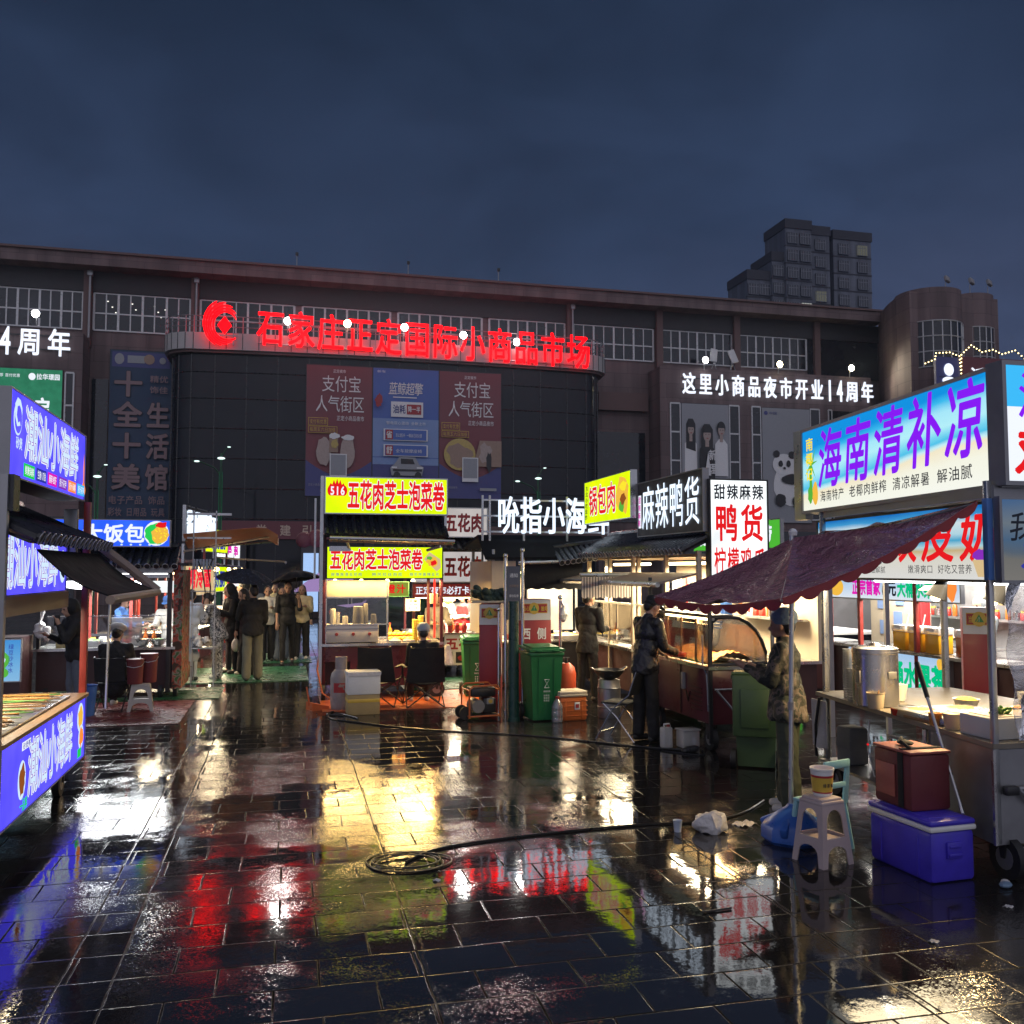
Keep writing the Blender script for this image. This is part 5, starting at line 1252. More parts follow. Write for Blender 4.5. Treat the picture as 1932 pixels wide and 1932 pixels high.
b = MB(EO); b.bx(2.4, 3.9, 17.92, 19.3, .2, .80, 'burgundy'); b.build('cabinet', E_); b = MB(EO); b.bx(2.35, 3.95, 17.84, 19.35, .80, .83, 'steel'); b.build('counter_top', E_)
for x in (2.42, 3.9):
    for y in (17.95, 19.3): post(E_, x, y, .1, 2.5, 'burgundy', EO)
tube_lamp(E_, (2.5, 18.4, 1.50), (3.8, 18.4, 1.50), EO, 'tube_warm'); lamp((3.2, 18.4, 1.48), 1.2, 113.8, (1, .84, .58), sy=.8)
b = MB(EO); b.bx(3.62, 3.88, 18.4, 18.6, 1.2, 1.5, 'cloth_red'); b.ball((3.2, 18.6, 1.42), (.09, .09, .07), 'food_yellow', 10); b.build('hanging_stock', E_)

# ---------------------------------------------------------------- stall F: white letter seafood stall (faces -Y)
FO = (4.5, 16.8, 0)
Fs = thing('food_stall', 'dark roofed seafood stall under large white lit characters on a frame', 'food stall', FO)
b = MB(FO); b.glyphs('吮指小海鲜', (3.60, 15.85, 2.68), (1, 0, 0), (0, 0, 1), 2.05, .66, 'letter_white', .016, 0, .08, depth=.05); b.build('lettering', Fs, smooth=0)
b = MB(FO)
for z in (2.72, 3.0, 3.28): b.bx(3.35, 5.7, 15.93, 15.96, z - .015, z + .015, 'alu')
for x in (3.35, 3.48, 4.1, 4.9, 5.68): b.bx(x - .018, x + .018, 15.92, 15.95, 2.2, 3.36, 'alu')
b.build('sign_frame', Fs)
b = MB(FO); b.prism([(3.3, 15.45, 2.22), (5.6, 15.45, 2.22), (5.6, 16.1, 2.62), (3.3, 16.1, 2.62)], (0, .0, .05), 'tarp_dark'); b.prism([(3.3, 16.1, 2.62), (5.6, 16.1, 2.62), (5.6, 17.6, 2.45), (3.3, 17.6, 2.45)], (0, 0, .05), 'tarp_dark'); b.build('tarpaulin', Fs)
tile_roof(Fs, (4.6, 15.30, 2.18), (5.5, 15.30, 2.30), (0, .5, .22), FO, .1, True)
b = MB(FO); b.bx(3.42, 3.50, 15.5, 17.4, .9, 2.2, 'panel_cream'); b.bx(3.42, 3.85, 15.52, 15.56, .95, 2.2, 'panel_cream'); b.build('side_panel', Fs)
b = MB(FO); b.bx(3.5, 5.5, 15.6, 17.3, .15, .80, 'panel_dark'); b.build('cabinet', Fs); b = MB(FO); b.bx(3.45, 5.55, 15.5, 17.35, .8, .83, 'steel'); b.build('counter_top', Fs)
for x in (3.46, 5.5):
    for y in (15.55, 17.3): post(Fs, x, y, .1, 2.4, 'steel_dull', FO)
b = MB(FO); b.bx(3.55, 4.4, 17.2, 17.3, .9, 1.9, 'panel_cream'); b.bx(4.5, 5.4, 17.2, 17.3, .9, 1.9, 'steel_dull'); b.build('back_wall_panel', Fs)
b = MB(FO); b.grid(lambda u, v: (3.9 + 1.1 * u, 15.35, 2.16 - .42 * v - .03 * abs(math.sin(u * 18)) * v), 30, 2, 'tarp_dark', (0, .012, 0)); b.rod((3.85, 15.33, 2.16), (4.95, 15.33, 2.20), .03, 'steel', 8); b.build('valance', Fs)
tube_lamp(Fs, (3.8, 16.2, 2.0), (5.2, 16.2, 2.0), FO, 'tube_warm'); lamp((4.5, 16.3, 1.96), 1.5, 178.8, (1, .80, .50), sy=.9)

# ---------------------------------------------------------------- stalls G2 and G on the right of the alley (face -X)
G2O = (6.0, 14.5, 0)
G2 = thing('food_stall', 'warm lit stall with a slanting yellow sign of red characters and fried pork', 'food stall', G2O)
s = Sign((5.15, 15.65, 2.86), XN, 2.25, .72, .10, 'yellow_lit', 'alu', G2O, .015)
s.column('东北小吃现炸', .05, .06, .12, .6, 'lit_black_ink', .02); s.text('锅包肉', .28, .12, 1.35, .50, 'lit_red', .02, .06, out='lit_white_ink', outw=.03)
s.blob(1.95, .36, .27, .3, 'lit_amber', 18, .2); s.blob(1.9, .2, .15, .1, 'lit_leaf', 12, .3); s.blob(2.0, .5, .15, .08, 'lit_yellow_ink', 12, .3); s.blob(1.98, .3, .12, .1, 'lit_brown', 12, .3); s.build(G2)
G_O = (6.2, 12.2, 0)
Gs = thing('food_stall', 'duck snack stall with a slanting dark sign of white characters behind the curved glass cart', 'food stall', G_O)
s = Sign((5.25, 13.35, 2.56), XN, 2.28, .80, .08, 'panel_dark', 'steel_dull', G_O, .015)
s.rect(.02, .12, .13, .62, 'lit_white_ink'); s.column('甜辣麻辣', .035, .14, .08, .46, 'lit_magenta', .02); s.text('麻辣鸭货', .20, .08, 2.0, .66, 'letter_white', .009, .10); s.build(Gs)
s = Sign((5.32, 11.0, 1.90), YN, .80, 1.31, .12, 'white_lit', 'black_metal', G_O, .02)
s.text('甜辣麻辣', .05, 1.06, .70, .20, 'lit_black_ink', .02, .15); s.text('鸭货', .06, .52, .68, .48, 'lit_red', .025, .16); s.text('柠檬鸡爪', .04, .10, .72, .34, 'lit_red', .02, .14); s.build(Gs)
for (pa, o, y0, y1) in ((G2, G2O, 13.45, 15.7), (Gs, G_O, 11.1, 13.35)):
    tile_roof(pa, (4.98, y1, 2.30), (4.98, y0, 2.30), (.7, 0, .34), o, .13)
    b = MB(o); b.bx(5.25, 6.9, y0 + .05, y1 - .05, .15, .80, 'burgundy_dark'); b.build('cabinet', pa)
    b = MB(o); b.bx(5.15, 7.0, y0, y1, .80, .84, 'steel'); b.build('counter_top', pa)
    for yy in (y0 + .06, (y0 + y1) / 2, y1 - .06): post(pa, 5.22, yy, .1, 2.3, 'panel_cream', o, .03)
    b = MB(o); b.bx(5.25, 6.9, y0 + .05, y1 - .05, 2.22, 2.26, 'panel_cream'); b.build('ceiling_panel', pa)
    b = MB(o); b.bx(6.9, 6.95, y0, y1, .84, 2.2, 'panel_cream'); b.bx(6.6, 6.88, y0 + .2, y1 - .2, 1.35, 1.38, 'alu'); b.build('back_panel', pa)
    for k in range(3):
        ya = y0 + .1 + k * (y1 - y0 - .2) / 3; yb = ya + (y1 - y0 - .2) / 3 - .04
        pane(pa, [(5.2, ya, .92), (5.2, yb, .92), (5.2, yb, 1.5), (5.2, ya, 1.5)], o, 'glass_warm', 'glass_pane', (.005, 0, 0))
    b = MB(o); b.bx(5.18, 5.22, y0, y1, 1.5, 1.53, 'alu'); b.bx(5.18, 5.22, y0, y1, .90, .92, 'alu'); b.build('case_frame', pa)
    tube_lamp(pa, (5.6, y0 + .3, 2.14), (5.6, y1 - .3, 2.14), o, 'tube_warm', .022)
    lamp((5.9, (y0 + y1) / 2, 2.10), 1.1, 243.8, (1, .82, .52), sy=1.9)
    b = MB(o); b.prism([(5.16, y0, 1.98), (5.16, y1, 1.98), (4.62, y1, 1.86), (4.62, y0, 1.86)], (0, 0, .03), 'awning_beige'); b.rod((4.62, y0, 1.86), (4.62, y1, 1.86), .035, 'alu', 8); b.build('folded_awning', pa)
b = MB(G2O); b.grid(lambda u, v: (4.30 + .78 * u, 13.25, 1.95 - .30 * v - .03 * abs(math.sin(u * 25)) * v), 36, 2, 'valance_stripe', (0, .012, 0)); b.rod((4.28, 13.27, 1.97), (5.16, 13.27, 1.97), .035, 'alu', 8); b.build('striped_valance', G2)
b = MB(G2O); b.bx(6.0, 6.3, 13.8, 14.2, .84, 1.15, 'bin_green', .02); b.bx(5.7, 6.2, 14.6, 15.2, .84, .95, 'steel', .01); b.cone((5.75, 13.8, .84), (5.75, 13.8, 1.1), .12, .13, 'steel', 16); b.build('cookware', G2)

# ---------------------------------------------------------------- cart H: burgundy cart with a curved glass case
HO_ = (5.05, 10.6, 0)
Hc = thing('food_cart', 'burgundy food cart with a curved glass display of roast snacks lit orange', 'food cart', HO_)
b = MB(HO_); b.bx(4.70, 5.42, 9.76, 11.5, .30, .92, 'burgundy', .006); b.bx(4.688, 4.70, 10.58, 10.60, .32, .9, 'burgundy_dark'); b.build('cabinet', Hc)
b = MB(HO_)
for k in range(6): b.bx(4.692, 4.699, 10.0, 10.3, .42 + .05 * k, .435 + .05 * k, 'burgundy_dark')
b.bx(4.66, 4.70, 10.45, 10.51, .62, .82, 'grey_plastic', .005); b.build('vent', Hc)
b = MB(HO_); b.bx(4.64, 5.48, 9.70, 11.56, .92, .955, 'steel'); b.build('counter_top', Hc)
def arc(y): return [(4.70, y, .96), (4.73, y, 1.44), (4.80, y, 1.50), (4.95, y, 1.51)] + [(4.95 + .47 * math.sin(R(a)), y, .96 + .55 * math.cos(R(a))) for a in (15, 30, 45, 60, 75, 88)]
for y in (9.80, 11.46):
    pane(Hc, [Vector(p) for p in arc(y)], HO_, 'glass_warm', 'end_glass', (0, .006, 0))
    b = MB(HO_); pts = arc(y); b.tube(pts + [pts[0]], .022, 'black_metal', 6); b.build('end_frame', Hc)
b = MB(HO_); b.grid(lambda u, v: ((4.95 + .475 * math.sin(v * PI / 2)), 9.8 + 1.66 * u, .96 + .555 * math.cos(v * PI / 2)), 2, 10, 'glass_warm', (.003, 0, .003)); b.build('curved_glass', Hc)
pane(Hc, [(4.705, 9.82, .97), (4.705, 11.45, .97), (4.735, 11.45, 1.42), (4.735, 9.82, 1.42)], HO_, 'glass_warm', 'back_glass', (.005, 0, 0))
b = MB(HO_); b.bx(4.70, 4.98, 9.76, 11.52, 1.50, 1.535, 'black_metal')
for y in (10.2, 10.62, 11.05): b.rod((4.72, y, .97), (4.75, y + .05, 1.47), .014, 'wood', 6)
b.build('case_frame', Hc)
b = MB(HO_)
for k in range(3): b.bx(4.76, 4.86, 9.79 + .0, 9.8, 1.38 + .035 * k, 1.40 + .035 * k, 'print_white')
b.box((4.73, 9.78, 1.49), (.05, .03, .04), 'bag_plastic', .008); b.build('control_panel', Hc)
b = MB(HO_)
b.grid(lambda u, v: (4.76 + .58 * v, 9.9 + 1.5 * u, .975 + .13 * math.sin(PI * v) * (.6 + .4 * math.sin(u * 9 + 1)) + .012 * math.sin(u * 60 + v * 40)), 40, 14, 'food_orange'); fo = b.build('snack_heap', Hc)
post(Hc, 4.68, 9.74, .1, 1.95, 'black_metal', HO_, .02); post(Hc, 4.68, 11.5, .1, 1.95, 'black_metal', HO_, .02); post(Hc, 5.46, 9.74, .9, 1.95, 'steel_dull', HO_, .018)
b = MB(HO_); b.rod((4.72, 9.72, .70), (5.38, 9.72, .70), .012, 'steel', 6); b.rod((4.74, 9.70, .69), (5.2, 9.62, .14), .014, 'steel_dull', 6); b.rod((5.32, 9.72, .30), (5.2, 9.62, .14), .012, 'steel_dull', 6); b.box((5.2, 9.62, .10), (.06, .05, .1), 'burgundy_dark', .01); b.build('brace', Hc)
wheel(Hc, 4.74, 9.86, .13, HO_, 'x'); wheel(Hc, 4.74, 11.36, .13, HO_, 'x'); wheel(Hc, 5.36, 11.3, .13, HO_, 'x')
b = MB(HO_); b.rod((4.82, 10.0, 1.47), (4.82, 11.3, 1.47), .014, 'tube_warm', 8); b.build('heat_lamp', Hc); lamp((4.98, 10.6, 1.46), .25, 55, (1, .62, .25), sy=1.4)
b = MB(HO_); b.tube([(4.69, 9.95, 1.3), (4.685, 9.95, .95), (4.67, 9.80, .86), (4.66, 9.77, .7), (4.66, 9.76, .45)], .010, 'alu', 6); b.tube([(4.68, 10.4, .62), (4.66, 10.3, .5), (4.64, 10.2, .62)], .008, 'cable', 6); b.build('conduit', Hc)

# ---------------------------------------------------------------- stall I: beach signed dessert stall at the right edge (faces -X)
IO = (5.5, 6.7, 0)
Is = thing('food_stall', 'big dessert stall with a beach picture sign of purple characters at the right edge', 'food stall', IO)
U_I = (-.33, -2.98, 0)
s = Sign((4.985, 8.23, 2.63), U_I, 3.0, .78, .16, 'beach_print', 'steel_dull', IO, .03)
for k in range(7): s.poly([(.20 + .02 * math.cos(a), .44 + .02 * math.sin(a)) for a in (k * .9, k * .9 + 2)] + [(.20 + (.13 + .05 * rnd.random()) * math.cos(k * .9 + 1), .44 + .2 * math.sin(k * .9 + 1))], 'lit_leaf')
s.poly([(.19, .44), (.22, .44), (.25, .10), (.17, .10)], 'lit_leaf'); s.blob(.30, .15, .06, .11, 'lit_amber', 12, .1); s.blob(.2, .15, .05, .09, 'lit_leaf', 12, .15)
s.column('南椰记', .13, .28, .15, .42, 'lit_yellow_ink', .02, .15)
for k, ch in enumerate('海南清补凉'): s.text(ch, .38 + k * .515, .18 + .006 * k, .45, .56, 'lit_purple', .020, shear=.12)
for (u, w, tx) in ((.46, .46, '海南特产'), (1.02, .62, '老椰肉鲜榨'), (1.74, .52, '清凉解暑'), (2.36, .42, '解油腻')): s.text(tx, u, .055, w, .105, 'lit_black_ink', .008, .12)
s.build(Is)
b = MB(IO); b.bx(5.02, 5.10, 8.26, 8.46, 2.55, 3.45, 'alu'); b.build('sign_end_cap', Is)
s = Sign((5.06, 8.1, 1.98), (-.33, -2.84, 0), 2.74, .53, .10, 'beach_print_low', 'black_metal', IO, .02)
for k, ch in enumerate('红豆双皮奶'):
    if k == 0: s.disc(1.02, .29, .10, .12, 'lit_red'); s.text('红', .95, .21, .14, .15, 'lit_white_ink', .02)
    elif k > 1: s.text(ch, 1.30 + (k - 2) * .50, .13, .42, .36, 'lit_red', .025, shear=.12)
s.blob(2.60, .16, .12, .07, 'lit_violet', 16, .3); s.poly([(2.46, .14), (2.73, .14), (2.68, .02), (2.52, .02)], 'lit_cream'); s.text('嫩滑爽口', 1.62, .04, .35, .07, 'lit_black_ink', .0, .1); s.text('好吃又营养', 2.04, .04, .42, .07, 'lit_black_ink', .0, .1); s.text('清油解腻', .95, .04, .33, .06, 'lit_black_ink', .0, .1); s.build(Is)
s = Sign((4.655, 5.18, 2.64), YN, 1.9, .78, .14, 'white_lit', 'steel_dull', IO, .03)
s.rect(0, .5, 1.9, .78, 'lit_cyan'); s.rect(0, .0, 1.9, .5, 'lit_white_ink'); s.text('清补凉', .08, .42, 1.0, .32, 'lit_purple', .012, shear=.1); s.text('双皮奶', .05, .05, 1.1, .30, 'lit_red', .04, shear=.12); s.build(Is)
s = Sign((4.625, 5.22, 1.98), YN, 1.8, .54, .05, 'beach_print_dim', 'steel_dull', IO, .02)
s.text('我们的', .05, .26, .6, .2, 'lit_black_ink', .01, shear=.15); s.text('双皮奶', .14, .08, .75, .18, 'lit_navy', .03, shear=.15); s.build(Is)
for (x, y, m, r) in ((4.588, 5.30, 'alu', .019), (4.98, 7.9, 'alu', .022), (6.3, 5.3, 'alu', .025), (6.3, 7.9, 'alu', .025)): post(Is, x, y, .25, 2.65, m, IO, r)
post(Is, 4.588, 5.30, 1.98, 2.53, 'cloth_blue', IO, .024)
b = MB(IO); b.bx(4.6, 6.3, 5.25, 5.29, 2.54, 2.62, 'steel_dull'); b.prism([(4.98, 7.95, 2.54), (5.02, 7.95, 2.54), (4.68, 5.3, 2.54), (4.64, 5.3, 2.54)], (0, 0, .07), 'steel_dull'); b.bx(6.28, 6.32, 5.3, 7.95, 2.54, 2.6, 'steel_dull'); b.build('roof_frame', Is)
b = MB(IO); b.prism([(4.66, 5.3, 2.63), (6.35, 5.3, 2.63), (6.35, 8.2, 2.63), (5.0, 8.2, 2.63)], (0, 0, .03), 'panel_dark'); b.build('roof', Is)
b = MB(IO); b.prism([(4.56, 5.28, .865), (6.35, 5.28, .865), (6.35, 7.95, .865), (4.90, 7.95, .865)], (0, 0, .035), 'counter_steel'); b.build('counter_top', Is)
b = MB(IO); b.prism([(4.57, 5.29, .24), (6.3, 5.29, .24), (6.3, 6.05, .24), (4.66, 6.05, .24)], (0, 0, .62), 'steel_dull'); b.bx(4.556, 4.575, 5.28, 5.30, .24, .86, 'steel'); b.build('cabinet', Is)
b = MB(IO); b.prism([(4.68, 6.05, .26), (6.3, 6.05, .26), (6.3, 7.9, .26), (4.90, 7.9, .26)], (0, 0, .025), 'steel_dull'); b.bx(6.1, 6.2, 6.05, 7.9, .28, .86, 'panel_dark'); b.rod((4.64, 6.07, .28), (4.64, 6.07, .86), .015, 'alu', 6); b.rod((4.655, 6.5, .28), (4.655, 6.5, .72), .015, 'alu', 6); b.rod((4.64, 6.07, .74), (4.655, 6.5, .74), .012, 'alu', 6); b.build('shelf', Is)
b = MB(IO); b.rod((4.62, 5.26, .60), (5.6, 5.26, .64), .016, 'steel_dull', 6); b.rod((4.72, 5.25, .60), (5.3, 5.22, .12), .016, 'steel_dull', 6); b.box((4.66, 5.25, .60), (.1, .05, .06), 'black_metal', .01); b.rod((4.7, 5.25, .22), (5.5, 5.25, .20), .012, 'steel_dull', 6); b.build('brace', Is)
wheel(Is, 4.70, 5.34, .14, IO, 'x'); wheel(Is, 6.1, 5.4, .14, IO, 'x'); wheel(Is, 4.95, 7.7, .13, IO, 'x')
b = MB(IO)                                                              # crumpled clear film hung on the end
b.grid(lambda u, v: (4.66 + 1.75 * u, 5.21 + .03 * math.sin(u * 21 + v * 5) + .02 * math.sin(v * 17 + u * 9), 1.96 - 1.02 * v), 40, 24, 'plastic_film', (0, .004, 0)); b.build('plastic_curtain', Is)
for (x, y, z) in ((5.15, 6.55, 1.82), (5.35, 6.15, 1.80)):
    b = MB(IO); b.cone((x, y, z), (x + .06, y - .03, z + .17), .085, .03, 'black_metal', 16, caps=False); b.rod((x + .06, y - .03, z + .17), (x + .07, y - .03, 1.98), .02, 'black_metal', 8); sh = b.build('lamp_shade', Is)
    b = MB(IO); b.ball((x, y, z + .01), .04, 'tube_warm', 10); b.build('bulb', sh)
b = MB(IO); b.cone((5.9, 7.6, 1.90), (5.9, 7.6, 1.86), .03, .09, 'tube_warm', 14); b.cone((6.2, 5.9, 1.92), (6.2, 5.9, 1.88), .03, .08, 'tube_warm', 14); b.build('bulb', Is)
tube_lamp(Is, (5.2, 5.6, 1.95), (5.4, 7.7, 1.95), IO, 'tube_white', .015)
lamp((5.45, 6.7, 1.93), 1.0, 36, (1, .80, .50), sy=2.0); lamp((5.2, 6.3, 1.80), .2, 37.5, (1, .66, .26))

# ---------------------------------------------------------------- stalls behind: fruit tea stall J, green stall K (face -X)
JO = (9.3, 11.6, 0)
J = thing('food_stall', 'fruit tea stall with green characters on a pale sign behind the dessert counter', 'food stall', JO)
s = Sign((8.55, 12.9, .34), XN, 2.25, .52, .05, 'tea_print', 'steel_dull', JO, .02)
s.text('6元', .20, .06, .5, .34, 'lit_black_ink', .04, .05); s.text('大桶水果茶', .74, .05, 1.44, .36, 'lit_jade', .05, .04); s.text('买一送一', .45, .44, .35, .05, 'lit_black_ink'); s.blob(2.1, .44, .1, .08, 'lit_amber', 12, .2); s.build(J, 'front_board')
s = Sign((8.55, 13.4, 1.62), XN, 3.0, .32, .05, 'tea_print', 'steel_dull', JO, .02)
s.text('正宗首家', .62, .05, .70, .23, 'lit_magenta', .05, .05); s.text('6元', 1.36, .05, .33, .22, 'lit_black_ink', .04); s.text('大桶水果茶', 1.72, .04, .95, .24, 'lit_jade', .05, .04); s.disc(.2, .16, .2, .14, 'lit_amber'); s.blob(2.85, .16, .1, .14, 'lit_orange', 12, .2); s.build(J)
b = MB(JO); b.bx(8.6, 10.2, 9.6, 13.4, .12, .84, 'burgundy_dark'); b.build('cabinet', J); b = MB(JO); b.bx(8.5, 10.3, 9.5, 13.45, .86, .90, 'steel'); b.build('counter_top', J)
for y in (9.9, 11.3, 12.6, 13.4): post(J, 8.56, y, .1, 2.4, 'red_paint', JO, .03)
b = MB(JO); b.bx(10.2, 10.25, 9.6, 13.4, .9, 2.3, 'steel_dull'); b.bx(9.3, 9.34, 12.0, 13.4, .9, 1.9, 'panel_cream'); b.build('back_panel', J)
b = MB(JO)
for (y, z) in ((13.1, 1.55), (12.65, 1.62), (12.7, 1.3), (13.05, 1.15)): b.bx(9.285, 9.295, y - .1, y + .1, z - .12, z + .1, 'print_sky')
b.build('price_paper', J)
b = MB(JO); b.bx(8.5, 10.3, 9.5, 13.5, 2.30, 2.36, 'tile_black'); b.build('roof', J)
tube_lamp(J, (9.0, 9.9, 2.2), (9.0, 13.1, 2.2), JO, 'tube_white'); lamp((9.2, 11.5, 2.16), 1.2, 237.5, (1, .95, .86), sy=3.0)
KO = (9.3, 16.4, 0)
K = thing('food_stall', 'bright green yogurt stall glowing behind the curved glass cart', 'food stall', KO)
b = MB(KO); b.bx(8.6, 10.2, 14.4, 19.2, .1, .40, 'burgundy'); b.build('cabinet', K)
s = Sign((8.55, 19.2, .30), XN, 4.8, .62, .05, 'kelly_lit', 'steel_dull', KO, .02); s.rect(.9, .1, 3.9, .5, 'screen_pale'); s.text('ORANGE & YOG', 1.0, .15, 3.2, .28, 'lit_white_ink', .04); s.build(K, 'front_board')
b = MB(KO); b.bx(8.5, 10.3, 14.3, 19.3, .93, .97, 'white_plastic'); b.build('counter_top', K)
b = MB(KO)
for k in range(9): b.bx(8.52, 8.56, 14.6 + .5 * k, 14.95 + .5 * k, .98, 1.16 + .04 * (k % 2), 'kelly_lit')
b.build('menu_cards', K)
for y in (14.4, 16.8, 19.2): post(K, 8.56, y, .1, 2.4, 'kelly_lit' if y == 14.4 else 'red_paint', KO, .03)
b = MB(KO); b.bx(10.2, 10.25, 14.4, 19.2, .9, 2.3, 'panel_dark'); b.bx(8.5, 10.3, 14.3, 19.3, 2.3, 2.36, 'tile_black'); b.build('roof', K)
s = Sign((8.55, 18.5, 2.45), XN, 3.6, .5, .06, 'kelly_lit', 'steel_dull', KO, .02); s.text('酸奶水果捞', .3, .1, 3.0, .32, 'lit_white_ink', .04); s.build(K)
tube_lamp(K, (9.0, 14.8, 2.2), (9.0, 18.8, 2.2), KO, 'tube_white'); lamp((9.2, 16.8, 2.16), 1.2, 237.5, (1, .96, .9), sy=3.5)
# rice-cake sign peeping between the duck sign and the beach sign
t = thing('hanging_sign', 'narrow white sign with dark characters peeping out left of the beach sign', 'sign', (6.9, 10.3, 0))
s = Sign((6.55, 10.2, 2.15), YN, .85, .42, .06, 'white_soft', 'steel_dull', (6.9, 10.3, 0), .01); s.text('糯米糍', .06, .08, .74, .26, 'lit_black_ink', .01, .1); s.build(t)
b = MB((6.9, 10.3, 0)); b.bx(6.54, 6.60, 10.28, 10.32, 0, 2.75, 'steel_dull'); b.bx(7.34, 7.40, 10.28, 10.32, 0, 2.6, 'steel_dull'); b.build('post', t)
# ================================================================ PEOPLE
from mathutils import noise as nz
seed_ = [1.0]; hem_ = [None, 0]
def remesh(shapes, voxel, name, m_of, parent=None, smooth_it=3, loc=None, fold=0.0):
    """one continuous skin over overlapping volumes; m_of(point) names the material of each face"""
    bm = bmesh.new()
    for s in shapes:
        if s[0] == 'e':
            mt = Matrix.Translation(Vector(s[1]))
            if len(s) > 3: mt = mt @ Euler(s[3]).to_matrix().to_4x4()
            bmesh.ops.create_icosphere(bm, subdivisions=3, radius=1.0, matrix=mt @ Matrix.Diagonal((*s[2], 1)))
        else:
            p0, p1, r0, r1 = Vector(s[1]), Vector(s[2]), s[3], s[4]; d = p1 - p0
            if d.length > 1e-5:
                q = Vector((0, 0, 1)).rotation_difference(d.normalized()).to_matrix().to_4x4()
                bmesh.ops.create_cone(bm, cap_ends=True, segments=14, radius1=r0, radius2=r1, depth=d.length, matrix=Matrix.Translation((p0 + p1) / 2) @ q)
            for p, r in ((p0, r0), (p1, r1)): bmesh.ops.create_icosphere(bm, subdivisions=2, radius=r, matrix=Matrix.Translation(p))
    me = bpy.data.meshes.new('tmp'); bm.to_mesh(me); bm.free()
    o = bpy.data.objects.new('tmp', me); COL.objects.link(o)
    md = o.modifiers.new('r', 'REMESH'); md.mode = 'VOXEL'; md.voxel_size = voxel; md.use_smooth_shade = True
    sm = o.modifiers.new('s', 'SMOOTH'); sm.iterations = smooth_it; sm.factor = .5
    out = bpy.data.meshes.new_from_object(o.evaluated_get(bpy.context.evaluated_depsgraph_get())); out.name = name
    bpy.data.objects.remove(o); bpy.data.meshes.remove(me)
    if hem_[0] is not None:                                          # the garment ends in a straight hem
        for v in out.vertices:
            if v.co.z < hem_[0] and abs(v.co.x) < hem_[1]: v.co.z = hem_[0] + (v.co.z - hem_[0]) * .06
        out.update()
    if fold > 0:
        import numpy as np
        N_ = np.zeros(len(out.vertices) * 3, 'f'); out.vertices.foreach_get('normal', N_); C_ = np.zeros(len(out.vertices) * 3, 'f'); out.vertices.foreach_get('co', C_); N_ = N_.reshape(-1, 3); C_ = C_.reshape(-1, 3)
        for vi in range(len(C_)):
            p = Vector(C_[vi]); d = nz.noise(Vector((p.x * 9, p.y * 9, p.z * 5 + seed_[0]))) * .6 + (.5 - abs(nz.noise(Vector((p.x * 16 + p.z * 6, p.y * 16, p.z * 12 + seed_[0] * 2))))) * .5
            C_[vi] += N_[vi] * d * fold
        out.vertices.foreach_set('co', C_.ravel()); out.update()
        seed_[0] += 3.7
    names = []; idx = []
    for p in out.polygons:
        n = m_of(p.center) if callable(m_of) else m_of
        if n not in names: names.append(n)
        idx.append(names.index(n))
    out.materials.clear()
    for n in names: out.materials.append(M[n])
    out.polygons.foreach_set('material_index', idx); out.polygons.foreach_set('use_smooth', [True] * len(idx))
    q = bpy.data.objects.new(name, out); COL.objects.link(q)
    if parent is not None: q.parent = parent
    if loc is not None: q.location = loc
    return q

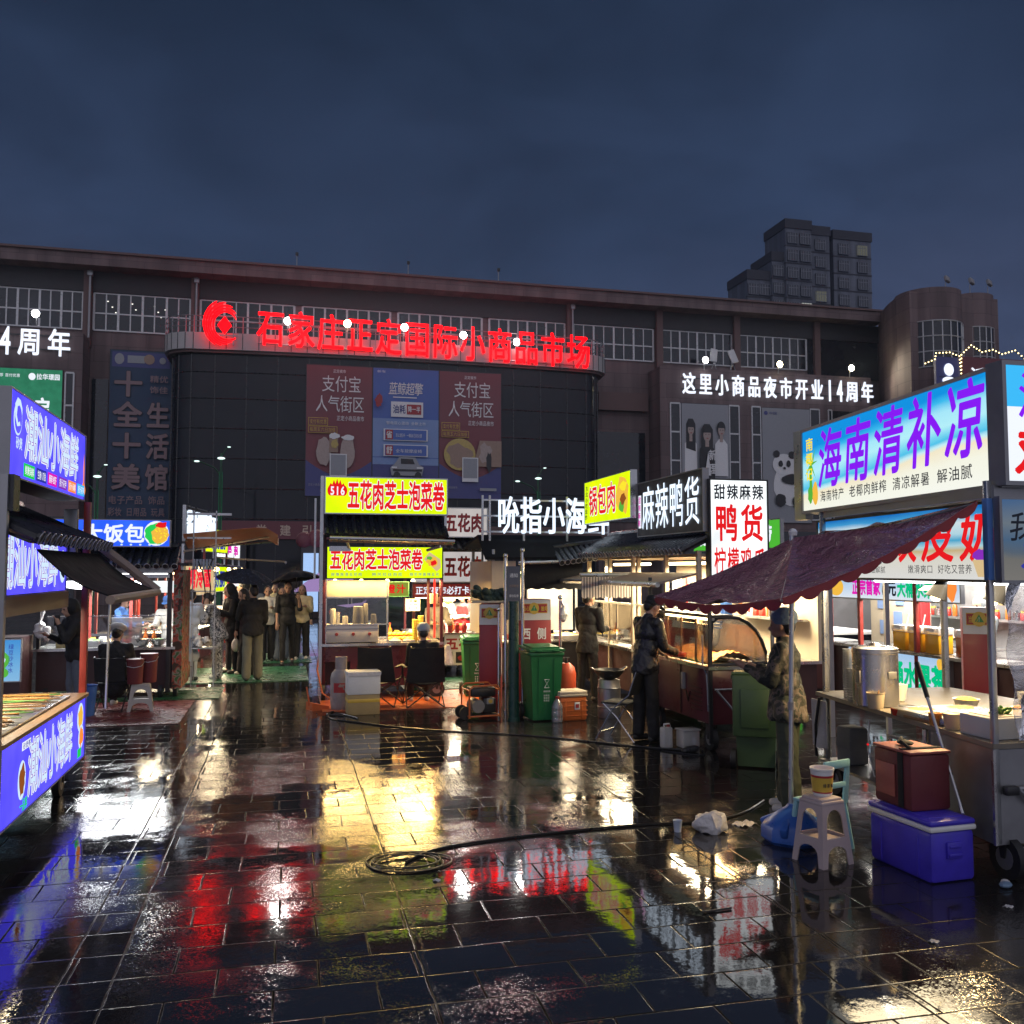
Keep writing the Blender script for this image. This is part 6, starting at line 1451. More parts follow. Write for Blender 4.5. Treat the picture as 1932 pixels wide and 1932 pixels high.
def person(label, loc, rz, h=1.68, top='cloth_black', legs='cloth_black', shoes='shoe_dark', lean=0.0, head=(0, 0), armL=((0, .05, -1), (0, .3, -1)), armR=((0, .05, -1), (0, .3, -1)),
           stride=0.0, sit=False, hair='short', hat=None, long_top=0.04, wide=0.0, sleeve=1.0, apron=None, group=None, vox=.013, bulk=1.0, collar=None, bag=None, skirt=False, fem=False):
    """forward is +Y, z = 0 the ground; arms are (upper arm direction, forearm direction)"""
    k = h / 1.70; hipz = .44 if sit else .92
    Lm = Matrix.Translation((0, 0, hipz)) @ Matrix.Rotation(-lean, 4, 'X')
    def T(p): return Lm @ Vector((p[0], p[1], p[2] - .92))
    S = lambda p: tuple(c * k for c in p)
    sw = .165 if fem else .185
    hd = Matrix.Translation(T((0, .015, 1.49))) @ Matrix.Rotation(-lean * .55 - head[0], 4, 'X') @ Matrix.Rotation(head[1], 4, 'Z')
    def H(p): return hd @ Vector((p[0], p[1] - .015, p[2] - 1.49))
    eh = lambda c, r: ('e', S(H(c)), S(r), (hd.to_euler()[0], hd.to_euler()[1], hd.to_euler()[2]))
    et = lambda c, r: ('e', S(T(c)), S(r), (-lean, 0, 0))
    cap = lambda a, b, r0, r1: ('c', S(a), S(b), r0 * k, r1 * k)
    # --- joints
    arms = []
    for sx, (du, df) in ((-1, armL), (1, armR)):
        sh = T((sx * sw, 0, 1.40)); du = Vector((du[0] * sx * 1.0 + sx * .12, du[1], du[2])).normalized(); el = sh + du * .285
        df = Vector((df[0] * sx, df[1], df[2])).normalized(); wr = el + df * .245
        arms.append((sh, el, wr, df, sx))
    lg = []
    for sx in (-1, 1):
        hp = Vector((sx * .09, 0, hipz - .02))
        if sit: kn = Vector((sx * .13, .42, .46)); an = Vector((sx * .13, .46, .08))
        else:
            st = stride * sx; kn = Vector((sx * .10, .10 * abs(st) * (1 if st > 0 else .2) + st * .14, .49)); an = Vector((sx * .11, st * .30, .08 + max(0, -st) * .03))
        lg.append((hp, kn, an, sx))
    skin = [eh((0, .012, 1.615), (.074, .092, .108)), eh((0, .045, 1.545), (.052, .058, .055)), eh((0, .107, 1.575), (.012, .020, .022)), eh((-.076, .005, 1.59), (.010, .022, .03)), eh((.076, .005, 1.59), (.010, .022, .03)), eh((0, .085, 1.545), (.028, .018, .012)),
            cap(T((0, -.005, 1.42)), H((0, .0, 1.54)), .052, .050), et((0, 0, 1.28), (.13, .085, .16)), et((0, 0, 1.08), (.11, .075, .16)), ('e', S((0, 0, hipz + .02)), S((.13, .09, .11))), cap(T((-.14, 0, 1.40)), T((.14, 0, 1.40)), .045, .045)]
    for sh, el, wr, df, sx in arms:
        skin += [cap(sh, el, .042, .036), cap(el, wr, .035, .024)]
        side = df.cross(Vector((0, 0, 1)));
        side = side.normalized() if side.length > .05 else Vector((1, 0, 0)); upv = side.cross(df).normalized()
        palm = wr + df * .05; skin.append(cap(wr, wr + df * .075, .028, .032))
        for j, (off, ln) in enumerate(((-.030, .070), (-.010, .082), (.010, .078), (.028, .060))):
            b0 = wr + df * .085 + side * off; b1 = b0 + df * ln * .55 - upv * .006; b2 = b1 + df * ln * .35 - upv * ln * .35
            skin += [cap(b0, b1, .0095, .0088), cap(b1, b2, .0088, .0075)]
        t0 = wr + df * .03 - side * .028 * sx; t1 = t0 + df * .035 - side * .028 * sx - upv * .012; t2 = t1 + df * .03 - upv * .012
        skin += [cap(t0, t1, .012, .010), cap(t1, t2, .010, .008)]
    for hp, kn, an, sx in lg: skin += [cap(hp, kn, .068, .048), cap(kn, an, .045, .032), cap(an, an + Vector((0, .10, -.045)), .034, .024)]
    eyes = [Vector(S(H((sx * .032, .094, 1.605)))) for sx in (-1, 1)]; mouth = Vector(S(H((0, .098, 1.535))))
    def face_m(c):
        if any((c - e).length < .014 * k for e in eyes): return 'eye_dark'
        if (c - mouth).length < .016 * k: return 'lips'
        return 'skin'
    body = remesh(skin, vox * .85, 'person', face_m, None, 2)
    body.location = loc; body.rotation_euler = (0, 0, rz); tag(body, label, 'person', group)
    # --- trousers / skirt
    tr = [('e', S((0, -.005, hipz + .02)), S((.155 * bulk, .12, .13)))]
    for hp, kn, an, sx in lg:
        e = an + Vector((0, 0, .02)); tr += [cap(hp, kn, .088, .066 + wide * .5), cap(kn, e, .064 + wide * .5, .050 + wide)]
    if skirt: tr.append(('c', S((0, 0, hipz)), S((0, .02, .30)), .16 * k, .24 * k))
    remesh(tr, vox, 'trousers', legs, body, 3, fold=.020)
    sh_ = []
    for hp, kn, an, sx in lg: sh_ += [cap(an + Vector((0, -.035, -.035)), an + Vector((0, .13, -.045)), .042, .036), cap(an + Vector((0, 0, .02)), an + Vector((0, .0, -.03)), .042, .045)]
    remesh(sh_, vox, 'shoes', shoes, body, 2)
    # --- top
    tp = [et((0, .0, 1.29), (.172 * bulk, .128, .165)), et((0, .0, 1.10), (.162 * bulk, .122, .17)), et((0, -.005, .97 - long_top), (.178 * bulk, .138, .17)), cap(T((-.14, 0, 1.395)), T((.14, 0, 1.395)), .070, .070), cap(T((0, -.01, 1.40)), T((0, 0, 1.455)), .080, .066)]
    if long_top > .05: tp.append(('c', S(T((0, 0, 1.0))), S(T((0, 0, .92 - long_top))), .15 * k, .175 * k))
    for sh, el, wr, df, sx in arms:
        tp.append(cap(sh, el, .068, .056))
        if sleeve >= 1: tp.append(cap(el, el + df * .225, .055, .045))
    hem_[0] = (.885 - long_top) * k if not sit else None; hem_[1] = .20 * bulk * k
    remesh(tp, vox, 'jacket', top, body, 7, fold=.024); hem_[0] = None
    # --- hair, hats
    hr = []
    if hair in ('short', 'bun', 'long'):
        hr = [eh((0, -.012, 1.640), (.082, .094, .098)), eh((0, -.055, 1.59), (.072, .055, .08))]
        if hair == 'bun': hr.append(eh((0, -.125, 1.60), (.045, .045, .045)))
        if hair == 'long': hr += [cap(H((0, -.06, 1.60)), T((0, -.10, 1.36)), .075, .08), cap(H((-.05, -.03, 1.60)), T((-.08, -.06, 1.40)), .045, .045), cap(H((.05, -.03, 1.60)), T((.08, -.06, 1.40)), .045, .045)]
        remesh(hr, vox * .85, 'hair', 'hair', body, 2)
    if hat:
        kind, hm = hat
        if kind == 'cap': hh = [eh((0, -.01, 1.665), (.088, .102, .075)), eh((0, -.055, 1.61), (.08, .06, .05)), eh((0, .115, 1.645), (.07, .075, .012))]
        elif kind == 'bouffant': hh = [eh((0, -.02, 1.675), (.105, .118, .088)), eh((0, -.02, 1.625), (.094, .108, .03))]
        elif kind == 'beret': hh = [eh((0, -.015, 1.70), (.125, .135, .062)), eh((0, -.01, 1.655), (.09, .105, .04))]
        else: hh = [eh((0, -.03, 1.615), (.112, .108, .135)), cap(H((0, -.06, 1.52)), T((0, -.05, 1.40)), .095, .11)]
        remesh(hh, vox * .9, 'hood' if kind == 'hood' else 'hat', hm, body, 2)
    if apron:
        ap_ = MB(); Z = [1.42, 1.2, .95, .55, .42]; W_ = [.10, .19, .20, .23, .25]
        def fa(u, v):
            i = min(3, int(v * 4)); t = v * 4 - i; z = Z[i] + (Z[i + 1] - Z[i]) * t; w = W_[i] + (W_[i + 1] - W_[i]) * t
            a = (u - .5) * 2
            p = T((a * w, .150 - .05 * a * a + .01 * math.sin(u * 20 + v * 4), z)) if z > .92 else Vector((a * w, .150 - .05 * a * a + .012 * math.sin(u * 20), z))
            return S(p)
        ap_.grid(fa, 10, 16, apron, (0, .006, 0)); ap_.build('apron', body)
    return body, k, arms, T, H, S
def hand_world(body, S, wr, df, d=.08):
    """where a hand closes, in world space"""
    return body.matrix_basis @ Vector(S(wr + df * d))
def bearing(dx, dy): return math.atan2(-dx, dy)

DOWN = ((0, .03, -1), (0, .25, -1)); FWD = ((0, .35, -.9), (-.15, .95, .1)); HOLD = ((0, .25, -1), (-.35, .75, .35)); UPH = ((0, .45, -.75), (-.25, .35, .95))
P = {}
# the two nearest figures
P['camo'] = person('woman in a camouflage jacket and pale blue hair cap standing behind the umbrella pole', (4.20, 7.25, 0), bearing(-.75, .66), 1.67, 'camo', 'cloth_green_dark', 'shoe_white', .05, (.02, .0), ((0, .25, -.95), (-.1, .85, .45)), ((0, .15, -1), (-.1, .75, .25)), .12, hair='short', hat=('bouffant', 'cap_blue'), long_top=.10, wide=.04, vox=.009, bulk=1.32)
P['cap'] = person('man in a black cap and leather jacket bending over the curved glass cart', (4.22, 10.55, 0), bearing(.9, .25), 1.72, 'leather', 'cloth_black', 'shoe_dark', .10, (.45, 0), ((0, .2, -1), (-.2, .85, -.35)), ((0, .2, -1), (-.2, .9, -.30)), .1, hair='short', hat=('cap', 'cloth_black'), long_top=.08, wide=.02, vox=.010, bulk=1.1)
P['F'] = person('slim person in black standing at the warm lit stall under the striped valance', (4.62, 13.95, 0), bearing(.8, .6), 1.70, 'cloth_black', 'cloth_black', 'shoe_dark', .05, (.15, -.3), HOLD, ((0, .2, -1), (-.2, .8, .0)), .1, hair='short', long_top=.12, vox=.012)
P['seatD'] = person('person in black and a grey hair net sitting with their back turned', (2.05, 14.12, 0), 0.0, 1.66, 'cloth_black', 'cloth_black', 'shoe_white', -.10, (.35, 0), FWD, FWD, 0, True, 'short', ('bouffant', 'hairnet'), vox=.012, bulk=1.15)
P['seatB'] = person('woman in black and a white puffy hat sitting at the rice stall', (-2.42, 14.75, 0), -.10, 1.68, 'cloth_black', 'cloth_black', 'shoe_white', .12, (.35, 0), FWD, FWD, 0, True, 'bun', ('beret', 'hat_white'), long_top=.1, vox=.012, bulk=1.25)
P['lean'] = person('woman in black holding a phone to her face behind the red stall post', (-2.78, 13.9, 0), bearing(-.7, -.4), 1.62, 'cloth_black', 'cloth_denim', 'shoe_dark', .14, (.1, 0), UPH, HOLD, .1, hair='short', hat=('hood', 'cloth_black'), vox=.012, bulk=1.1)
P['blue'] = person('vendor in a bright blue jacket looking down behind the rice stall glass', (-2.82, 17.55, 0), bearing(.95, -.3), 1.60, 'cloth_blue', 'cloth_black', 'shoe_dark', .10, (.3, 0), FWD, FWD, 0, hair='bun', vox=.012, fem=True)
P['bcap'] = person('vendor in a white hooded top and bright blue cap behind the rice stall', (-1.98, 17.6, 0), bearing(-.3, -1), 1.58, 'cloth_white', 'cloth_black', 'shoe_dark', .15, (.35, 0), FWD, FWD, 0, hair='long', hat=('cap', 'cloth_blue'), vox=.012)
P['apron'] = person('vendor in a long pale raincoat apron standing beside the rice stall seen from behind', (-1.72, 18.25, 0), bearing(.25, 1), 1.66, 'cloth_pale', 'cloth_pale', 'shoe_dark', .08, (.25, .3), FWD, FWD, 0, hair='short', long_top=.5, vox=.013, bulk=1.2)
Q = 'people queueing in the alley'
P['floral'] = person('woman in a black and white floral outfit bending towards the alley stall', (-1.22, 18.45, 0), bearing(-1, .15), 1.62, 'floral', 'floral', 'shoe_white', .28, (.3, 0), FWD, FWD, .1, hair='bun', long_top=.1, wide=.05, group=Q, fem=True)
P['hood'] = person('person in a black hooded coat queueing behind the floral outfit', (-1.0, 19.3, 0), bearing(-.8, -.3), 1.74, 'cloth_black', 'cloth_black', 'shoe_dark', .08, (.25, 0), HOLD, HOLD, .1, hair='short', hat=('hood', 'cloth_black'), long_top=.25, group=Q, bulk=1.1)
P['bag'] = person('woman in black with a white plastic bag in her hand looking left in the alley', (-.72, 19.0, 0), bearing(-.9, -.45), 1.66, 'cloth_black', 'cloth_black', 'shoe_white', .08, (.25, 0), DOWN, ((0, .1, -1), (0, .25, -1)), .12, hair='long', wide=.06, group=Q, fem=True)
P['grey'] = person('tall person in grey trousers and a black top under the spotted umbrella, back turned', (-.57, 17.95, 0), bearing(-.15, 1), 1.74, 'cloth_black', 'cloth_olive', 'shoe_dark', .02, (.1, .3), ((.05, .3, -.8), (-.2, .45, .9)), ((0, .05, -1), (-.1, .5, -.5)), .15, hair='short', wide=.03, group=Q, long_top=.06, bulk=1.1)
P['w1'] = person('woman in a white shirt with arms folded walking out of the alley', (-.38, 21.6, 0), PI + .1, 1.66, 'cloth_white', 'cloth_black', 'shoe_dark', 0, (.1, 0), HOLD, HOLD, .2, hair='short', wide=.04, group=Q, fem=True)
P['w2'] = person('woman in a grey shirt raising a hand to her face under an umbrella', (-.08, 21.75, 0), PI + .2, 1.64, 'cloth_grey', 'cloth_denim', 'shoe_dark', 0, (.1, 0), UPH, DOWN, .2, hair='long', wide=.05, group=Q, fem=True, long_top=.08)
P['polo'] = person('man in a dark polo shirt striding towards the square under an umbrella', (.06, 20.9, 0), PI + .05, 1.76, 'cloth_black', 'cloth_black', 'shoe_dark', 0, (.05, 0), ((.05, .4, -.7), (-.15, .5, .9)), DOWN, .55, sleeve=.5, hair='short', group=Q)
P['yel'] = person('person in a cream jacket and white shirt walking beside the man in the polo shirt', (.38, 22.0, 0), PI - .1, 1.68, 'cloth_cream', 'cloth_black', 'shoe_white', 0, (.0, 0), HOLD, DOWN, .2, hair='short', wide=.03, group=Q)
P['e1'] = person('vendor in white with black hair bending over the counter of the pork stall', (3.15, 18.95, 0), bearing(.8, -.5), 1.62, 'cloth_white', 'cloth_black', 'shoe_dark', .25, (.4, 0), FWD, FWD, 0, hair='short')
P['e2'] = person('vendor in a dark top with a red apron at the back of the pork stall', (3.62, 19.1, 0), bearing(-.4, -1), 1.60, 'cloth_grey', 'cloth_black', 'shoe_dark', .2, (.4, 0), FWD, FWD, 0, hair='short', hat=('cap', 'cloth_white'), apron='cloth_red')
P['e3'] = person('helper in a white vest behind the orange juice stand', (2.75, 17.3, 0), bearing(.2, -1), 1.58, 'cloth_white', 'cloth_black', 'shoe_dark', .1, (.4, 0), FWD, FWD, 0, hair='short')
P['j1'] = person('vendor in a grey hooded jacket behind the juice tubs of the fruit tea stall', (9.3, 10.9, 0), bearing(-1, -.2), 1.66, 'cloth_grey', 'cloth_black', 'shoe_dark', .05, (.1, 0), FWD, FWD, 0, hair='short', hat=('hood', 'cloth_grey'))
P['k1'] = person('vendor in a green shirt and white cap at the yogurt stall', (8.9, 17.2, 0), bearing(-1, -.3), 1.66, 'print_green', 'cloth_black', 'shoe_dark', .1, (.2, 0), FWD, FWD, 0, hair='short', hat=('cap', 'cloth_white'))
# umbrellas held over the queue
def umbrella(label, top, hand, r, m, tilt, group='umbrellas over the people in the alley'):
    t = thing('umbrella', label, 'umbrella', top, 0, group)
    ax = (Vector(top) - Vector(hand)); L = ax.length; q = Vector((0, 0, 1)).rotation_difference(ax.normalized()); t.rotation_mode = 'QUATERNION'; t.rotation_quaternion = q
    b = MB(); n = 8
    def f(u, v):
        a = u * 2 * PI; sc = 1 - .06 * (1 - abs(math.cos(n * a / 2))); rr = r * v * sc
        return (rr * math.cos(a), rr * math.sin(a), -.30 * r * 1.2 * v ** 1.9 - .02 * (1 - abs(math.cos(n * a / 2))) * v)
    b.grid(f, 48, 8, m, (0, 0, -.004)); b.build('canopy', t, smooth=.9)
    b = MB(); b.rod((0, 0, .07), (0, 0, -L - .08), .007, 'black_metal', 8); b.build('shaft', t)
    for k in range(n):
        a = 2 * PI * k / n; b = MB(); b.tube([(r * v * math.cos(a), r * v * math.sin(a), -.30 * r * 1.2 * v ** 1.9 - .008) for v in (0, .3, .6, .85, 1.02)], .004, 'steel_dull', 5); b.build('rib', t)
    return t
def hand_of(key, i):
    body, k, arms, T, H, S = P[key]; sh, el, wr, df, sx = arms[i]
    return Matrix.Translation(body.location) @ Matrix.Rotation(body.rotation_euler[2], 4, 'Z') @ Vector(S(wr + df * .07))
P['x1'] = person('person in a pale hooded jacket looking at the alley stall behind the queue', (-1.05, 20.6, 0), bearing(-1, .2), 1.66, 'cloth_white', 'cloth_black', 'shoe_white', .08, (.2, 0), HOLD, HOLD, .1, hair='long', group=Q)
P['x2'] = person('person in a grey coat walking away far down the alley', (-.75, 23.4, 0), .1, 1.72, 'cloth_grey', 'cloth_black', 'shoe_dark', 0, (.0, 0), DOWN, DOWN, .3, hair='short', group=Q)
P['x3'] = person('person in a cream top facing the square far behind the polo shirt', (-.25, 24.5, 0), PI, 1.66, 'cloth_cream', 'cloth_denim', 'shoe_dark', 0, (.0, 0), DOWN, HOLD, .3, hair='long', group=Q)
P['x4'] = person('person in a red top standing far down the alley by the pale awning', (-1.1, 25.3, 0), bearing(-1, 0), 1.68, 'cloth_red', 'cloth_black', 'shoe_dark', 0, (.1, 0), HOLD, DOWN, .1, hair='short', group=Q)
P['x5'] = person('person in a black hooded coat at the back of the queue beside the red top', (-.9, 24.2, 0), bearing(-.8, .4), 1.72, 'cloth_black', 'cloth_black', 'shoe_dark', .05, (.1, 0), HOLD, DOWN, .1, hair='short', hat=('hood', 'cloth_black'), group=Q)
P['x6'] = person('long haired person in a dark coat walking just behind the cream jacket', (.42, 23.4, 0), PI, 1.64, 'cloth_black', 'cloth_denim', 'shoe_dark', 0, (.1, 0), DOWN, DOWN, .3, hair='long', group=Q)
hg = hand_of('grey', 0); umbrella('black umbrella with pale dots held over the person in grey trousers', hg + Vector((.05, -.12, .62)), hg, .50, 'umbrella_dots', 0)
hp_ = hand_of('polo', 0); umbrella('plain black umbrella held by the man in the polo shirt', hp_ + Vector((-.06, .05, .55)), hp_, .52, 'cloth_black', 0)
hb = hand_of('bag', 1)
t = thing('carrier_bag', 'white plastic bag hanging from the hand of the woman in black in the alley', 'bag', hb); b = MB(); b.ball((0, 0, -.22), (.08, .06, .13), 'bag_plastic', 14); b.tube([(-.02, 0, -.10), (0, 0, .0), (.02, 0, -.10)], .008, 'bag_plastic', 6); b.build('bag', t)
hc = hand_of('cap', 1)
t = thing('red_packet', 'small red packet in the hands of the man in the black cap', 'packet', hc); b = MB(); b.box((0, 0, 0), (.13, .10, .06), 'food_red', .02, (.2, .1, .3)); b.build('wrapper', t)
hl = hand_of('lean', 0)
t = thing('phone', 'dark phone held up by the woman in black behind the red post', 'phone', hl); b = MB(); b.box((0, 0, 0), (.075, .012, .15), 'black_metal', .008, (.2, 0, .5)); b.build('case', t)
# ================================================================ LOOSE THINGS
def crumple(b, amp, f=14):
    for v in b.bm.verts:
        p = v.co; d = Vector((nz.noise(p * f), nz.noise(p * f + Vector((7, 3, 1))), nz.noise(p * f + Vector((2, 9, 5)))))
        v.co = p + d * amp + d.normalized() * abs(nz.noise(p * f * 2.2)) * amp * .6
        
def plate(b, outer, holes, to3, thick, m):
    """a flat plate with arched holes: outer and holes are (u, v) loops"""
    bm = b.bm; sl = b.slot(m); tv = Vector(thick); sides = []
    layers = []
    for k in (0, 1):
        edges = []; loops = []
        for lp in [outer] + holes:
            vs = [bm.verts.new(Vector(to3(u, v)) + tv * k) for u, v in lp]; loops.append(vs)
            for q in range(len(vs)): edges.append(bm.edges.new((vs[q], vs[(q + 1) % len(vs)])))
        r = bmesh.ops.triangle_fill(bm, use_beauty=True, edges=edges); layers.append(loops)
        for g in r['geom']:
            if isinstance(g, bmesh.types.BMFace): g.material_index = sl; sides.append(g)
    for A, B in zip(*layers):
        for q in range(len(A)):
            f = bm.faces.new((A[q], A[(q + 1) % len(A)], B[(q + 1) % len(A)], B[q])); f.material_index = sl; sides.append(f)
    bmesh.ops.recalc_face_normals(bm, faces=sides)
def stool(loc, rz, m, label, h=.47, w=.30):
    t = thing('stool', label, 'stool', loc, rz); b = MB()
    q = w * .42; e = w * .60
    b.box((0, 0, h - .014), (2 * q - .01, 2 * q - .01, .028), m, .013); b.box((0, 0, h - .034), (2 * q + .012, 2 * q + .012, .03), m, .010); b.build('seat', t)
    def hw(z): return e + (q - e) * z / h
    arch = lambda z0, z1, inset, n=8: [(-(hw(z0) - inset), z0)] + [(-(hw(z1) - inset) * math.cos(PI * k / n) * (1 if 0 < k < n else 1), z1 - .06 + .06 * math.sin(PI * k / n)) for k in range(n + 1)] + [(hw(z0) - inset, z0)]
    for a in range(4):
        b = MB(); ca, sa = math.cos(a * PI / 2), math.sin(a * PI / 2)
        def to3(u, v): y = -hw(v) ; return (u * ca - y * sa, u * sa + y * ca, v)
        foot = arch(0.0, .135, .045)
        outer = [(-hw(0) , 0)] + foot + [(hw(0), 0), (q, h - .03), (-q, h - .03)]
        hole = [(-(hw(.19) - .042), .19)] + [(-(hw(.33) - .040) * math.cos(PI * k / 8), h - .16 + .085 * math.sin(PI * k / 8)) for k in range(9)] + [(hw(.19) - .042, .19)]
        plate(b, outer, [hole], to3, (-sa * .011 * -1 * -1, ca * .011, 0), m); b.build('leg_panel', t)
    b = MB(); b.box((0, 0, .165), (2 * hw(.165) - .03, 2 * hw(.165) - .03, .006), m); b.build('brace', t)
    return t
stool((3.71, 5.97, 0), .25, 'stool_plastic', 'greyish pink plastic stool with a paint pail on it', .455, .245)
t = thing('pail', 'white plastic pail with a yellow label standing on the pink stool', 'bucket', (3.73, 5.99, .453)); t.scale = (.86, .86, .9)
b = MB(); b.lathe([(.070, 0), (.076, .01), (.092, .195), (.098, .2), (.098, .215), (.090, .215), (.072, .02), (0.001, .018)], (0, 0, 0), 'white_plastic', 24); b.build('bucket', t)
b = MB(); b.lathe([(.0775, .025), (.0897, .16)], (0, 0, 0), 'print_gold', 24); b.lathe([(.0782, .025), (.0785, .036)], (0, 0, 0), 'print_red', 24); b.lathe([(.0892, .145), (.0903, .162)], (0, 0, 0), 'print_red', 24)
for k, ch in enumerate('绿茶酱'): a = -PI / 2 - .35 + k * .35; b.glyphs(ch, (.0915 * math.cos(a - .12), .0915 * math.sin(a - .12), .075), (-math.sin(a), math.cos(a), 0), (0, 0, 1), .024, .03, 'print_black', .02, .002)
b.build('label_wrap', t)
# pale cyan plastic chair behind the stool
t = thing('chair', 'pale cyan plastic chair half hidden behind the pink stool', 'chair', (3.89, 6.28, 0), .3); m = 'cyan_plastic'; t.scale = (.8, .8, .85)
b = MB(); b.box((0, 0, .40), (.36, .34, .03), m, .012); b.build('seat', t)
b = MB(); b.prism([(-.18, -.17, .40), (-.12, -.17, .40), (-.12, -.21, .76), (-.17, -.21, .76)], (0, .02, 0), m); b.prism([(.12, -.17, .40), (.18, -.17, .40), (.17, -.21, .76), (.12, -.21, .76)], (0, .02, 0), m); b.box((0, -.20, .74), (.34, .025, .07), m, .01); b.box((0, -.185, .56), (.26, .02, .05), m, .01); b.build('backrest', t)
for sx in (-1, 1):
    for sy in (-1, 1): b = MB(); b.cone((sx * .15, sy * .14, .40), (sx * .20, sy * .19, 0), .028, .022, m, 8); b.build('leg', t)

def cooler(loc, rz, sx, sy, h, m, lidm, label, trim='white_plastic', lid=None):
    t = thing('cool_box', label, 'cool box', loc, rz)
    b = MB(); b.box((0, 0, h * .41), (sx, sy, h * .82), m, .03)
    for k in (-.30, .30): b.box((k * sx, 0, h * .38), (.02, sy + .012, h * .66), m, .006)
    b.box((0, 0, h * .02), (sx * .9, sy * .9, h * .04), m, .005); b.build('body', t)
    b = MB(); b.box((0, 0, h * .86), (sx + .02, sy + .02, h * .09), trim, .012); b.build('rim', t)
    b = MB(); b.box((0, 0, h * .95), (sx + .015, sy + .015, h * .10), lidm, .018); b.box((0, 0, h * 1.0), (sx * .8, sy * .75, .012), lidm, .005); b.build('lid', t)
    for s in (-1, 1):
        b = MB(); x = s * (sx / 2 + .008); b.box((x, 0, h * .52), (.02, sy * .34, h * .26), m, .006); b.box((x + s * .012, 0, h * .58), (.012, sy * .26, h * .04), m, .004); b.box((x + s * .012, 0, h * .45), (.012, sy * .30, h * .05), m, .004); b.build('handle', t)
    return t
cooler((4.28, 5.67, 0), PI / 2 + .06, .61, .355, .405, 'cooler_blue', 'cooler_blue', 'big violet blue cool box with a white rim in front of the dessert stall')
t = cooler((3.82, 12.35, 0), .1, .40, .32, .40, 'cooler_orange', 'cooler_orange', 'orange cool box with a cream lid beside the green wheelie bin', 'cooler_orange')
for ch in t.children:
    if ch.name.startswith(('lid', 'rim')): ch.data.materials[0] = M['panel_cream']
b = MB()
for k in range(4): b.box((0, 0, .07 + .065 * k), (.412, .332, .012), 'cooler_orange', .004)
b.build('ribbing', t); b = MB(); b.box((.05, -.164, .2), (.075, .008, .10), 'print_white', .003); b.box((.05, -.170, .2), (.05, .004, .05), 'print_red'); b.build('emblem_plate', t)
t = thing('insulated_bag', 'dark red insulated delivery bag with black straps on top of the violet cool box', 'bag', (4.29, 5.76, .411), PI / 2 + .02)
b = MB(); b.box((0, -.0, .19), (.40, .32, .38), 'bag_red', .025); b.build('body', t); b = MB(); b.box((0, 0, .392), (.41, .33, .022), 'bag_red_light', .01); b.build('lid', t)
b = MB(); b.box((-.10, .166, .20), (.05, .012, .37), 'black_fabric', .003); b.box((-.10, 0, .407), (.04, .32, .008), 'black_fabric', .002); b.tube([(-.12, .1, .41), (-.06, .12, .45), (.02, .06, .46), (.08, .0, .43), (.1, -.06, .41)], .012, 'black_fabric', 6); b.ball((.02, .03, .425), (.07, .05, .018), 'black_fabric', 10); b.build('strap', t)
b = MB(); b.box((.06, .167, .18), (.2, .01, .22), 'bag_red_light', .003); b.build('pocket', t)
t = thing('broom_stick', 'thin dark stick leaning on the counter with its foot on the violet cool box', 'stick', (4.40, 5.42, .415)); b = MB((4.40, 5.42, .415)); b.rod((4.44, 5.44, .417), (4.535, 5.99, 1.35), .011, 'alu', 8); b.cone((4.513, 5.86, 1.13), (4.538, 6.0, 1.365), .017, .02, 'black_metal', 10); b.build('shaft', t)

# ---- the big tilted burgundy umbrella and its base
TO = (3.84, 6.47, 0); tt = thing('market_umbrella', 'large square burgundy market umbrella, wet and tilted, tied up under the beach sign', 'umbrella', (3.80, 6.47, 0)); TOF = (3.80, 6.47, 0)
Cn = [Vector((2.93, 7.11, 1.84)), Vector((3.11, 5.42, 1.87)), Vector((4.44, 5.22, 2.51)), Vector((4.90, 7.75, 2.42))]; pk = Vector((3.82, 6.47, 2.30))
b = MB(TOF)
for i in range(4):
    a, c = Cn[i], Cn[(i + 1) % 4]; n1 = (i + 1) * 3.1
    def f(u, v, a=a, c=c, n1=n1):
        e = a.lerp(c, u); e = e + Vector((0, 0, -.055 * math.sin(PI * u)))
        p = pk.lerp(e, v); d = p - pk
        sag = -.035 * abs(math.sin(u * PI * 3.5 + n1)) * math.sin(PI * v * .8) * v + .02 * math.sin(v * 9 + u * 4 + n1) * math.sin(PI * u) * v - .075 * math.sin(PI * v) * (.4 + .6 * math.sin(PI * u)) + .012 * math.sin(v * 13 + u * 7 + n1) * v * math.sin(PI * u) + .008 * math.sin(u * 31 + v * 3) * v * math.sin(PI * u)
        return p + Vector((0, 0, sag))
    b.grid(f, 40, 30, 'tarp_burgundy')
bmesh.ops.remove_doubles(b.bm, verts=b.bm.verts, dist=.002)
b.build('canopy', tt, smooth=1.2)
for i in range(4):
    a, c = Cn[i], Cn[(i + 1) % 4]; b = MB(TOF); n = 10
    dr = .10
    def f(u, v, a=a, c=c):
        e = a.lerp(c, u) + Vector((0, 0, -.055 * math.sin(PI * u) - .004)); s = abs(math.sin(u * PI * n))
        return e + Vector((0, 0, -v * (.028 + .040 * s ** .6 + .022 * nz.noise(Vector((u * 9 + i * 5, 1, 2)))))) + Vector((.004 * math.sin(u * 40), .004 * math.cos(u * 40), 0))
    b.grid(f, 72, 2, 'tarp_valance', (0, .004, 0)); b.build('valance', tt)
for i in range(4):
    b = MB(TOF); e = Cn[i]; b.tube([pk + Vector((0, 0, -.05)), pk.lerp(e, .5) + Vector((0, 0, -.07)), e + Vector((0, 0, -.02))], .010, 'steel_dull', 6); b.rod(pk.lerp(e, .55) + Vector((0, 0, -.075)), (3.79, 6.47, 1.85 if i < 2 else 2.0), .008, 'steel_dull', 6); b.build('rib', tt)
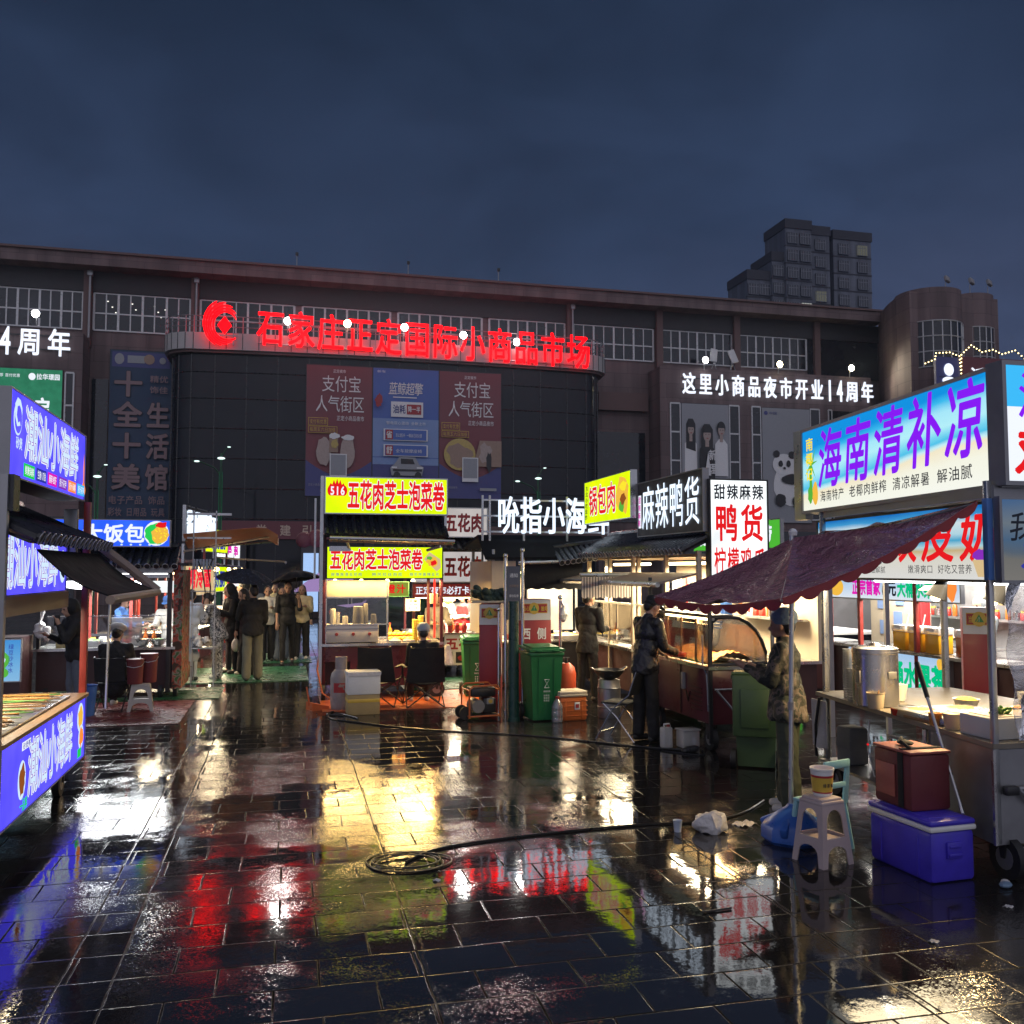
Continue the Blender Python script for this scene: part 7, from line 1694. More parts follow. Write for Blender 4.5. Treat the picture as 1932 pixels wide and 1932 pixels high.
b = MB(TOF); b.rod((3.76, 6.47, .25), (3.81, 6.47, 2.36), .019, 'alu', 12); b.cone((3.775, 6.47, .98), (3.778, 6.47, 1.04), .026, .026, 'grey_plastic', 12); b.build('pole', tt)
b = MB(TOF); b.lathe([(.03, 0), (.034, .03), (.02, .05), (.002, .055)], (3.82, 6.47, 2.315), 'white_plastic', 14); b.build('finial', tt)
t = thing('parasol_weight', 'blue plastic water filled base holding the burgundy umbrella pole', 'umbrella weight', (3.77, 6.46, 0), .35); t.scale = (.88, .88, .9)
b = MB(); b.lathe([(.24, 0), (.27, .03), (.27, .12), (.235, .17), (.12, .255), (.07, .275), (.045, .31), (.03, .31)], (0, 0, 0), 'blue_plastic', 8)
for k in range(4): a = k * PI / 2 + PI / 8; b.box((.18 * math.cos(a), .18 * math.sin(a), .15), (.20, .07, .10), 'blue_plastic', .02, (0, .45, a))
b.build('body', t)

# ---- bins
def wheelie(loc, rz, m, label, lid='closed', h=1.02, mark=True, w=.46, d=.50):
    t = thing('wheelie_bin', label, 'bin', loc, rz); b = MB()
    tp = [(-w / 2, -d / 2, h * .90), (w / 2, -d / 2, h * .90), (w / 2, d / 2, h * .90), (-w / 2, d / 2, h * .90)]; k = .80
    bt = [(-w / 2 * k, -d / 2 * k, .02), (w / 2 * k, -d / 2 * k, .02), (w / 2 * k, d / 2 * .85, .02), (-w / 2 * k, d / 2 * .85, .02)]
    for q in range(4): b.face([bt[q], bt[(q + 1) % 4], tp[(q + 1) % 4], tp[q]], m)
    b.face(bt[::-1], m); b.face(tp, m)
    bmesh.ops.bevel(b.bm, geom=list(b.bm.edges), offset=.018, segments=2, profile=.5, affect='EDGES')
    b.box((0, 0, h * .89), (w + .03, d + .03, .05), m, .012)
    for s in (-.11, .11): b.prism([(s - .008, -d / 2 * .82, .1), (s + .008, -d / 2 * .82, .1), (s + .008, -d / 2 * .995, h * .84), (s - .008, -d / 2 * .995, h * .84)], (0, -.006, 0), m)
    b.build('body', t)
    b = MB()
    if lid == 'closed':
        b.prism([(-w / 2 - .02, -d / 2 - .03, h * .925), (w / 2 + .02, -d / 2 - .03, h * .925), (w / 2 + .02, d / 2 + .02, h * .95), (-w / 2 - .02, d / 2 + .02, h * .95)], (0, 0, .03), m)
        b.prism([(-w / 2 * .85, -d / 2 * .8, h * .955), (w / 2 * .85, -d / 2 * .8, h * .955), (w / 2 * .85, d / 2 * .85, h * .975), (-w / 2 * .85, d / 2 * .85, h * .975)], (0, 0, .025), m)
        for s in (-.12, .12): b.box((s, -d / 2 - .04, h * .935), (.08, .03, .02), m, .006)
    else:
        b.box((0, d / 2 + .05, h * .62), (w * .98, .05, h * .60), m, .022); b.box((0, d / 2 + .08, h * .60), (w * .62, .03, h * .38), m, .012); b.rod((-w / 2, d / 2 + .04, h * .93), (w / 2, d / 2 + .04, h * .93), .02, m, 8)
    b.build('lid', t)
    for s in (-1, 1): b = MB(); b.cone((s * (w / 2 - .03), d / 2 - .02, .10), (s * (w / 2 + .02), d / 2 - .02, .10), .10, .10, 'rubber', 18); b.cone((s * (w / 2 + .021), d / 2 - .02, .10), (s * (w / 2 + .026), d / 2 - .02, .10), .05, .05, 'steel_dull', 12); b.build('wheel', t)
    if mark:
        b = MB(); z = h * .50; y = -d / 2 * .935
        for sgn in (1, -1):
            b.tube([(-.035, y - .004, z + sgn * .055), (.035, y - .004, z + sgn * .055), (0, y - .001, z), (-.035, y - .004, z + sgn * .055)], .004, 'print_white', 4)
        b.glyphs('其他垃圾', (-.05, y + .004, z - .115), (1, 0, 0), (0, -.06, 1), .10, .025, 'print_white', .01, .006)
        for r in range(3):
            for c in range(3): b.ball((-.03 + .03 * c, y + .012, z - .16 - .035 * r), (.008, .003, .01), 'print_white', 6)
        b.build('marking', t, smooth=0)
    return t
wheelie((3.45, 12.45, 0), .06, 'bin_green', 'bright green wheelie bin in front of the red exit board', 'closed', 1.02)
wheelie((3.05, 15.0, 0), -.1, 'bin_green', 'darker green wheelie bin behind the generator', 'closed', .98)
wheelie((4.86, 9.02, 0), PI - .55, 'bin_olive', 'olive green wheelie bin with its lid hanging open beside the woman in camouflage', 'open', 1.05, False)

# ---- stainless and green poles, exit board, generator box
t = thing('pillar', 'dark green round post in front of the red exit board', 'post', (3.05, 12.42, 0)); b = MB(); b.cone((0, 0, 0), (0, 0, 1.62), .075, .070, 'pole_green', 18); b.lathe([(.085, 0), (.085, .04), (.075, .05)], (0, 0, 0), 'pole_green', 16); b.build('shaft', t)
t = thing('banner_stand', 'pair of stainless poles holding a grey notice banner above the bins', 'banner', (3.2, 12.9, 0)); BO_ = (3.2, 12.9, 0)
for (x, h) in ((3.05, 2.22), (3.30, 2.30)):
    b = MB(BO_); b.rod((x, 12.9, 0), (x, 12.9, h), .025, 'chrome', 12); b.ball((x, 12.9, h + .03), .035, 'chrome', 12); b.build('pole', t)
s = Sign((3.06, 12.86, 1.34), YN, .20, .76, .01, 'banner_grey', 'banner_grey', BO_, 0); s.text('通知', .04, .60, .12, .06, 'print_white', .01); s.text('市场管理', .03, .46, .14, .04, 'print_tan', .01); s.text('请勿乱停', .03, .32, .14, .04, 'print_white', .01); s.text('爱护环境', .03, .14, .14, .04, 'print_white', .01); s.build(t, 'notice')
def kiosk(loc, rz, w, d, h, label, txt, cat='cabinet'):
    t = thing('electrical_cabinet', label, cat, loc, rz); b = MB(); b.box((0, 0, h / 2), (w, d, h), 'box_red', .008); b.build('body', t)
    s = Sign((-w / 2 + .005, -d / 2 - .008, h - .30), YN, w - .01, .295, .006, 'box_white', 'box_white', (0, 0, 0), 0)
    s.rect(w * .10, .10, w * .88, .24, 'print_gold'); s.rect(w * .115, .11, w * .865, .23, 'print_red'); s.disc(w * .49, .17, .075, .085, 'print_gold'); s.poly([(w * .49 - .05, .135), (w * .49 + .05, .135), (w * .49, .225)], 'print_green'); s.text('!', w * .49 - .012, .145, .024, .05, 'print_white', .02)
    s.text('当心', w * .16, .13, .10, .075, 'print_gold', .02); s.text('触电', w * .69, .13, .10, .075, 'print_gold', .02); s.build(t, 'caution_panel'); 
    if txt:
        b = MB(); y = -d / 2 - .004
        b.glyphs('西侧', (-w * .36, y, h - .58), (1, 0, 0), (0, 0, 1), w * .72, .17, 'print_white', .02, 0, .7); b.glyphs('出', (-w * .30, y, h - 1.06), (1, 0, 0), (0, 0, 1), w * .60, .38, 'print_white', .03); b.glyphs('口', (-w * .30, y, h - 1.50), (1, 0, 0), (0, 0, 1), w * .60, .36, 'print_white', .03)
        b.face([(-w * .38, y, .36), (-w * .06, y, .22), (-w * .06, y, .50)], 'print_white'); b.face([(-w * .07, y, .31), (w * .4, y, .31), (w * .4, y, .41), (-w * .07, y, .41)], 'print_white'); b.face([(-w * .4, y, .03), (w * .4, y, .03), (w * .4, y, .16), (-w * .4, y, .16)], 'box_white'); b.build('lettering', t, smooth=0)
    return t
kiosk((3.52, 13.3, 0), .0, .52, .40, 1.62, 'red electrical cabinet lettered west side exit with an arrow behind the green bin', True)
k2 = kiosk((2.98, 13.55, 0), -.3, .30, .55, 1.55, 'narrow red and white electrical cabinet turned side on beside the exit cabinet', False)
kiosk((7.74, 9.15, 0), -.60, .34, .25, 1.62, 'red electrical cabinet with a caution plate behind the dessert stall counter', False)
for ch in k2.children: pass
b = MB()
b.prism([(.155, -.1, .5), (.155, .1, .5), (.155, .05, .9), (.155, -.05, .9)], (.003, 0, 0), 'box_white'); b.build('side_marking', k2)
t = thing('bollard', 'thin stainless steel bollard beside the dark green post', 'bollard', (2.95, 12.9, 0)); b = MB(); b.rod((0, 0, 0), (0, 0, 1.46), .02, 'chrome', 12); b.ball((0, 0, 1.49), .032, 'chrome', 12); b.build('shaft', t)
t = thing('bollard', 'stainless steel bollard with white bags tied on right of the exit cabinet', 'bollard', (3.95, 13.2, 0)); b = MB(); b.rod((0, 0, 0), (0, 0, 1.60), .022, 'chrome', 12); b.ball((0, 0, 1.64), .036, 'chrome', 12); b.build('shaft', t)
t = thing('carrier_bag', 'crumpled white bag hanging on the bollard right of the exit cabinet', 'bag', (3.97, 13.12, 1.4)); b = MB(); b.ball((0, 0, 0), (.06, .045, .13), 'bag_plastic', 16); b.tube([(0, 0, .1), (-.02, .04, .2)], .014, 'bag_plastic', 6); crumple(b, .025); b.build('bag', t)
t = thing('net_bundle', 'dark green netting heaped on top of the electrical cabinets', 'netting', (2.9, 13.5, 1.56)); b = MB()
for k in range(26): b.ball((rnd.uniform(-.2, .32), rnd.uniform(-.15, .15), .06 + rnd.uniform(0, .16) * (1 - abs(k - 13) / 20)), (rnd.uniform(.07, .12), rnd.uniform(.06, .10), rnd.uniform(.04, .07)), 'net_dark', 8, (rnd.random(), rnd.random(), rnd.random()))
b.box((.05, 0, .02), (.6, .4, .03), 'panel_cream', .005); b.build('net', t)
t = thing('generator', 'small petrol generator in an orange tube frame beside the bins', 'generator', (2.66, 12.75, 0), .12)
b = MB(); X, Y_, Z_ = .22, .18, .46
for s in (-1, 1):
    b.tube([(-X, s * Y_, .03), (-X, s * Y_, Z_ - .05), (-X + .05, s * Y_, Z_), (X - .05, s * Y_, Z_), (X, s * Y_, Z_ - .05), (X, s * Y_, .03)], .013, 'cooler_orange', 8); b.rod((-X, s * Y_, .05), (X, s * Y_, .05), .012, 'cooler_orange', 8)
for x in (-X, X):
    for z in (.05, Z_ - .06): b.rod((x, -Y_, z), (x, Y_, z), .012, 'cooler_orange', 8)
b.build('frame', t)
b = MB(); b.box((0, 0, .37), (.36, .28, .13), 'black_metal', .03); b.cone((.02, 0, .43), (.02, 0, .47), .035, .035, 'black_metal', 12); b.build('fuel_tank', t)
b = MB(); b.cone((-.08, -.15, .18), (-.08, .12, .18), .09, .09, 'steel_dull', 16); b.box((.10, 0, .18), (.18, .22, .20), 'black_metal', .02); b.box((.10, -.115, .24), (.10, .02, .08), 'menu_grey', .006); b.cone((.10, -.12, .24), (.10, -.13, .24), .03, .03, 'print_gold', 12); b.box((0, 0, .05), (.40, .3, .03), 'black_metal'); b.build('engine', t)
for s in (-1, 1): b = MB(); b.cone((-X - .03, s * .1 - .02, .09), (-X - .03, s * .1 + .02, .09), .09, .09, 'rubber', 16); b.build('wheel', t)

# ---- around the yellow stall
def camp_chair(loc, rz, label):
    t = thing('camp_chair', label, 'chair', loc, rz)
    b = MB(); b.grid(lambda u, v: (-.27 + .54 * u, -.22 + .46 * v, .40 - .05 * math.sin(PI * u)), 6, 4, 'black_fabric', (0, 0, -.01)); b.build('seat', t)
    b = MB(); b.grid(lambda u, v: ((-.29 + .58 * u) * (1 - .12 * v), -.22 - .13 * v - .04 * math.sin(PI * u), .38 + .52 * v), 8, 6, 'black_fabric', (0, -.012, 0)); b.build('backrest', t)
    for (a, c) in (((-.28, -.26, .01), (.26, -.2, .40)), ((.28, -.26, .01), (-.26, -.2, .40)), ((-.28, .28, .01), (.26, .22, .40)), ((.28, .28, .01), (-.26, .22, .40)), ((-.28, -.26, .01), (-.26, .24, .42)), ((.28, -.26, .01), (.26, .24, .42)), ((-.28, .28, .01), (-.27, -.22, .42)), ((.28, .28, .01), (.27, -.22, .42))):
        b = MB(); b.rod(a, c, .010, 'black_metal', 8); b.build('leg', t)
    for s in (-1, 1): b = MB(); b.rod((s * .28, -.2, .38), (s * .24, -.36, .92), .011, 'black_metal', 8); b.rod((s * .28, .22, .40), (s * .29, .22, .60), .010, 'black_metal', 8); b.box((s * .29, .0, .60), (.05, .42, .02), 'black_fabric', .006); b.build('arm', t)
    return t
camp_chair((2.05, 14.05, 0), 0.0, 'black camp chair occupied by the person in the hair net')
camp_chair((1.42, 14.25, 0), -.35, 'empty black folding camp chair left of the seated person')
t = thing('gas_cylinder', 'dirty grey gas cylinder with a red mark at the foot of the yellow stall', 'gas cylinder', (.82, 14.0, 0)); b = MB(); b.lathe([(.13, 0), (.145, .02), (.15, .08), (.155, .12), (.155, .46), (.14, .53), (.10, .58), (.06, .60), (.04, .60)], (0, 0, 0), 'gas_grey', 24); b.build('tank', t)
b = MB(); b.lathe([(.085, .58), (.085, .77), (.075, .77), (.075, .59)], (0, 0, 0), 'gas_grey', 20); b.build('collar', t); b = MB(); b.rod((0, 0, .6), (0, 0, .70), .02, 'print_gold', 10); b.rod((-.04, 0, .70), (.04, 0, .70), .014, 'print_red', 8); b.build('valve', t)
b = MB(); b.lathe([(.1562, .26), (.1562, .40)], (0, 0, 0), 'print_red', 24); b.bm.faces.ensure_lookup_table(); bmesh.ops.delete(b.bm, geom=[f for f in b.bm.faces if f.calc_center_median().y > -.10 or len(f.verts) > 4], context='FACES'); b.glyphs('气', (-.05, -.157, .30), (1, 0, 0), (0, 0, 1), .10, .09, 'gas_grey', .03, .004); b.build('marking', t)
t = thing('foam_box', 'white foam box resting on a brown carton by the gas cylinder', 'box', (1.10, 13.55, .285), .05); b = MB(); b.box((0, 0, .14), (.46, .34, .28), 'foam', .012); b.build('body', t); b = MB(); b.box((0, 0, .30), (.48, .36, .045), 'foam', .012); b.box((0, -.18, .29), (.47, .006, .05), 'bag_plastic'); b.build('lid', t)
t = thing('carton', 'brown carton wrapped in tape under the white foam box', 'box', (1.10, 13.55, 0), .05); b = MB(); b.box((0, 0, .142), (.45, .33, .284), 'carton', .01); b.build('body', t); b = MB(); b.box((0, 0, .2), (.456, .336, .05), 'print_gold', .004); b.build('tape', t)
t = thing('carrier_bag', 'white carrier bag hanging from the right end of the yellow stall counter', 'bag', (2.56, 14.86, .70)); b = MB(); b.grid(lambda u, v: ((u - .5) * (.07 + .13 * v), -.02 - .05 * math.sin(PI * u) * v, .14 - .30 * v - .01 * math.sin(u * 20)), 10, 10, 'bag_plastic', (0, .06, 0)); b.build('bag', t)
t = thing('red_tray', 'orange red plastic dustpan on the ground at the corner of the yellow stall', 'dustpan', (.48, 14.05, 0), .4); b = MB(); b.prism([(-.12, -.1, 0), (.14, -.1, 0), (.14, -.1, .05), (-.12, -.1, .12)], (0, .22, 0), 'mat_orange'); b.rod((-.12, 0, .08), (-.16, .02, .34), .012, 'mat_orange', 8); b.build('pan', t)
# oranges heaped and cups on the yellow stall
n = 0
for r_, (yy, zz) in enumerate(((15.20, .93), (15.28, .93), (15.24, .995), (15.32, 1.0))):
    for k in range(7 - (r_ % 2)):
        x = 1.66 + .072 * k + .03 * (r_ % 2)
        q = MB(); q.ball((0, 0, 0), .036, 'orange_fruit', 12); o = q.build('orange', None, loc=(x, yy, zz)); tag(o, 'small yellow orange in the fruit heap on the yellow stall counter', 'fruit', 'oranges heaped on the yellow stall'); n += 1
for k, (x, y, h, m, l) in enumerate(((2.06, 15.12, .36, 'food_yellow', 'tall yellow stack of paper cups by the oranges'), (2.16, 15.15, .42, 'food_yellow', 'taller pale yellow stack of paper cups on the yellow stall'), (2.26, 15.08, .24, 'panel_cream', 'short cream stack of paper cups near the red light tube'))):
    t = thing('cup_stack', l, 'cups', (x, y, .885)); b = MB(); b.cone((0, 0, 0), (0, 0, h), .036, .045, m, 16)
    for j in range(int(h / .04)): b.lathe([(.046, .02 + .04 * j), (.048, .026 + .04 * j), (.046, .032 + .04 * j)], (0, 0, 0), m, 16)
    b.build('cups', t)
for k, (x, y, m, l) in enumerate(((1.72, 15.04, 'food_yellow', 'shallow tray of yellow batter at the front of the yellow stall'), (1.95, 15.05, 'food_orange', 'shallow tray of fried rolls in the middle of the yellow stall'), (2.2, 15.0, 'noodles', 'tray of noodles beside the paper cups'))):
    t = thing('food_tray', l, 'tray', (x, y, .885)); b = MB(); b.box((0, 0, .02), (.20, .13, .04), 'steel', .008); b.build('tray', t); b = MB(); b.grid(lambda u, v: (-.085 + .17 * u, -.05 + .1 * v, .038 + .035 * math.sin(PI * u) * math.sin(PI * v) + .006 * math.sin(u * 30) * math.sin(v * 22)), 16, 10, m); b.build('food', t)

# ---- folding chair, bottle, wok, gas tank, jugs on the right
t = thing('folding_chair', 'dark folding chair with thin chrome cross legs in front of the warm stalls', 'chair', (3.98, 10.75, 0), .75)
b = MB(); b.box((0, 0, .45), (.36, .36, .025), 'black_fabric', .01); b.build('seat', t); b = MB(); b.grid(lambda u, v: (-.19 + .38 * u, -.20 - .10 * v - .03 * math.sin(PI * u), .56 + .27 * v), 6, 4, 'black_fabric', (0, -.015, 0)); b.build('backrest', t)
for s in (-1, 1):
    b = MB(); b.tube([(s * .19, .24, .01), (s * .19, .02, .38), (s * .19, -.20, .56), (s * .19, -.30, .84)], .010, 'chrome', 8); b.build('leg', t)
    b = MB(); b.tube([(s * .17, -.26, .01), (s * .17, -.02, .30), (s * .17, .16, .45)], .010, 'chrome', 8); b.build('leg', t)
b = MB(); b.rod((-.19, .18, .10), (.19, .18, .10), .008, 'chrome', 8); b.build('stretcher', t); b = MB(); b.rod((-.17, -.20, .09), (.17, -.20, .09), .008, 'chrome', 8); b.build('stretcher', t)
t = thing('bottle', 'big clear plastic water bottle with a red cap by the orange cool box', 'bottle', (3.58, 12.12, 0)); b = MB(); b.lathe([(.06, 0), (.075, .015), (.078, .06), (.072, .075), (.078, .09), (.078, .15), (.072, .165), (.078, .18), (.075, .22), (.04, .29), (.022, .31), (.022, .325)], (0, 0, 0), 'bottle_clear', 20); b.build('body', t); b = MB(); b.cone((0, 0, .322), (0, 0, .35), .026, .026, 'red_paint', 14); b.build('cap', t)
t = thing('gas_cylinder', 'red gas cylinder standing behind the green wheelie bin', 'gas cylinder', (3.98, 13.0, 0)); b = MB(); b.lathe([(.12, 0), (.13, .03), (.14, .1), (.14, .55), (.12, .64), (.06, .70), (.04, .7)], (0, 0, 0), 'gas_red', 22); b.build('tank', t); b = MB(); b.rod((0, 0, .7), (0, 0, .78), .022, 'black_metal', 10); b.rod((-.05, 0, .77), (.05, 0, .77), .016, 'black_metal', 8); b.build('valve', t)
t = thing('metal_bin', 'dented brown metal drum under the wok near the folding chair', 'drum', (4.42, 12.4, 0)); b = MB(); b.lathe([(.15, 0), (.16, .02), (.16, .14), (.168, .15), (.16, .16), (.16, .40), (.168, .41), (.16, .42), (.15, .52), (.0, .52)], (0, 0, 0), 'steel_dull', 22); b.build('drum', t)
t = thing('wok', 'black wok with two handles resting on the metal drum', 'wok', (4.42, 12.4, .52)); b = MB(); b.lathe([(.05, 0), (.14, .03), (.20, .10), (.215, .14), (.205, .14), (.18, .10), (.10, .03), (.0, .02)], (0, 0, 0), 'black_metal', 24); b.build('bowl', t)
for s in (-1, 1): b = MB(); b.tube([(s * .21, -.04, .14), (s * .26, -.03, .17), (s * .26, .03, .17), (s * .21, .04, .14)], .008, 'steel', 6); b.build('handle', t)
t = thing('jug', 'white plastic jerrycan with a red cap beside the translucent tub', 'jug', (4.30, 10.12, 0), .2); b = MB(); b.box((0, 0, .12), (.12, .11, .24), 'milky', .02); b.tube([(-.03, 0, .24), (-.03, 0, .27), (.04, 0, .27), (.05, 0, .24)], .012, 'white_plastic', 6); b.build('body', t); b = MB(); b.rod((.03, 0, .24), (.03, 0, .265), .022, 'red_paint', 10); b.build('cap', t)
t = thing('storage_tub', 'translucent plastic tub beside the white jerrycan', 'tub', (4.56, 10.1, 0), .1); b = MB(); b.box((0, 0, .10), (.22, .18, .20), 'milky', .02); b.box((0, 0, .205), (.24, .20, .02), 'milky', .008); b.build('tub', t)
t = thing('handheld_lamp', 'black power socket box lying on the wet paving by the cart wheel', 'socket box', (4.46, 9.78, 0), .4); b = MB(); b.box((0, 0, .04), (.18, .08, .07), 'black_metal', .02); b.ball((-.1, 0, .035), (.05, .045, .035), 'black_metal', 10); b.build('case', t)

# ---- left: buckets on stool, folding chair, bin
stool((-2.02, 14.55, 0), .1, 'grey_plastic', 'dusty white plastic stool under two red buckets at the rice stall', .40, .30)
for (x, y, z, h, l) in ((-2.10, 14.50, .40, .36, 'red bucket in front on the white stool'), (-1.93, 14.66, .40, .42, 'taller red bucket behind on the white stool')):
    t = thing('bucket', l, 'bucket', (x, y, z)); b = MB(); b.lathe([(.10, 0), (.105, .01), (.118, h - .03), (.128, h - .025), (.128, h), (.0, h)], (0, 0, 0), 'bag_red', 22); b.build('bucket', t); b = MB(); b.tube([(-.125, 0, h - .05), (-.10, -.10, h - .10), (.0, -.13, h - .12), (.10, -.10, h - .10), (.125, 0, h - .05)], .005, 'alu', 6); b.build('handle', t)
t = thing('folding_chair', 'black folding chair under the woman in the white hat', 'chair', (-2.42, 14.70, 0), -.1)
b = MB(); b.box((0, .05, .40), (.40, .40, .03), 'black_fabric', .01); b.build('seat', t); b = MB(); b.grid(lambda u, v: (-.21 + .42 * u, -.17 - .08 * v - .03 * math.sin(PI * u), .44 + .34 * v), 6, 4, 'black_fabric', (0, -.02, 0)); b.build('backrest', t)
for s in (-1, 1):
    b = MB(); b.tube([(s * .20, .26, .01), (s * .20, .0, .40), (s * .20, -.18, .46), (s * .20, -.26, .80)], .011, 'black_metal', 8); b.build('leg', t); b = MB(); b.tube([(s * .18, -.24, .01), (s * .18, .22, .40)], .011, 'black_metal', 8); b.build('leg', t)
t = thing('bin', 'dark blue open bin behind the red post of the seafood stall', 'bin', (-2.72, 14.2, 0)); b = MB(); b.lathe([(.13, 0), (.14, .01), (.17, .42), (.18, .43), (.165, .42), (.13, .02), (0, .02)], (0, 0, 0), 'blue_plastic', 20); b.build('bin', t)
t = thing('poster_light_box', 'lit pale blue freezer front picturing a green ice dessert at the left edge', 'freezer', (-4.1, 15.1, 0)); b = MB((-4.1, 15.1, 0)); b.bx(-4.7, -3.78, 15.12, 15.8, .15, 1.05, 'burgundy_dark'); b.build('cabinet', t)
s = Sign((-4.55, 15.08, .42), YN, .78, .60, .03, 'cocktail_print', 'alu', (-4.1, 15.1, 0), .015); s.blob(.42, .30, .2, .17, 'lit_leaf', 18, .12); s.blob(.42, .32, .15, .1, 'lit_pale_ink', 16, .2); s.blob(.40, .47, .08, .07, 'lit_red', 12, .3); s.disc(.55, .12, .08, .07, 'lit_leaf'); s.disc(.30, .10, .09, .07, 'lit_yellow_ink'); s.column('绿豆沙冰水', .62, .12, .07, .42, 'lit_navy', .01); s.build(t)
wheel(t, -3.80, 15.0, .09, (-4.1, 15.1, 0), 'x')
t = thing('carrier_bag', 'white plastic bags hanging at the left end of the rice stall', 'bag', (-3.68, 15.75, 1.1)); b = MB(); b.ball((0, 0, .02), (.075, .05, .15), 'bag_plastic', 18); b.ball((.10, 0, -.05), (.06, .045, .12), 'bag_plastic', 18); b.tube([(0, 0, .12), (.03, .05, .32)], .02, 'bag_plastic', 6); crumple(b, .03); b.build('bag', t)
t = thing('acrylic_shield', 'frosted clear acrylic shield standing on the rice stall counter', 'screen', (-2.45, 15.95, .82)); b = MB(); b.box((0, 0, .24), (.46, .01, .46), 'milky', .004); b.build('panel', t)
for k, (x, y, w, h, m, l) in enumerate(((-3.35, 16.1, .30, .14, 'food_yellow', 'bright yellow tray of food at the left of the rice stall counter'), (-3.0, 16.15, .24, .10, 'food_green', 'tray of chopped greens on the rice stall counter'), (-2.7, 16.1, .24, .09, 'noodles', 'tray of brown food on the rice stall counter'))):
    t = thing('food_tray', l, 'tray', (x, y, .82)); b = MB(); b.box((0, 0, h / 2), (w, .22, h), 'food_yellow' if k == 0 else 'steel', .01); b.build('tray', t); b = MB(); b.grid(lambda u, v: (-w * .45 + w * .9 * u, -.1 + .2 * v, h + .03 * math.sin(PI * u) * math.sin(PI * v) + .008 * math.sin(u * 33) * math.sin(v * 20)), 14, 8, m); b.build('food', t)
for k, (x, l) in enumerate(((-2.22, 'left steel bowl on the rice stall counter'), (-1.98, 'right steel bowl of food on the rice stall counter'))):
    t = thing('bowl', l, 'bowl', (x, 16.02, .82)); b = MB(); b.lathe([(.05, 0), (.09, .04), (.125, .12), (.118, .12), (.085, .045), (0, .015)], (0, 0, 0), 'steel', 22); b.build('bowl', t); b = MB(); b.ball((0, 0, .09), (.10, .10, .035), 'food_green' if k else 'noodles', 12); b.build('food', t)
t = thing('side_table', 'small grey folding table with white bags at the alley stall', 'table', (-1.42, 18.0, 0)); b = MB(); b.box((0, 0, .62), (.45, .35, .03), 'steel_dull', .005); b.build('table_top', t)
for s in (-1, 1):
    for q in (-1, 1): b = MB(); b.rod((s * .2, q * .15, 0), (s * .2, q * .15, .61), .010, 'steel_dull', 6); b.build('leg', t)
t = thing('bag_heap', 'heap of crumpled white plastic bags on the folding table', 'bags', (-1.42, 18.0, .635)); b = MB()
for k in range(9): b.ball((rnd.uniform(-.15, .15), rnd.uniform(-.1, .1), .06 + rnd.uniform(0, .1)), (rnd.uniform(.06, .09), .07, rnd.uniform(.05, .08)), 'bag_plastic', 8)
crumple(b, .03); b.build('bags', t)
t = thing('red_light_panel', 'glowing pinkish red panel low behind the floral outfit', 'sign', (-1.62, 19.2, 0)); b = MB((-1.62, 19.2, 0)); b.bx(-1.69, -1.66, 19.0, 19.7, .3, .78, 'lit_crimson'); b.build('panel', t)
# food on the blue stall
t = thing('skewer_tray', 'tray of long wooden skewers and noodles on the blue seafood counter', 'tray', (-2.35, 8.2, .885)); b = MB(); b.bx(-.45, .45, -1.0, 1.1, 0, .02, 'steel', .005); b.build('tray', t)
b = MB()
for k in range(46):
    y = -1.0 + k * .045; b.rod((-.42 + rnd.uniform(-.03, .03), y + rnd.uniform(-.1, .1), .03 + rnd.random() * .02), (.38 + rnd.uniform(-.06, .06), y + rnd.uniform(-.12, .12), .035 + rnd.random() * .025), .006, rnd.choice(['noodles', 'food_orange', 'wood', 'food_green']), 5)
b.build('food', t)

# ---- counter of the dessert stall
t = thing('urn', 'large stainless steel insulated urn on the dessert counter', 'urn', (4.90, 7.02, .90)); b = MB(); b.lathe([(.17, 0), (.185, .01), (.185, .44), (.19, .445), (.19, .46), (.18, .465)], (0, 0, 0), 'steel', 32); b.build('body', t); b = MB(); b.lathe([(.188, .46), (.188, .485), (.15, .50), (.06, .505), (.03, .53), (0, .53)], (0, 0, 0), 'steel', 32); b.build('lid', t)
b = MB(); b.box((-.185, -.03, .25), (.02, .06, .10), 'steel_dull', .005); b.build('latch', t); b = MB(); b.box((.03, -.186, .27), (.08, .02, .06), 'steel_dull', .005); b.build('latch', t)
for (x, y, h, r, l) in ((4.93, 7.45, .46, .05, 'tallest stack of clear plastic cups left of the urn'), (4.86, 7.28, .30, .055, 'middle stack of clear plastic cups left of the urn'), (4.82, 7.1, .20, .06, 'short stack of clear tubs at the end of the dessert counter')):
    t = thing('cup_stack', l, 'cups', (x, y, .90)); b = MB()
    for j in range(int(h / .022)): b.lathe([(r * .86, j * .022), (r, j * .022 + .018), (r * 1.05, j * .022 + .021)], (0, 0, 0), 'milky', 16)
    b.build('cups', t)
t = thing('tub', 'cream plastic tub with a ladle in front of the urn', 'tub', (4.78, 6.85, .90)); b = MB(); b.lathe([(.055, 0), (.06, .01), (.072, .13), (.078, .132), (.07, .128), (.0, .11)], (0, 0, 0), 'panel_cream', 20); b.build('tub', t); b = MB(); b.rod((.02, 0, .1), (.09, .04, .28), .007, 'wood', 6); b.build('ladle', t)
t = thing('food_bin', 'steel tray of yellow jelly lit by the warm lamps on the dessert counter', 'tray', (5.05, 6.2, .90)); b = MB(); b.bx(-.35, .35, -.28, .35, 0, .06, 'steel', .008); b.build('tray', t)
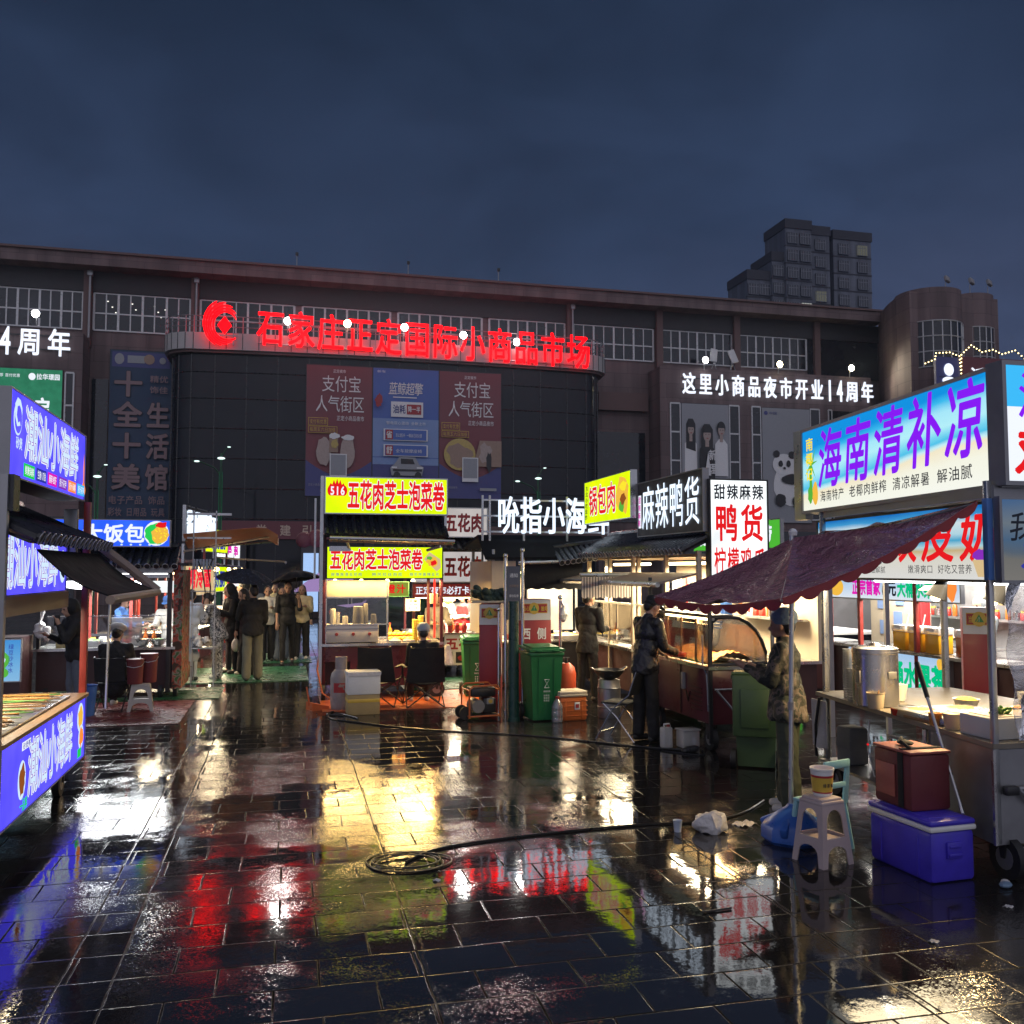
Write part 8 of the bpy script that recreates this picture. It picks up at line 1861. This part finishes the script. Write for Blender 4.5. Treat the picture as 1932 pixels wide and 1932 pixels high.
for q, (x0, x1, y0, y1, m) in enumerate(((-.33, -.02, -.26, .03, 'food_yellow'), (.02, .33, -.26, .03, 'panel_cream'), (-.33, -.02, .06, .33, 'food_orange'), (.02, .33, .06, .33, 'food_yellow'))): b = MB(); b.grid(lambda u, v: (x0 + (x1 - x0) * u, y0 + (y1 - y0) * v, .05 + .02 * math.sin(PI * u) * math.sin(PI * v)), 10, 10, m); b.build('food', t)
for (x, y, r, h, m, l) in ((4.70, 6.02, .05, .09, 'food_orange', 'small orange plastic tub at the counter edge'), (4.74, 6.5, .06, .05, 'food_red', 'crumpled pink red cloth on the dessert counter'), (4.86, 6.55, .07, .06, 'black_metal', 'black bowl between the pink cloth and the jelly tray'), (4.72, 5.85, .075, .11, 'panel_cream', 'cream tub beside the orange tub on the dessert counter')):
    t = thing('tub', l, 'tub', (x, y, .90)); b = MB(); b.lathe([(r * .75, 0), (r * .8, .005), (r, h), (r * 1.04, h + .003), (r * .9, h - .005), (0, h * .8)], (0, 0, 0), m, 18); b.build('tub', t)
t = thing('foam_box', 'long white foam box at the near end of the dessert counter', 'box', (4.92, 5.55, .90), .02); b = MB(); b.bx(-.27, .30, -.16, .16, 0, .145, 'foam', .012); b.bx(-.22, .25, -.12, .12, .145, .15, 'panel_cream'); b.build('body', t)
t = thing('greens', 'bundle of green vegetables on the white foam box', 'vegetables', (4.85, 5.55, 1.05)); b = MB()
for k in range(22): b.ball((rnd.uniform(-.07, .07), rnd.uniform(-.05, .05), rnd.uniform(.0, .035)), (rnd.uniform(.02, .04), .015, .012), 'food_green', 8, (rnd.random(), rnd.random(), rnd.random() * 3))
b.build('leaves', t)
for (x, y, r, h, l) in ((5.75, 5.9, .07, .12, 'white handled tub at the right of the dessert counter'), (6.0, 5.75, .13, .17, 'large clear plastic basin at the right of the dessert counter'), (5.9, 6.4, .10, .15, 'clear box at the back of the dessert counter')):
    t = thing('tub', l, 'tub', (x, y, .90)); b = MB(); b.lathe([(r * .8, 0), (r * .82, .005), (r, h), (r * 1.06, h + .004), (r * .94, h - .004), (0, h * .3)], (0, 0, 0), 'milky', 20); b.build('tub', t)
# under the counter
t = thing('cutting_board', 'worn wooden cutting board on the dessert counter', 'board', (4.85, 6.2, .90)); b = MB(); b.bx(-.16, .14, -.20, .18, 0, .025, 'wood', .006); b.build('board', t)
for (x, y, r, h, m, l) in ((5.45, 6.6, .10, .09, 'food_yellow', 'bowl of yellow mango pieces behind the jelly tray'), (5.6, 6.15, .09, .08, 'food_orange', 'bowl of orange fruit at the right of the jelly tray'), (5.5, 5.75, .10, .10, 'food_red', 'bowl of red beans behind the white foam box'), (5.25, 7.2, .08, .14, 'panel_cream', 'cream jar behind the steel urn'), (5.35, 7.5, .07, .20, 'juice_orange', 'tall jar of orange syrup behind the steel urn')):
    t = thing('bowl', l, 'bowl', (x, y, .90)); b = MB(); b.lathe([(r * .6, 0), (r * .7, .004), (r, h), (r * 1.04, h + .003), (r * .92, h - .004), (0, h * .6)], (0, 0, 0), 'white_plastic', 18); b.build('bowl', t); b = MB(); b.ball((0, 0, h * .9), (r * .85, r * .85, .03), m, 14); b.build('food', t)
for (x, y, z, sx, sy, sz, m, l) in ((5.1, 6.6, .285, .25, .28, .30, 'blue_plastic', 'blue and white drum under the dessert counter'), (5.2, 7.2, .285, .3, .3, .22, 'bag_plastic', 'dusty bundle of plastic bags under the dessert counter'), (5.5, 6.8, .285, .35, .3, .4, 'panel_dark', 'dark carton at the back under the dessert counter'), (5.05, 7.6, .285, .2, .22, .34, 'cloth_grey', 'grey crate at the far end under the dessert counter')):
    t = thing('storage_box', l, 'box', (x, y, z)); b = MB(); b.box((0, 0, sz / 2), (sx, sy, sz), m, .03); b.box((0, 0, sz * .55), (sx * 1.02, sy * 1.02, sz * .25), 'print_white' if m == 'blue_plastic' else m, .01); b.build('body', t)
t = thing('net_bundle', 'dark green net sack lying under the dessert stall shelf', 'netting', (4.75, 6.5, 0)); b = MB()
for k in range(14): b.ball((rnd.uniform(-.14, .14), rnd.uniform(-.22, .22), .08 + rnd.uniform(0, .07)), (rnd.uniform(.08, .13), .1, rnd.uniform(.06, .09)), 'net_dark', 8)
b.build('net', t)
t = thing('towel', 'white towel with black straps hung at the far end of the dessert counter', 'towel', (4.78, 7.55, .86)); b = MB(); b.grid(lambda u, v: (-.10 + .03 * math.sin(u * 9) * v, -.12 + .24 * u, .02 - .42 * v), 10, 10, 'cloth_white', (.012, 0, 0)); b.build('cloth', t); b = MB(); b.tube([(-.12, -.05, .05), (-.13, .0, -.2), (-.11, .03, -.48)], .014, 'black_fabric', 6); b.build('strap', t)
t = thing('charging_cable', 'thin white cable with a red light hanging under the dessert counter', 'cable', (4.75, 6.9, .8)); b = MB(); b.tube([(0, 0, 0), (-.02, .0, -.25), (.0, -.05, -.45), (.08, -.15, -.52)], .006, 'white_plastic', 6); b.ball((-.02, 0, -.2), .01, 'lit_red', 8); b.build('cable', t)
# juice tubs and goods at the fruit tea stall
for k, (y, m, l) in enumerate(((11.75, 'juice_orange', 'leftmost clear tub of yellow juice on the fruit tea counter'), (11.40, 'juice_orange', 'second tub of yellow juice from the left on the fruit tea counter'), (11.05, 'juice_orange', 'third tub of orange juice on the fruit tea counter'), (10.45, 'juice_tea', 'dark red tea tub at the right end of the fruit tea counter'))):
    t = thing('juice_tub', l, 'tub', (8.72, y, .90)); b = MB(); b.box((0, 0, .14), (.24, .28, .28), m, .02); b.build('juice', t); b = MB(); b.box((0, 0, .31), (.26, .30, .10), 'milky', .01); b.box((-.135, 0, .33), (.005, .14, .05), 'print_white'); b.build('tub', t); b = MB(); b.rod((0, 0, .3), (.03, -.04, .52), .009, 'white_plastic', 6); b.build('ladle', t)
t = thing('apron_hook', 'red apron hanging inside the fruit tea stall', 'apron', (9.1, 11.85, 1.3)); b = MB(); b.grid(lambda u, v: (.02 * math.sin(u * 9), -.14 + .28 * u * 1, .28 - .62 * v), 8, 8, 'cloth_red', (.01, 0, 0)); b.build('cloth', t)
t = thing('notice_board', 'dark blue notice board with white writing behind the fruit tea stall', 'sign', (10.1, 9.9, 1.5)); s = Sign((9.6, 9.7, 1.5), YN, 1.1, .55, .03, 'lit_navy', 'alu', (10.1, 9.9, 1.5), .01); s.text('方便市区，禁止', .08, .32, .9, .14, 'lit_pale_ink', .02); s.text('车辆，请绕行', .08, .10, .8, .14, 'lit_pale_ink', .02); s.build(t)
bt = None
for k in range(10):
    x, y = 8.66 + .09 * (k % 2), 13.75 + .085 * (k // 2)
    if bt is None:
        bt = thing('bottle', 'dark green bottle in the row on the counter beside the fruit tea stall', 'bottle', (x, y, .90), 0, 'green bottles on the counter'); b = MB(); b.lathe([(.03, 0), (.033, .01), (.033, .15), (.014, .21), (.013, .26), (0, .26)], (0, 0, 0), 'bin_dark', 12); b.build('glass', bt)
    else: dup(bt, (x, y, .90))
t = thing('shelf_table', 'white topped table carrying the row of green bottles', 'table', (8.8, 13.95, 0)); b = MB((8.8, 13.95, 0)); b.bx(8.5, 9.2, 13.62, 14.22, .87, .898, 'white_plastic', .004); b.build('table_top', t); b = MB((8.8, 13.95, 0)); b.bx(8.55, 9.15, 13.66, 14.18, .1, .868, 'burgundy'); b.build('cabinet', t)
for (x, y, z, m, l) in ((9.0, 14.5, 1.45, 'cloth_white', 'white jacket on a hanger by the yogurt stall'), (9.05, 15.2, 1.4, 'cloth_grey', 'grey jacket hanging in the yogurt stall'), (9.3, 12.3, 1.35, 'cloth_red', 'red jacket hanging behind the price papers')):
    t = thing('hanging_jacket', l, 'jacket', (x, y, z)); b = MB(); b.grid(lambda u, v: (.05 * math.sin(PI * u), (-.22 + .44 * u) * (.75 + .3 * min(1, v * 3)), .3 - .65 * v - .1 * abs(u - .5)), 10, 8, m, (.05, 0, 0)); b.build('cloth', t)
# hanging bags and boxes in the warm stalls on the right
hb0 = None
cols = ['bag_plastic', 'cloth_red', 'cloth_grey', 'cloth_denim', 'bag_plastic', 'panel_cream', 'cloth_blue']
names_ = ['white', 'red', 'grey', 'dark blue', 'crumpled white', 'cream', 'blue']
for k in range(7):
    y = 13.1 - k * .27; t = thing('hanging_bag', names_[k] + ' bag hanging in the duck stall, number %s from its far end' % ['first', 'second', 'third', 'fourth', 'fifth', 'sixth', 'seventh'][k], 'bag', (5.75 + .1 * (k % 2), y, 1.65)); b = MB(); b.grid(lambda u, v: (.03 * math.sin(u * 12 + k), -.11 + .22 * u, .28 - .55 * v), 8, 8, cols[k], (.03, 0, 0)); b.build('cloth', t)
for (x, y, z, sx, sy, sz, m, l) in ((5.5, 15.2, .84, .25, .3, .22, 'food_orange', 'tray of fried food at the far end of the yellow signed pork stall'), (5.45, 14.6, .84, .3, .35, .12, 'steel', 'steel pan on the fried pork counter'), (5.4, 12.9, .84, .3, .3, .18, 'food_yellow', 'yellow food tray at the far end of the duck counter'), (5.45, 12.4, .84, .3, .3, .1, 'noodles', 'tray of brown snacks on the duck counter'), (5.5, 11.6, .84, .3, .4, .14, 'food_orange', 'tray of duck snacks at the near end of the duck counter'), (4.1, 15.8, .83, .4, .3, .2, 'foam', 'white box on the letter sign stall counter'), (4.8, 15.75, .83, .5, .3, .12, 'food_yellow', 'yellow tray on the letter sign stall counter')):
    t = thing('food_tray', l, 'tray', (x, y, z)); b = MB(); b.box((0, 0, sz * .35), (sx, sy, sz * .7), 'steel', .01); b.build('tray', t); b = MB(); b.grid(lambda u, v: (-sx * .45 + sx * .9 * u, -sy * .45 + sy * .9 * v, sz * .68 + .04 * math.sin(PI * u) * math.sin(PI * v) + .008 * math.sin(u * 23) * math.sin(v * 27)), 12, 12, m); b.build('food', t)
for (x, y, z, l) in ((3.0, 17.98, .83, 'leftmost red cup on the pork stall counter'), (3.14, 17.98, .83, 'second red cup from the left on the pork stall counter'), (3.28, 17.98, .83, 'third red cup from the left on the pork stall counter'), (3.42, 17.98, .83, 'rightmost red cup on the pork stall counter')):
    t = thing('red_cup', l, 'cup', (x, y, z), 0, 'red cups on the pork stall'); b = MB(); b.lathe([(.04, 0), (.055, .13), (.05, .15), (.02, .2), (0, .2)], (0, 0, 0), 'food_red', 16); b.build('cup', t)
t = thing('pink_parasol', 'small dark red paper parasol standing in the duck stall', 'parasol', (5.35, 11.55, 1.5)); b = MB(); b.lathe([(.16, 0), (.10, .05), (.02, .09), (0, .1)], (0, 0, 0), 'print_red', 16); b.rod((0, 0, -.5), (0, 0, .08), .006, 'wood', 6); b.build('paper', t)

# jars, bottles and boxes on the shelves of the warm stalls
def shelf_goods(x, y0, y1, z, n, grp, seed, along='y'):
    r = random.Random(seed); protos = {}
    for k in range(n):
        y = y0 + (y1 - y0) * (k + .5) / n + r.uniform(-.02, .02); kind = r.choice(['jar', 'bottle', 'box', 'tin'])
        px_, py_ = (x + r.uniform(-.05, .05), y) if along == 'y' else (y, x + r.uniform(-.05, .05))
        if kind in protos: o = dup(protos[kind], (px_, py_, z)); continue
        lab = {'jar': 'small glass jar of red sauce on the shelf of %s', 'bottle': 'amber sauce bottle on the shelf of %s', 'box': 'white paper box on the shelf of %s', 'tin': 'steel seasoning tin on the shelf of %s'}[kind] % grp
        t = thing(kind, lab, kind, (px_, py_, z), 0, kind + ' row on the shelf of ' + grp); protos[kind] = t; b = MB()
        if kind == 'jar': b.lathe([(.045, 0), (.05, .01), (.05, .09), (.04, .11), (0, .11)], (0, 0, 0), 'food_red', 12); b.build('glass', t); b = MB(); b.cone((0, 0, .11), (0, 0, .135), .042, .042, 'print_gold', 12); b.build('lid', t)
        elif kind == 'bottle': b.lathe([(.035, 0), (.038, .01), (.038, .14), (.015, .20), (.015, .24), (0, .24)], (0, 0, 0), 'juice_tea', 12); b.build('glass', t); b = MB(); b.cone((0, 0, .24), (0, 0, .265), .018, .018, 'red_paint', 10); b.build('cap', t)
        elif kind == 'box': b.box((0, 0, .07), (.10, .12, .14), 'print_white', .004); b.build('carton', t); b = MB(); b.box((-.051, 0, .07), (.003, .08, .07), 'print_red'); b.build('label', t)
        else: b.lathe([(.05, 0), (.055, .005), (.055, .11), (.05, .115), (0, .115)], (0, 0, 0), 'steel', 14); b.build('tin', t); b = MB(); b.ball((0, 0, .125), .016, 'black_metal', 8); b.build('knob', t)
shelf_goods(6.74, 11.4, 13.1, 1.38, 12, 'the duck stall', 3)
shelf_goods(6.74, 13.75, 15.4, 1.38, 12, 'the fried pork stall', 5)
b = MB(); b.bx(10.0, 10.19, 10.2, 13.2, 1.30, 1.33, 'alu'); sh_o = b.build('shelf', J); sh_o.location = (-9.3, -11.6, 0)
shelf_goods(10.08, 10.3, 13.1, 1.335, 18, 'the fruit tea stall', 11)
shelf_goods(8.95, 14.8, 19.0, .975, 16, 'the yogurt stall counter', 12)
shelf_goods(16.35, -3.4, -2.0, .82, 9, 'the rice stall counter', 13, 'x')
shelf_goods(15.95, 1.7, 2.4, .885, 6, 'the yellow signed stall counter', 14, 'x')
shelf_goods(15.95, 3.7, 5.3, .83, 10, 'the letter sign stall counter', 15, 'x')
shelf_goods(18.4, 2.6, 3.8, .83, 8, 'the pork stall counter', 16, 'x')
shelf_goods(5.75, 11.4, 13.2, .84, 9, 'the duck stall counter', 8)
shelf_goods(5.9, 13.8, 15.5, .84, 9, 'the fried pork stall counter', 9)
for (x, y, z, w, h, l) in ((6.88, 12.7, 1.5, .5, .42, 'red and white price poster at the far end of the duck stall'), (6.88, 11.9, 1.55, .45, .36, 'small price poster at the near end of the duck stall'), (6.88, 14.9, 1.5, .5, .40, 'red price poster on the back of the fried pork stall')):
    t = thing('price_poster', l, 'poster', (x, y, z)); s = Sign((x - .0, y + w / 2, z), XN, w, h, .01, 'print_white', 'print_white', (x, y, z), 0); s.rect(0, h * .68, w, h, 'print_red'); s.text('价目表', w * .2, h * .74, w * .6, h * .2, 'print_white', .02)
    for q in range(3): s.text('招牌小吃', w * .1, h * (.47 - .2 * q), w * .45, h * .13, 'print_black', .01); s.text('10元', w * .65, h * (.47 - .2 * q), w * .28, h * .13, 'print_red', .02)
    s.build(t)
# ---- cables and litter on the wet ground
def cable(pts, r, label, z=None):
    zz = r if z is None else z; P_ = []
    q = [Vector((p[0], p[1], zz)) for p in pts]
    for i in range(len(q) - 1):
        p0 = q[max(0, i - 1)]; p1 = q[i]; p2 = q[i + 1]; p3 = q[min(len(q) - 1, i + 2)]
        for k in range(8):
            t = k / 8; P_.append(.5 * ((2 * p1) + (-p0 + p2) * t + (2 * p0 - 5 * p1 + 4 * p2 - p3) * t * t + (-p0 + 3 * p1 - 3 * p2 + p3) * t ** 3))
    P_.append(q[-1]); o = P_[0].copy(); b = MB(o); b.tube(P_, r, 'cable', 7); ob = b.build('cable', None, loc=o); tag(ob, label, 'cable'); return ob
cable([(.65, 13.6), (.62, 13.2), (.85, 12.85), (1.75, 11.95), (2.95, 11.2), (3.97, 10.25), (4.35, 9.95), (4.45, 9.82)], .010, 'thin black cable running from the yellow stall to the socket box')
cable([(4.15, 7.6), (3.75, 7.25), (3.3, 7.08), (2.75, 7.12), (1.85, 7.04), (1.25, 6.92), (1.02, 6.80), (.85, 6.62)], .0095, 'black rubber cable crossing the foreground paving to the coil')
def coil(c, label, r0, turns, rr):
    b = MB(); pts = []
    for k in range(turns * 28):
        a = 2 * PI * k / 28; t = k / 28
        r = r0 * (1 + .20 * math.sin(t * 2.3) + .10 * math.sin(a * 2 + t)); pts.append((r * math.cos(a) * 1.15 + .03 * math.sin(t * 1.7), r * math.sin(a) * .95 + .03 * math.cos(t * 2.1), rr + .006 * (t % 3)))
    b.tube(pts, rr, 'cable', 6); o = b.build('cable_coil', None, loc=c); tag(o, label, 'cable coil')
coil((.86, 6.62, 0), 'loose coil of black cable lying on the wet paving', .20, 4, .0052)
cable([(4.62, 9.85), (4.5, 9.6), (4.2, 9.9), (4.0, 10.3)], .008, 'short thin lead beside the socket box')
cable([(.70, 13.75), (.60, 13.5), (.82, 13.35), (.72, 13.6), (.9, 13.3), (1.0, 13.05)], .012, 'tangle of black cable at the foot of the gas cylinder')
t = thing('plastic_bag', 'crumpled clear white plastic bag lying on the wet paving', 'bag', (3.28, 6.85, 0), .4); b = MB()
b.ball((0, 0, .07), (.15, .12, .075), 'bag_plastic', 24)
for v in b.bm.verts:
    n_ = math.sin(v.co.x * 43 + v.co.y * 31) * .5 + math.sin(v.co.y * 57 - v.co.z * 40) * .3 + math.sin(v.co.x * 91 + 2) * .2; v.co *= 1 + .13 * n_
    v.co.z = max(.002, v.co.z)
crumple(b, .035, 9); b.build('film', t)
t = thing('paper_cup', 'pale paper cup standing on the paving left of the plastic bag', 'cup', (3.02, 6.9, 0)); b = MB(); b.lathe([(.026, 0), (.036, .085), (.038, .088), (.034, .084), (.024, .006), (0, .006)], (0, 0, 0), 'cloth_pale', 18); b.build('cup', t)
t = thing('wrapper', 'flattened white wrapper on the paving right of the plastic bag', 'litter', (3.62, 6.95, 0), .3); b = MB(); b.grid(lambda u, v: (-.08 + .16 * u, -.06 + .12 * v, .012 + .012 * math.sin(u * 9 + v * 5) * math.cos(v * 7)), 8, 6, 'bag_plastic', (0, 0, -.004)); b.build('paper', t)
t = thing('paper_scrap', 'blue white crumpled scrap beside the right stall wheel', 'litter', (4.55, 5.2, 0), .3); b = MB(); b.ball((0, 0, .02), (.05, .035, .02), 'cap_blue', 10); b.ball((.03, .02, .025), (.03, .03, .02), 'bag_plastic', 8); b.build('paper', t)
for k, (x, y, l) in enumerate(((3.5, 4.55, 'tiny white scrap on the dark paving below the violet cool box'), (4.3, 4.9, 'small pale scrap at the right edge of the paving'), (1.0, 6.2, 'tiny pale scrap beside the cable coil'))):
    b = MB(); b.grid(lambda u, v: (-.025 + .05 * u, -.018 + .036 * v, .006 + .006 * math.sin(u * 7 + v * 4)), 4, 4, 'bag_plastic', (0, 0, -.003)); o = b.build('scrap', None, loc=(x, y, .002)); tag(o, l, 'litter')
t = thing('stick', 'short dark stick lying on the wet paving in front of the pink stool', 'stick', (2.55, 5.25, 0)); b = MB(); b.rod((-.1, 0, .008), (.1, .02, .008), .007, 'black_metal', 6); b.build('stick', t)
# ---- the rain haze that softens the lamps and the far buildings
hz = MB(); hz.bx(-70, 130, -20, 165, -1, 66, 'haze_air')
tag(hz.build('haze', smooth=0), kind='stuff')
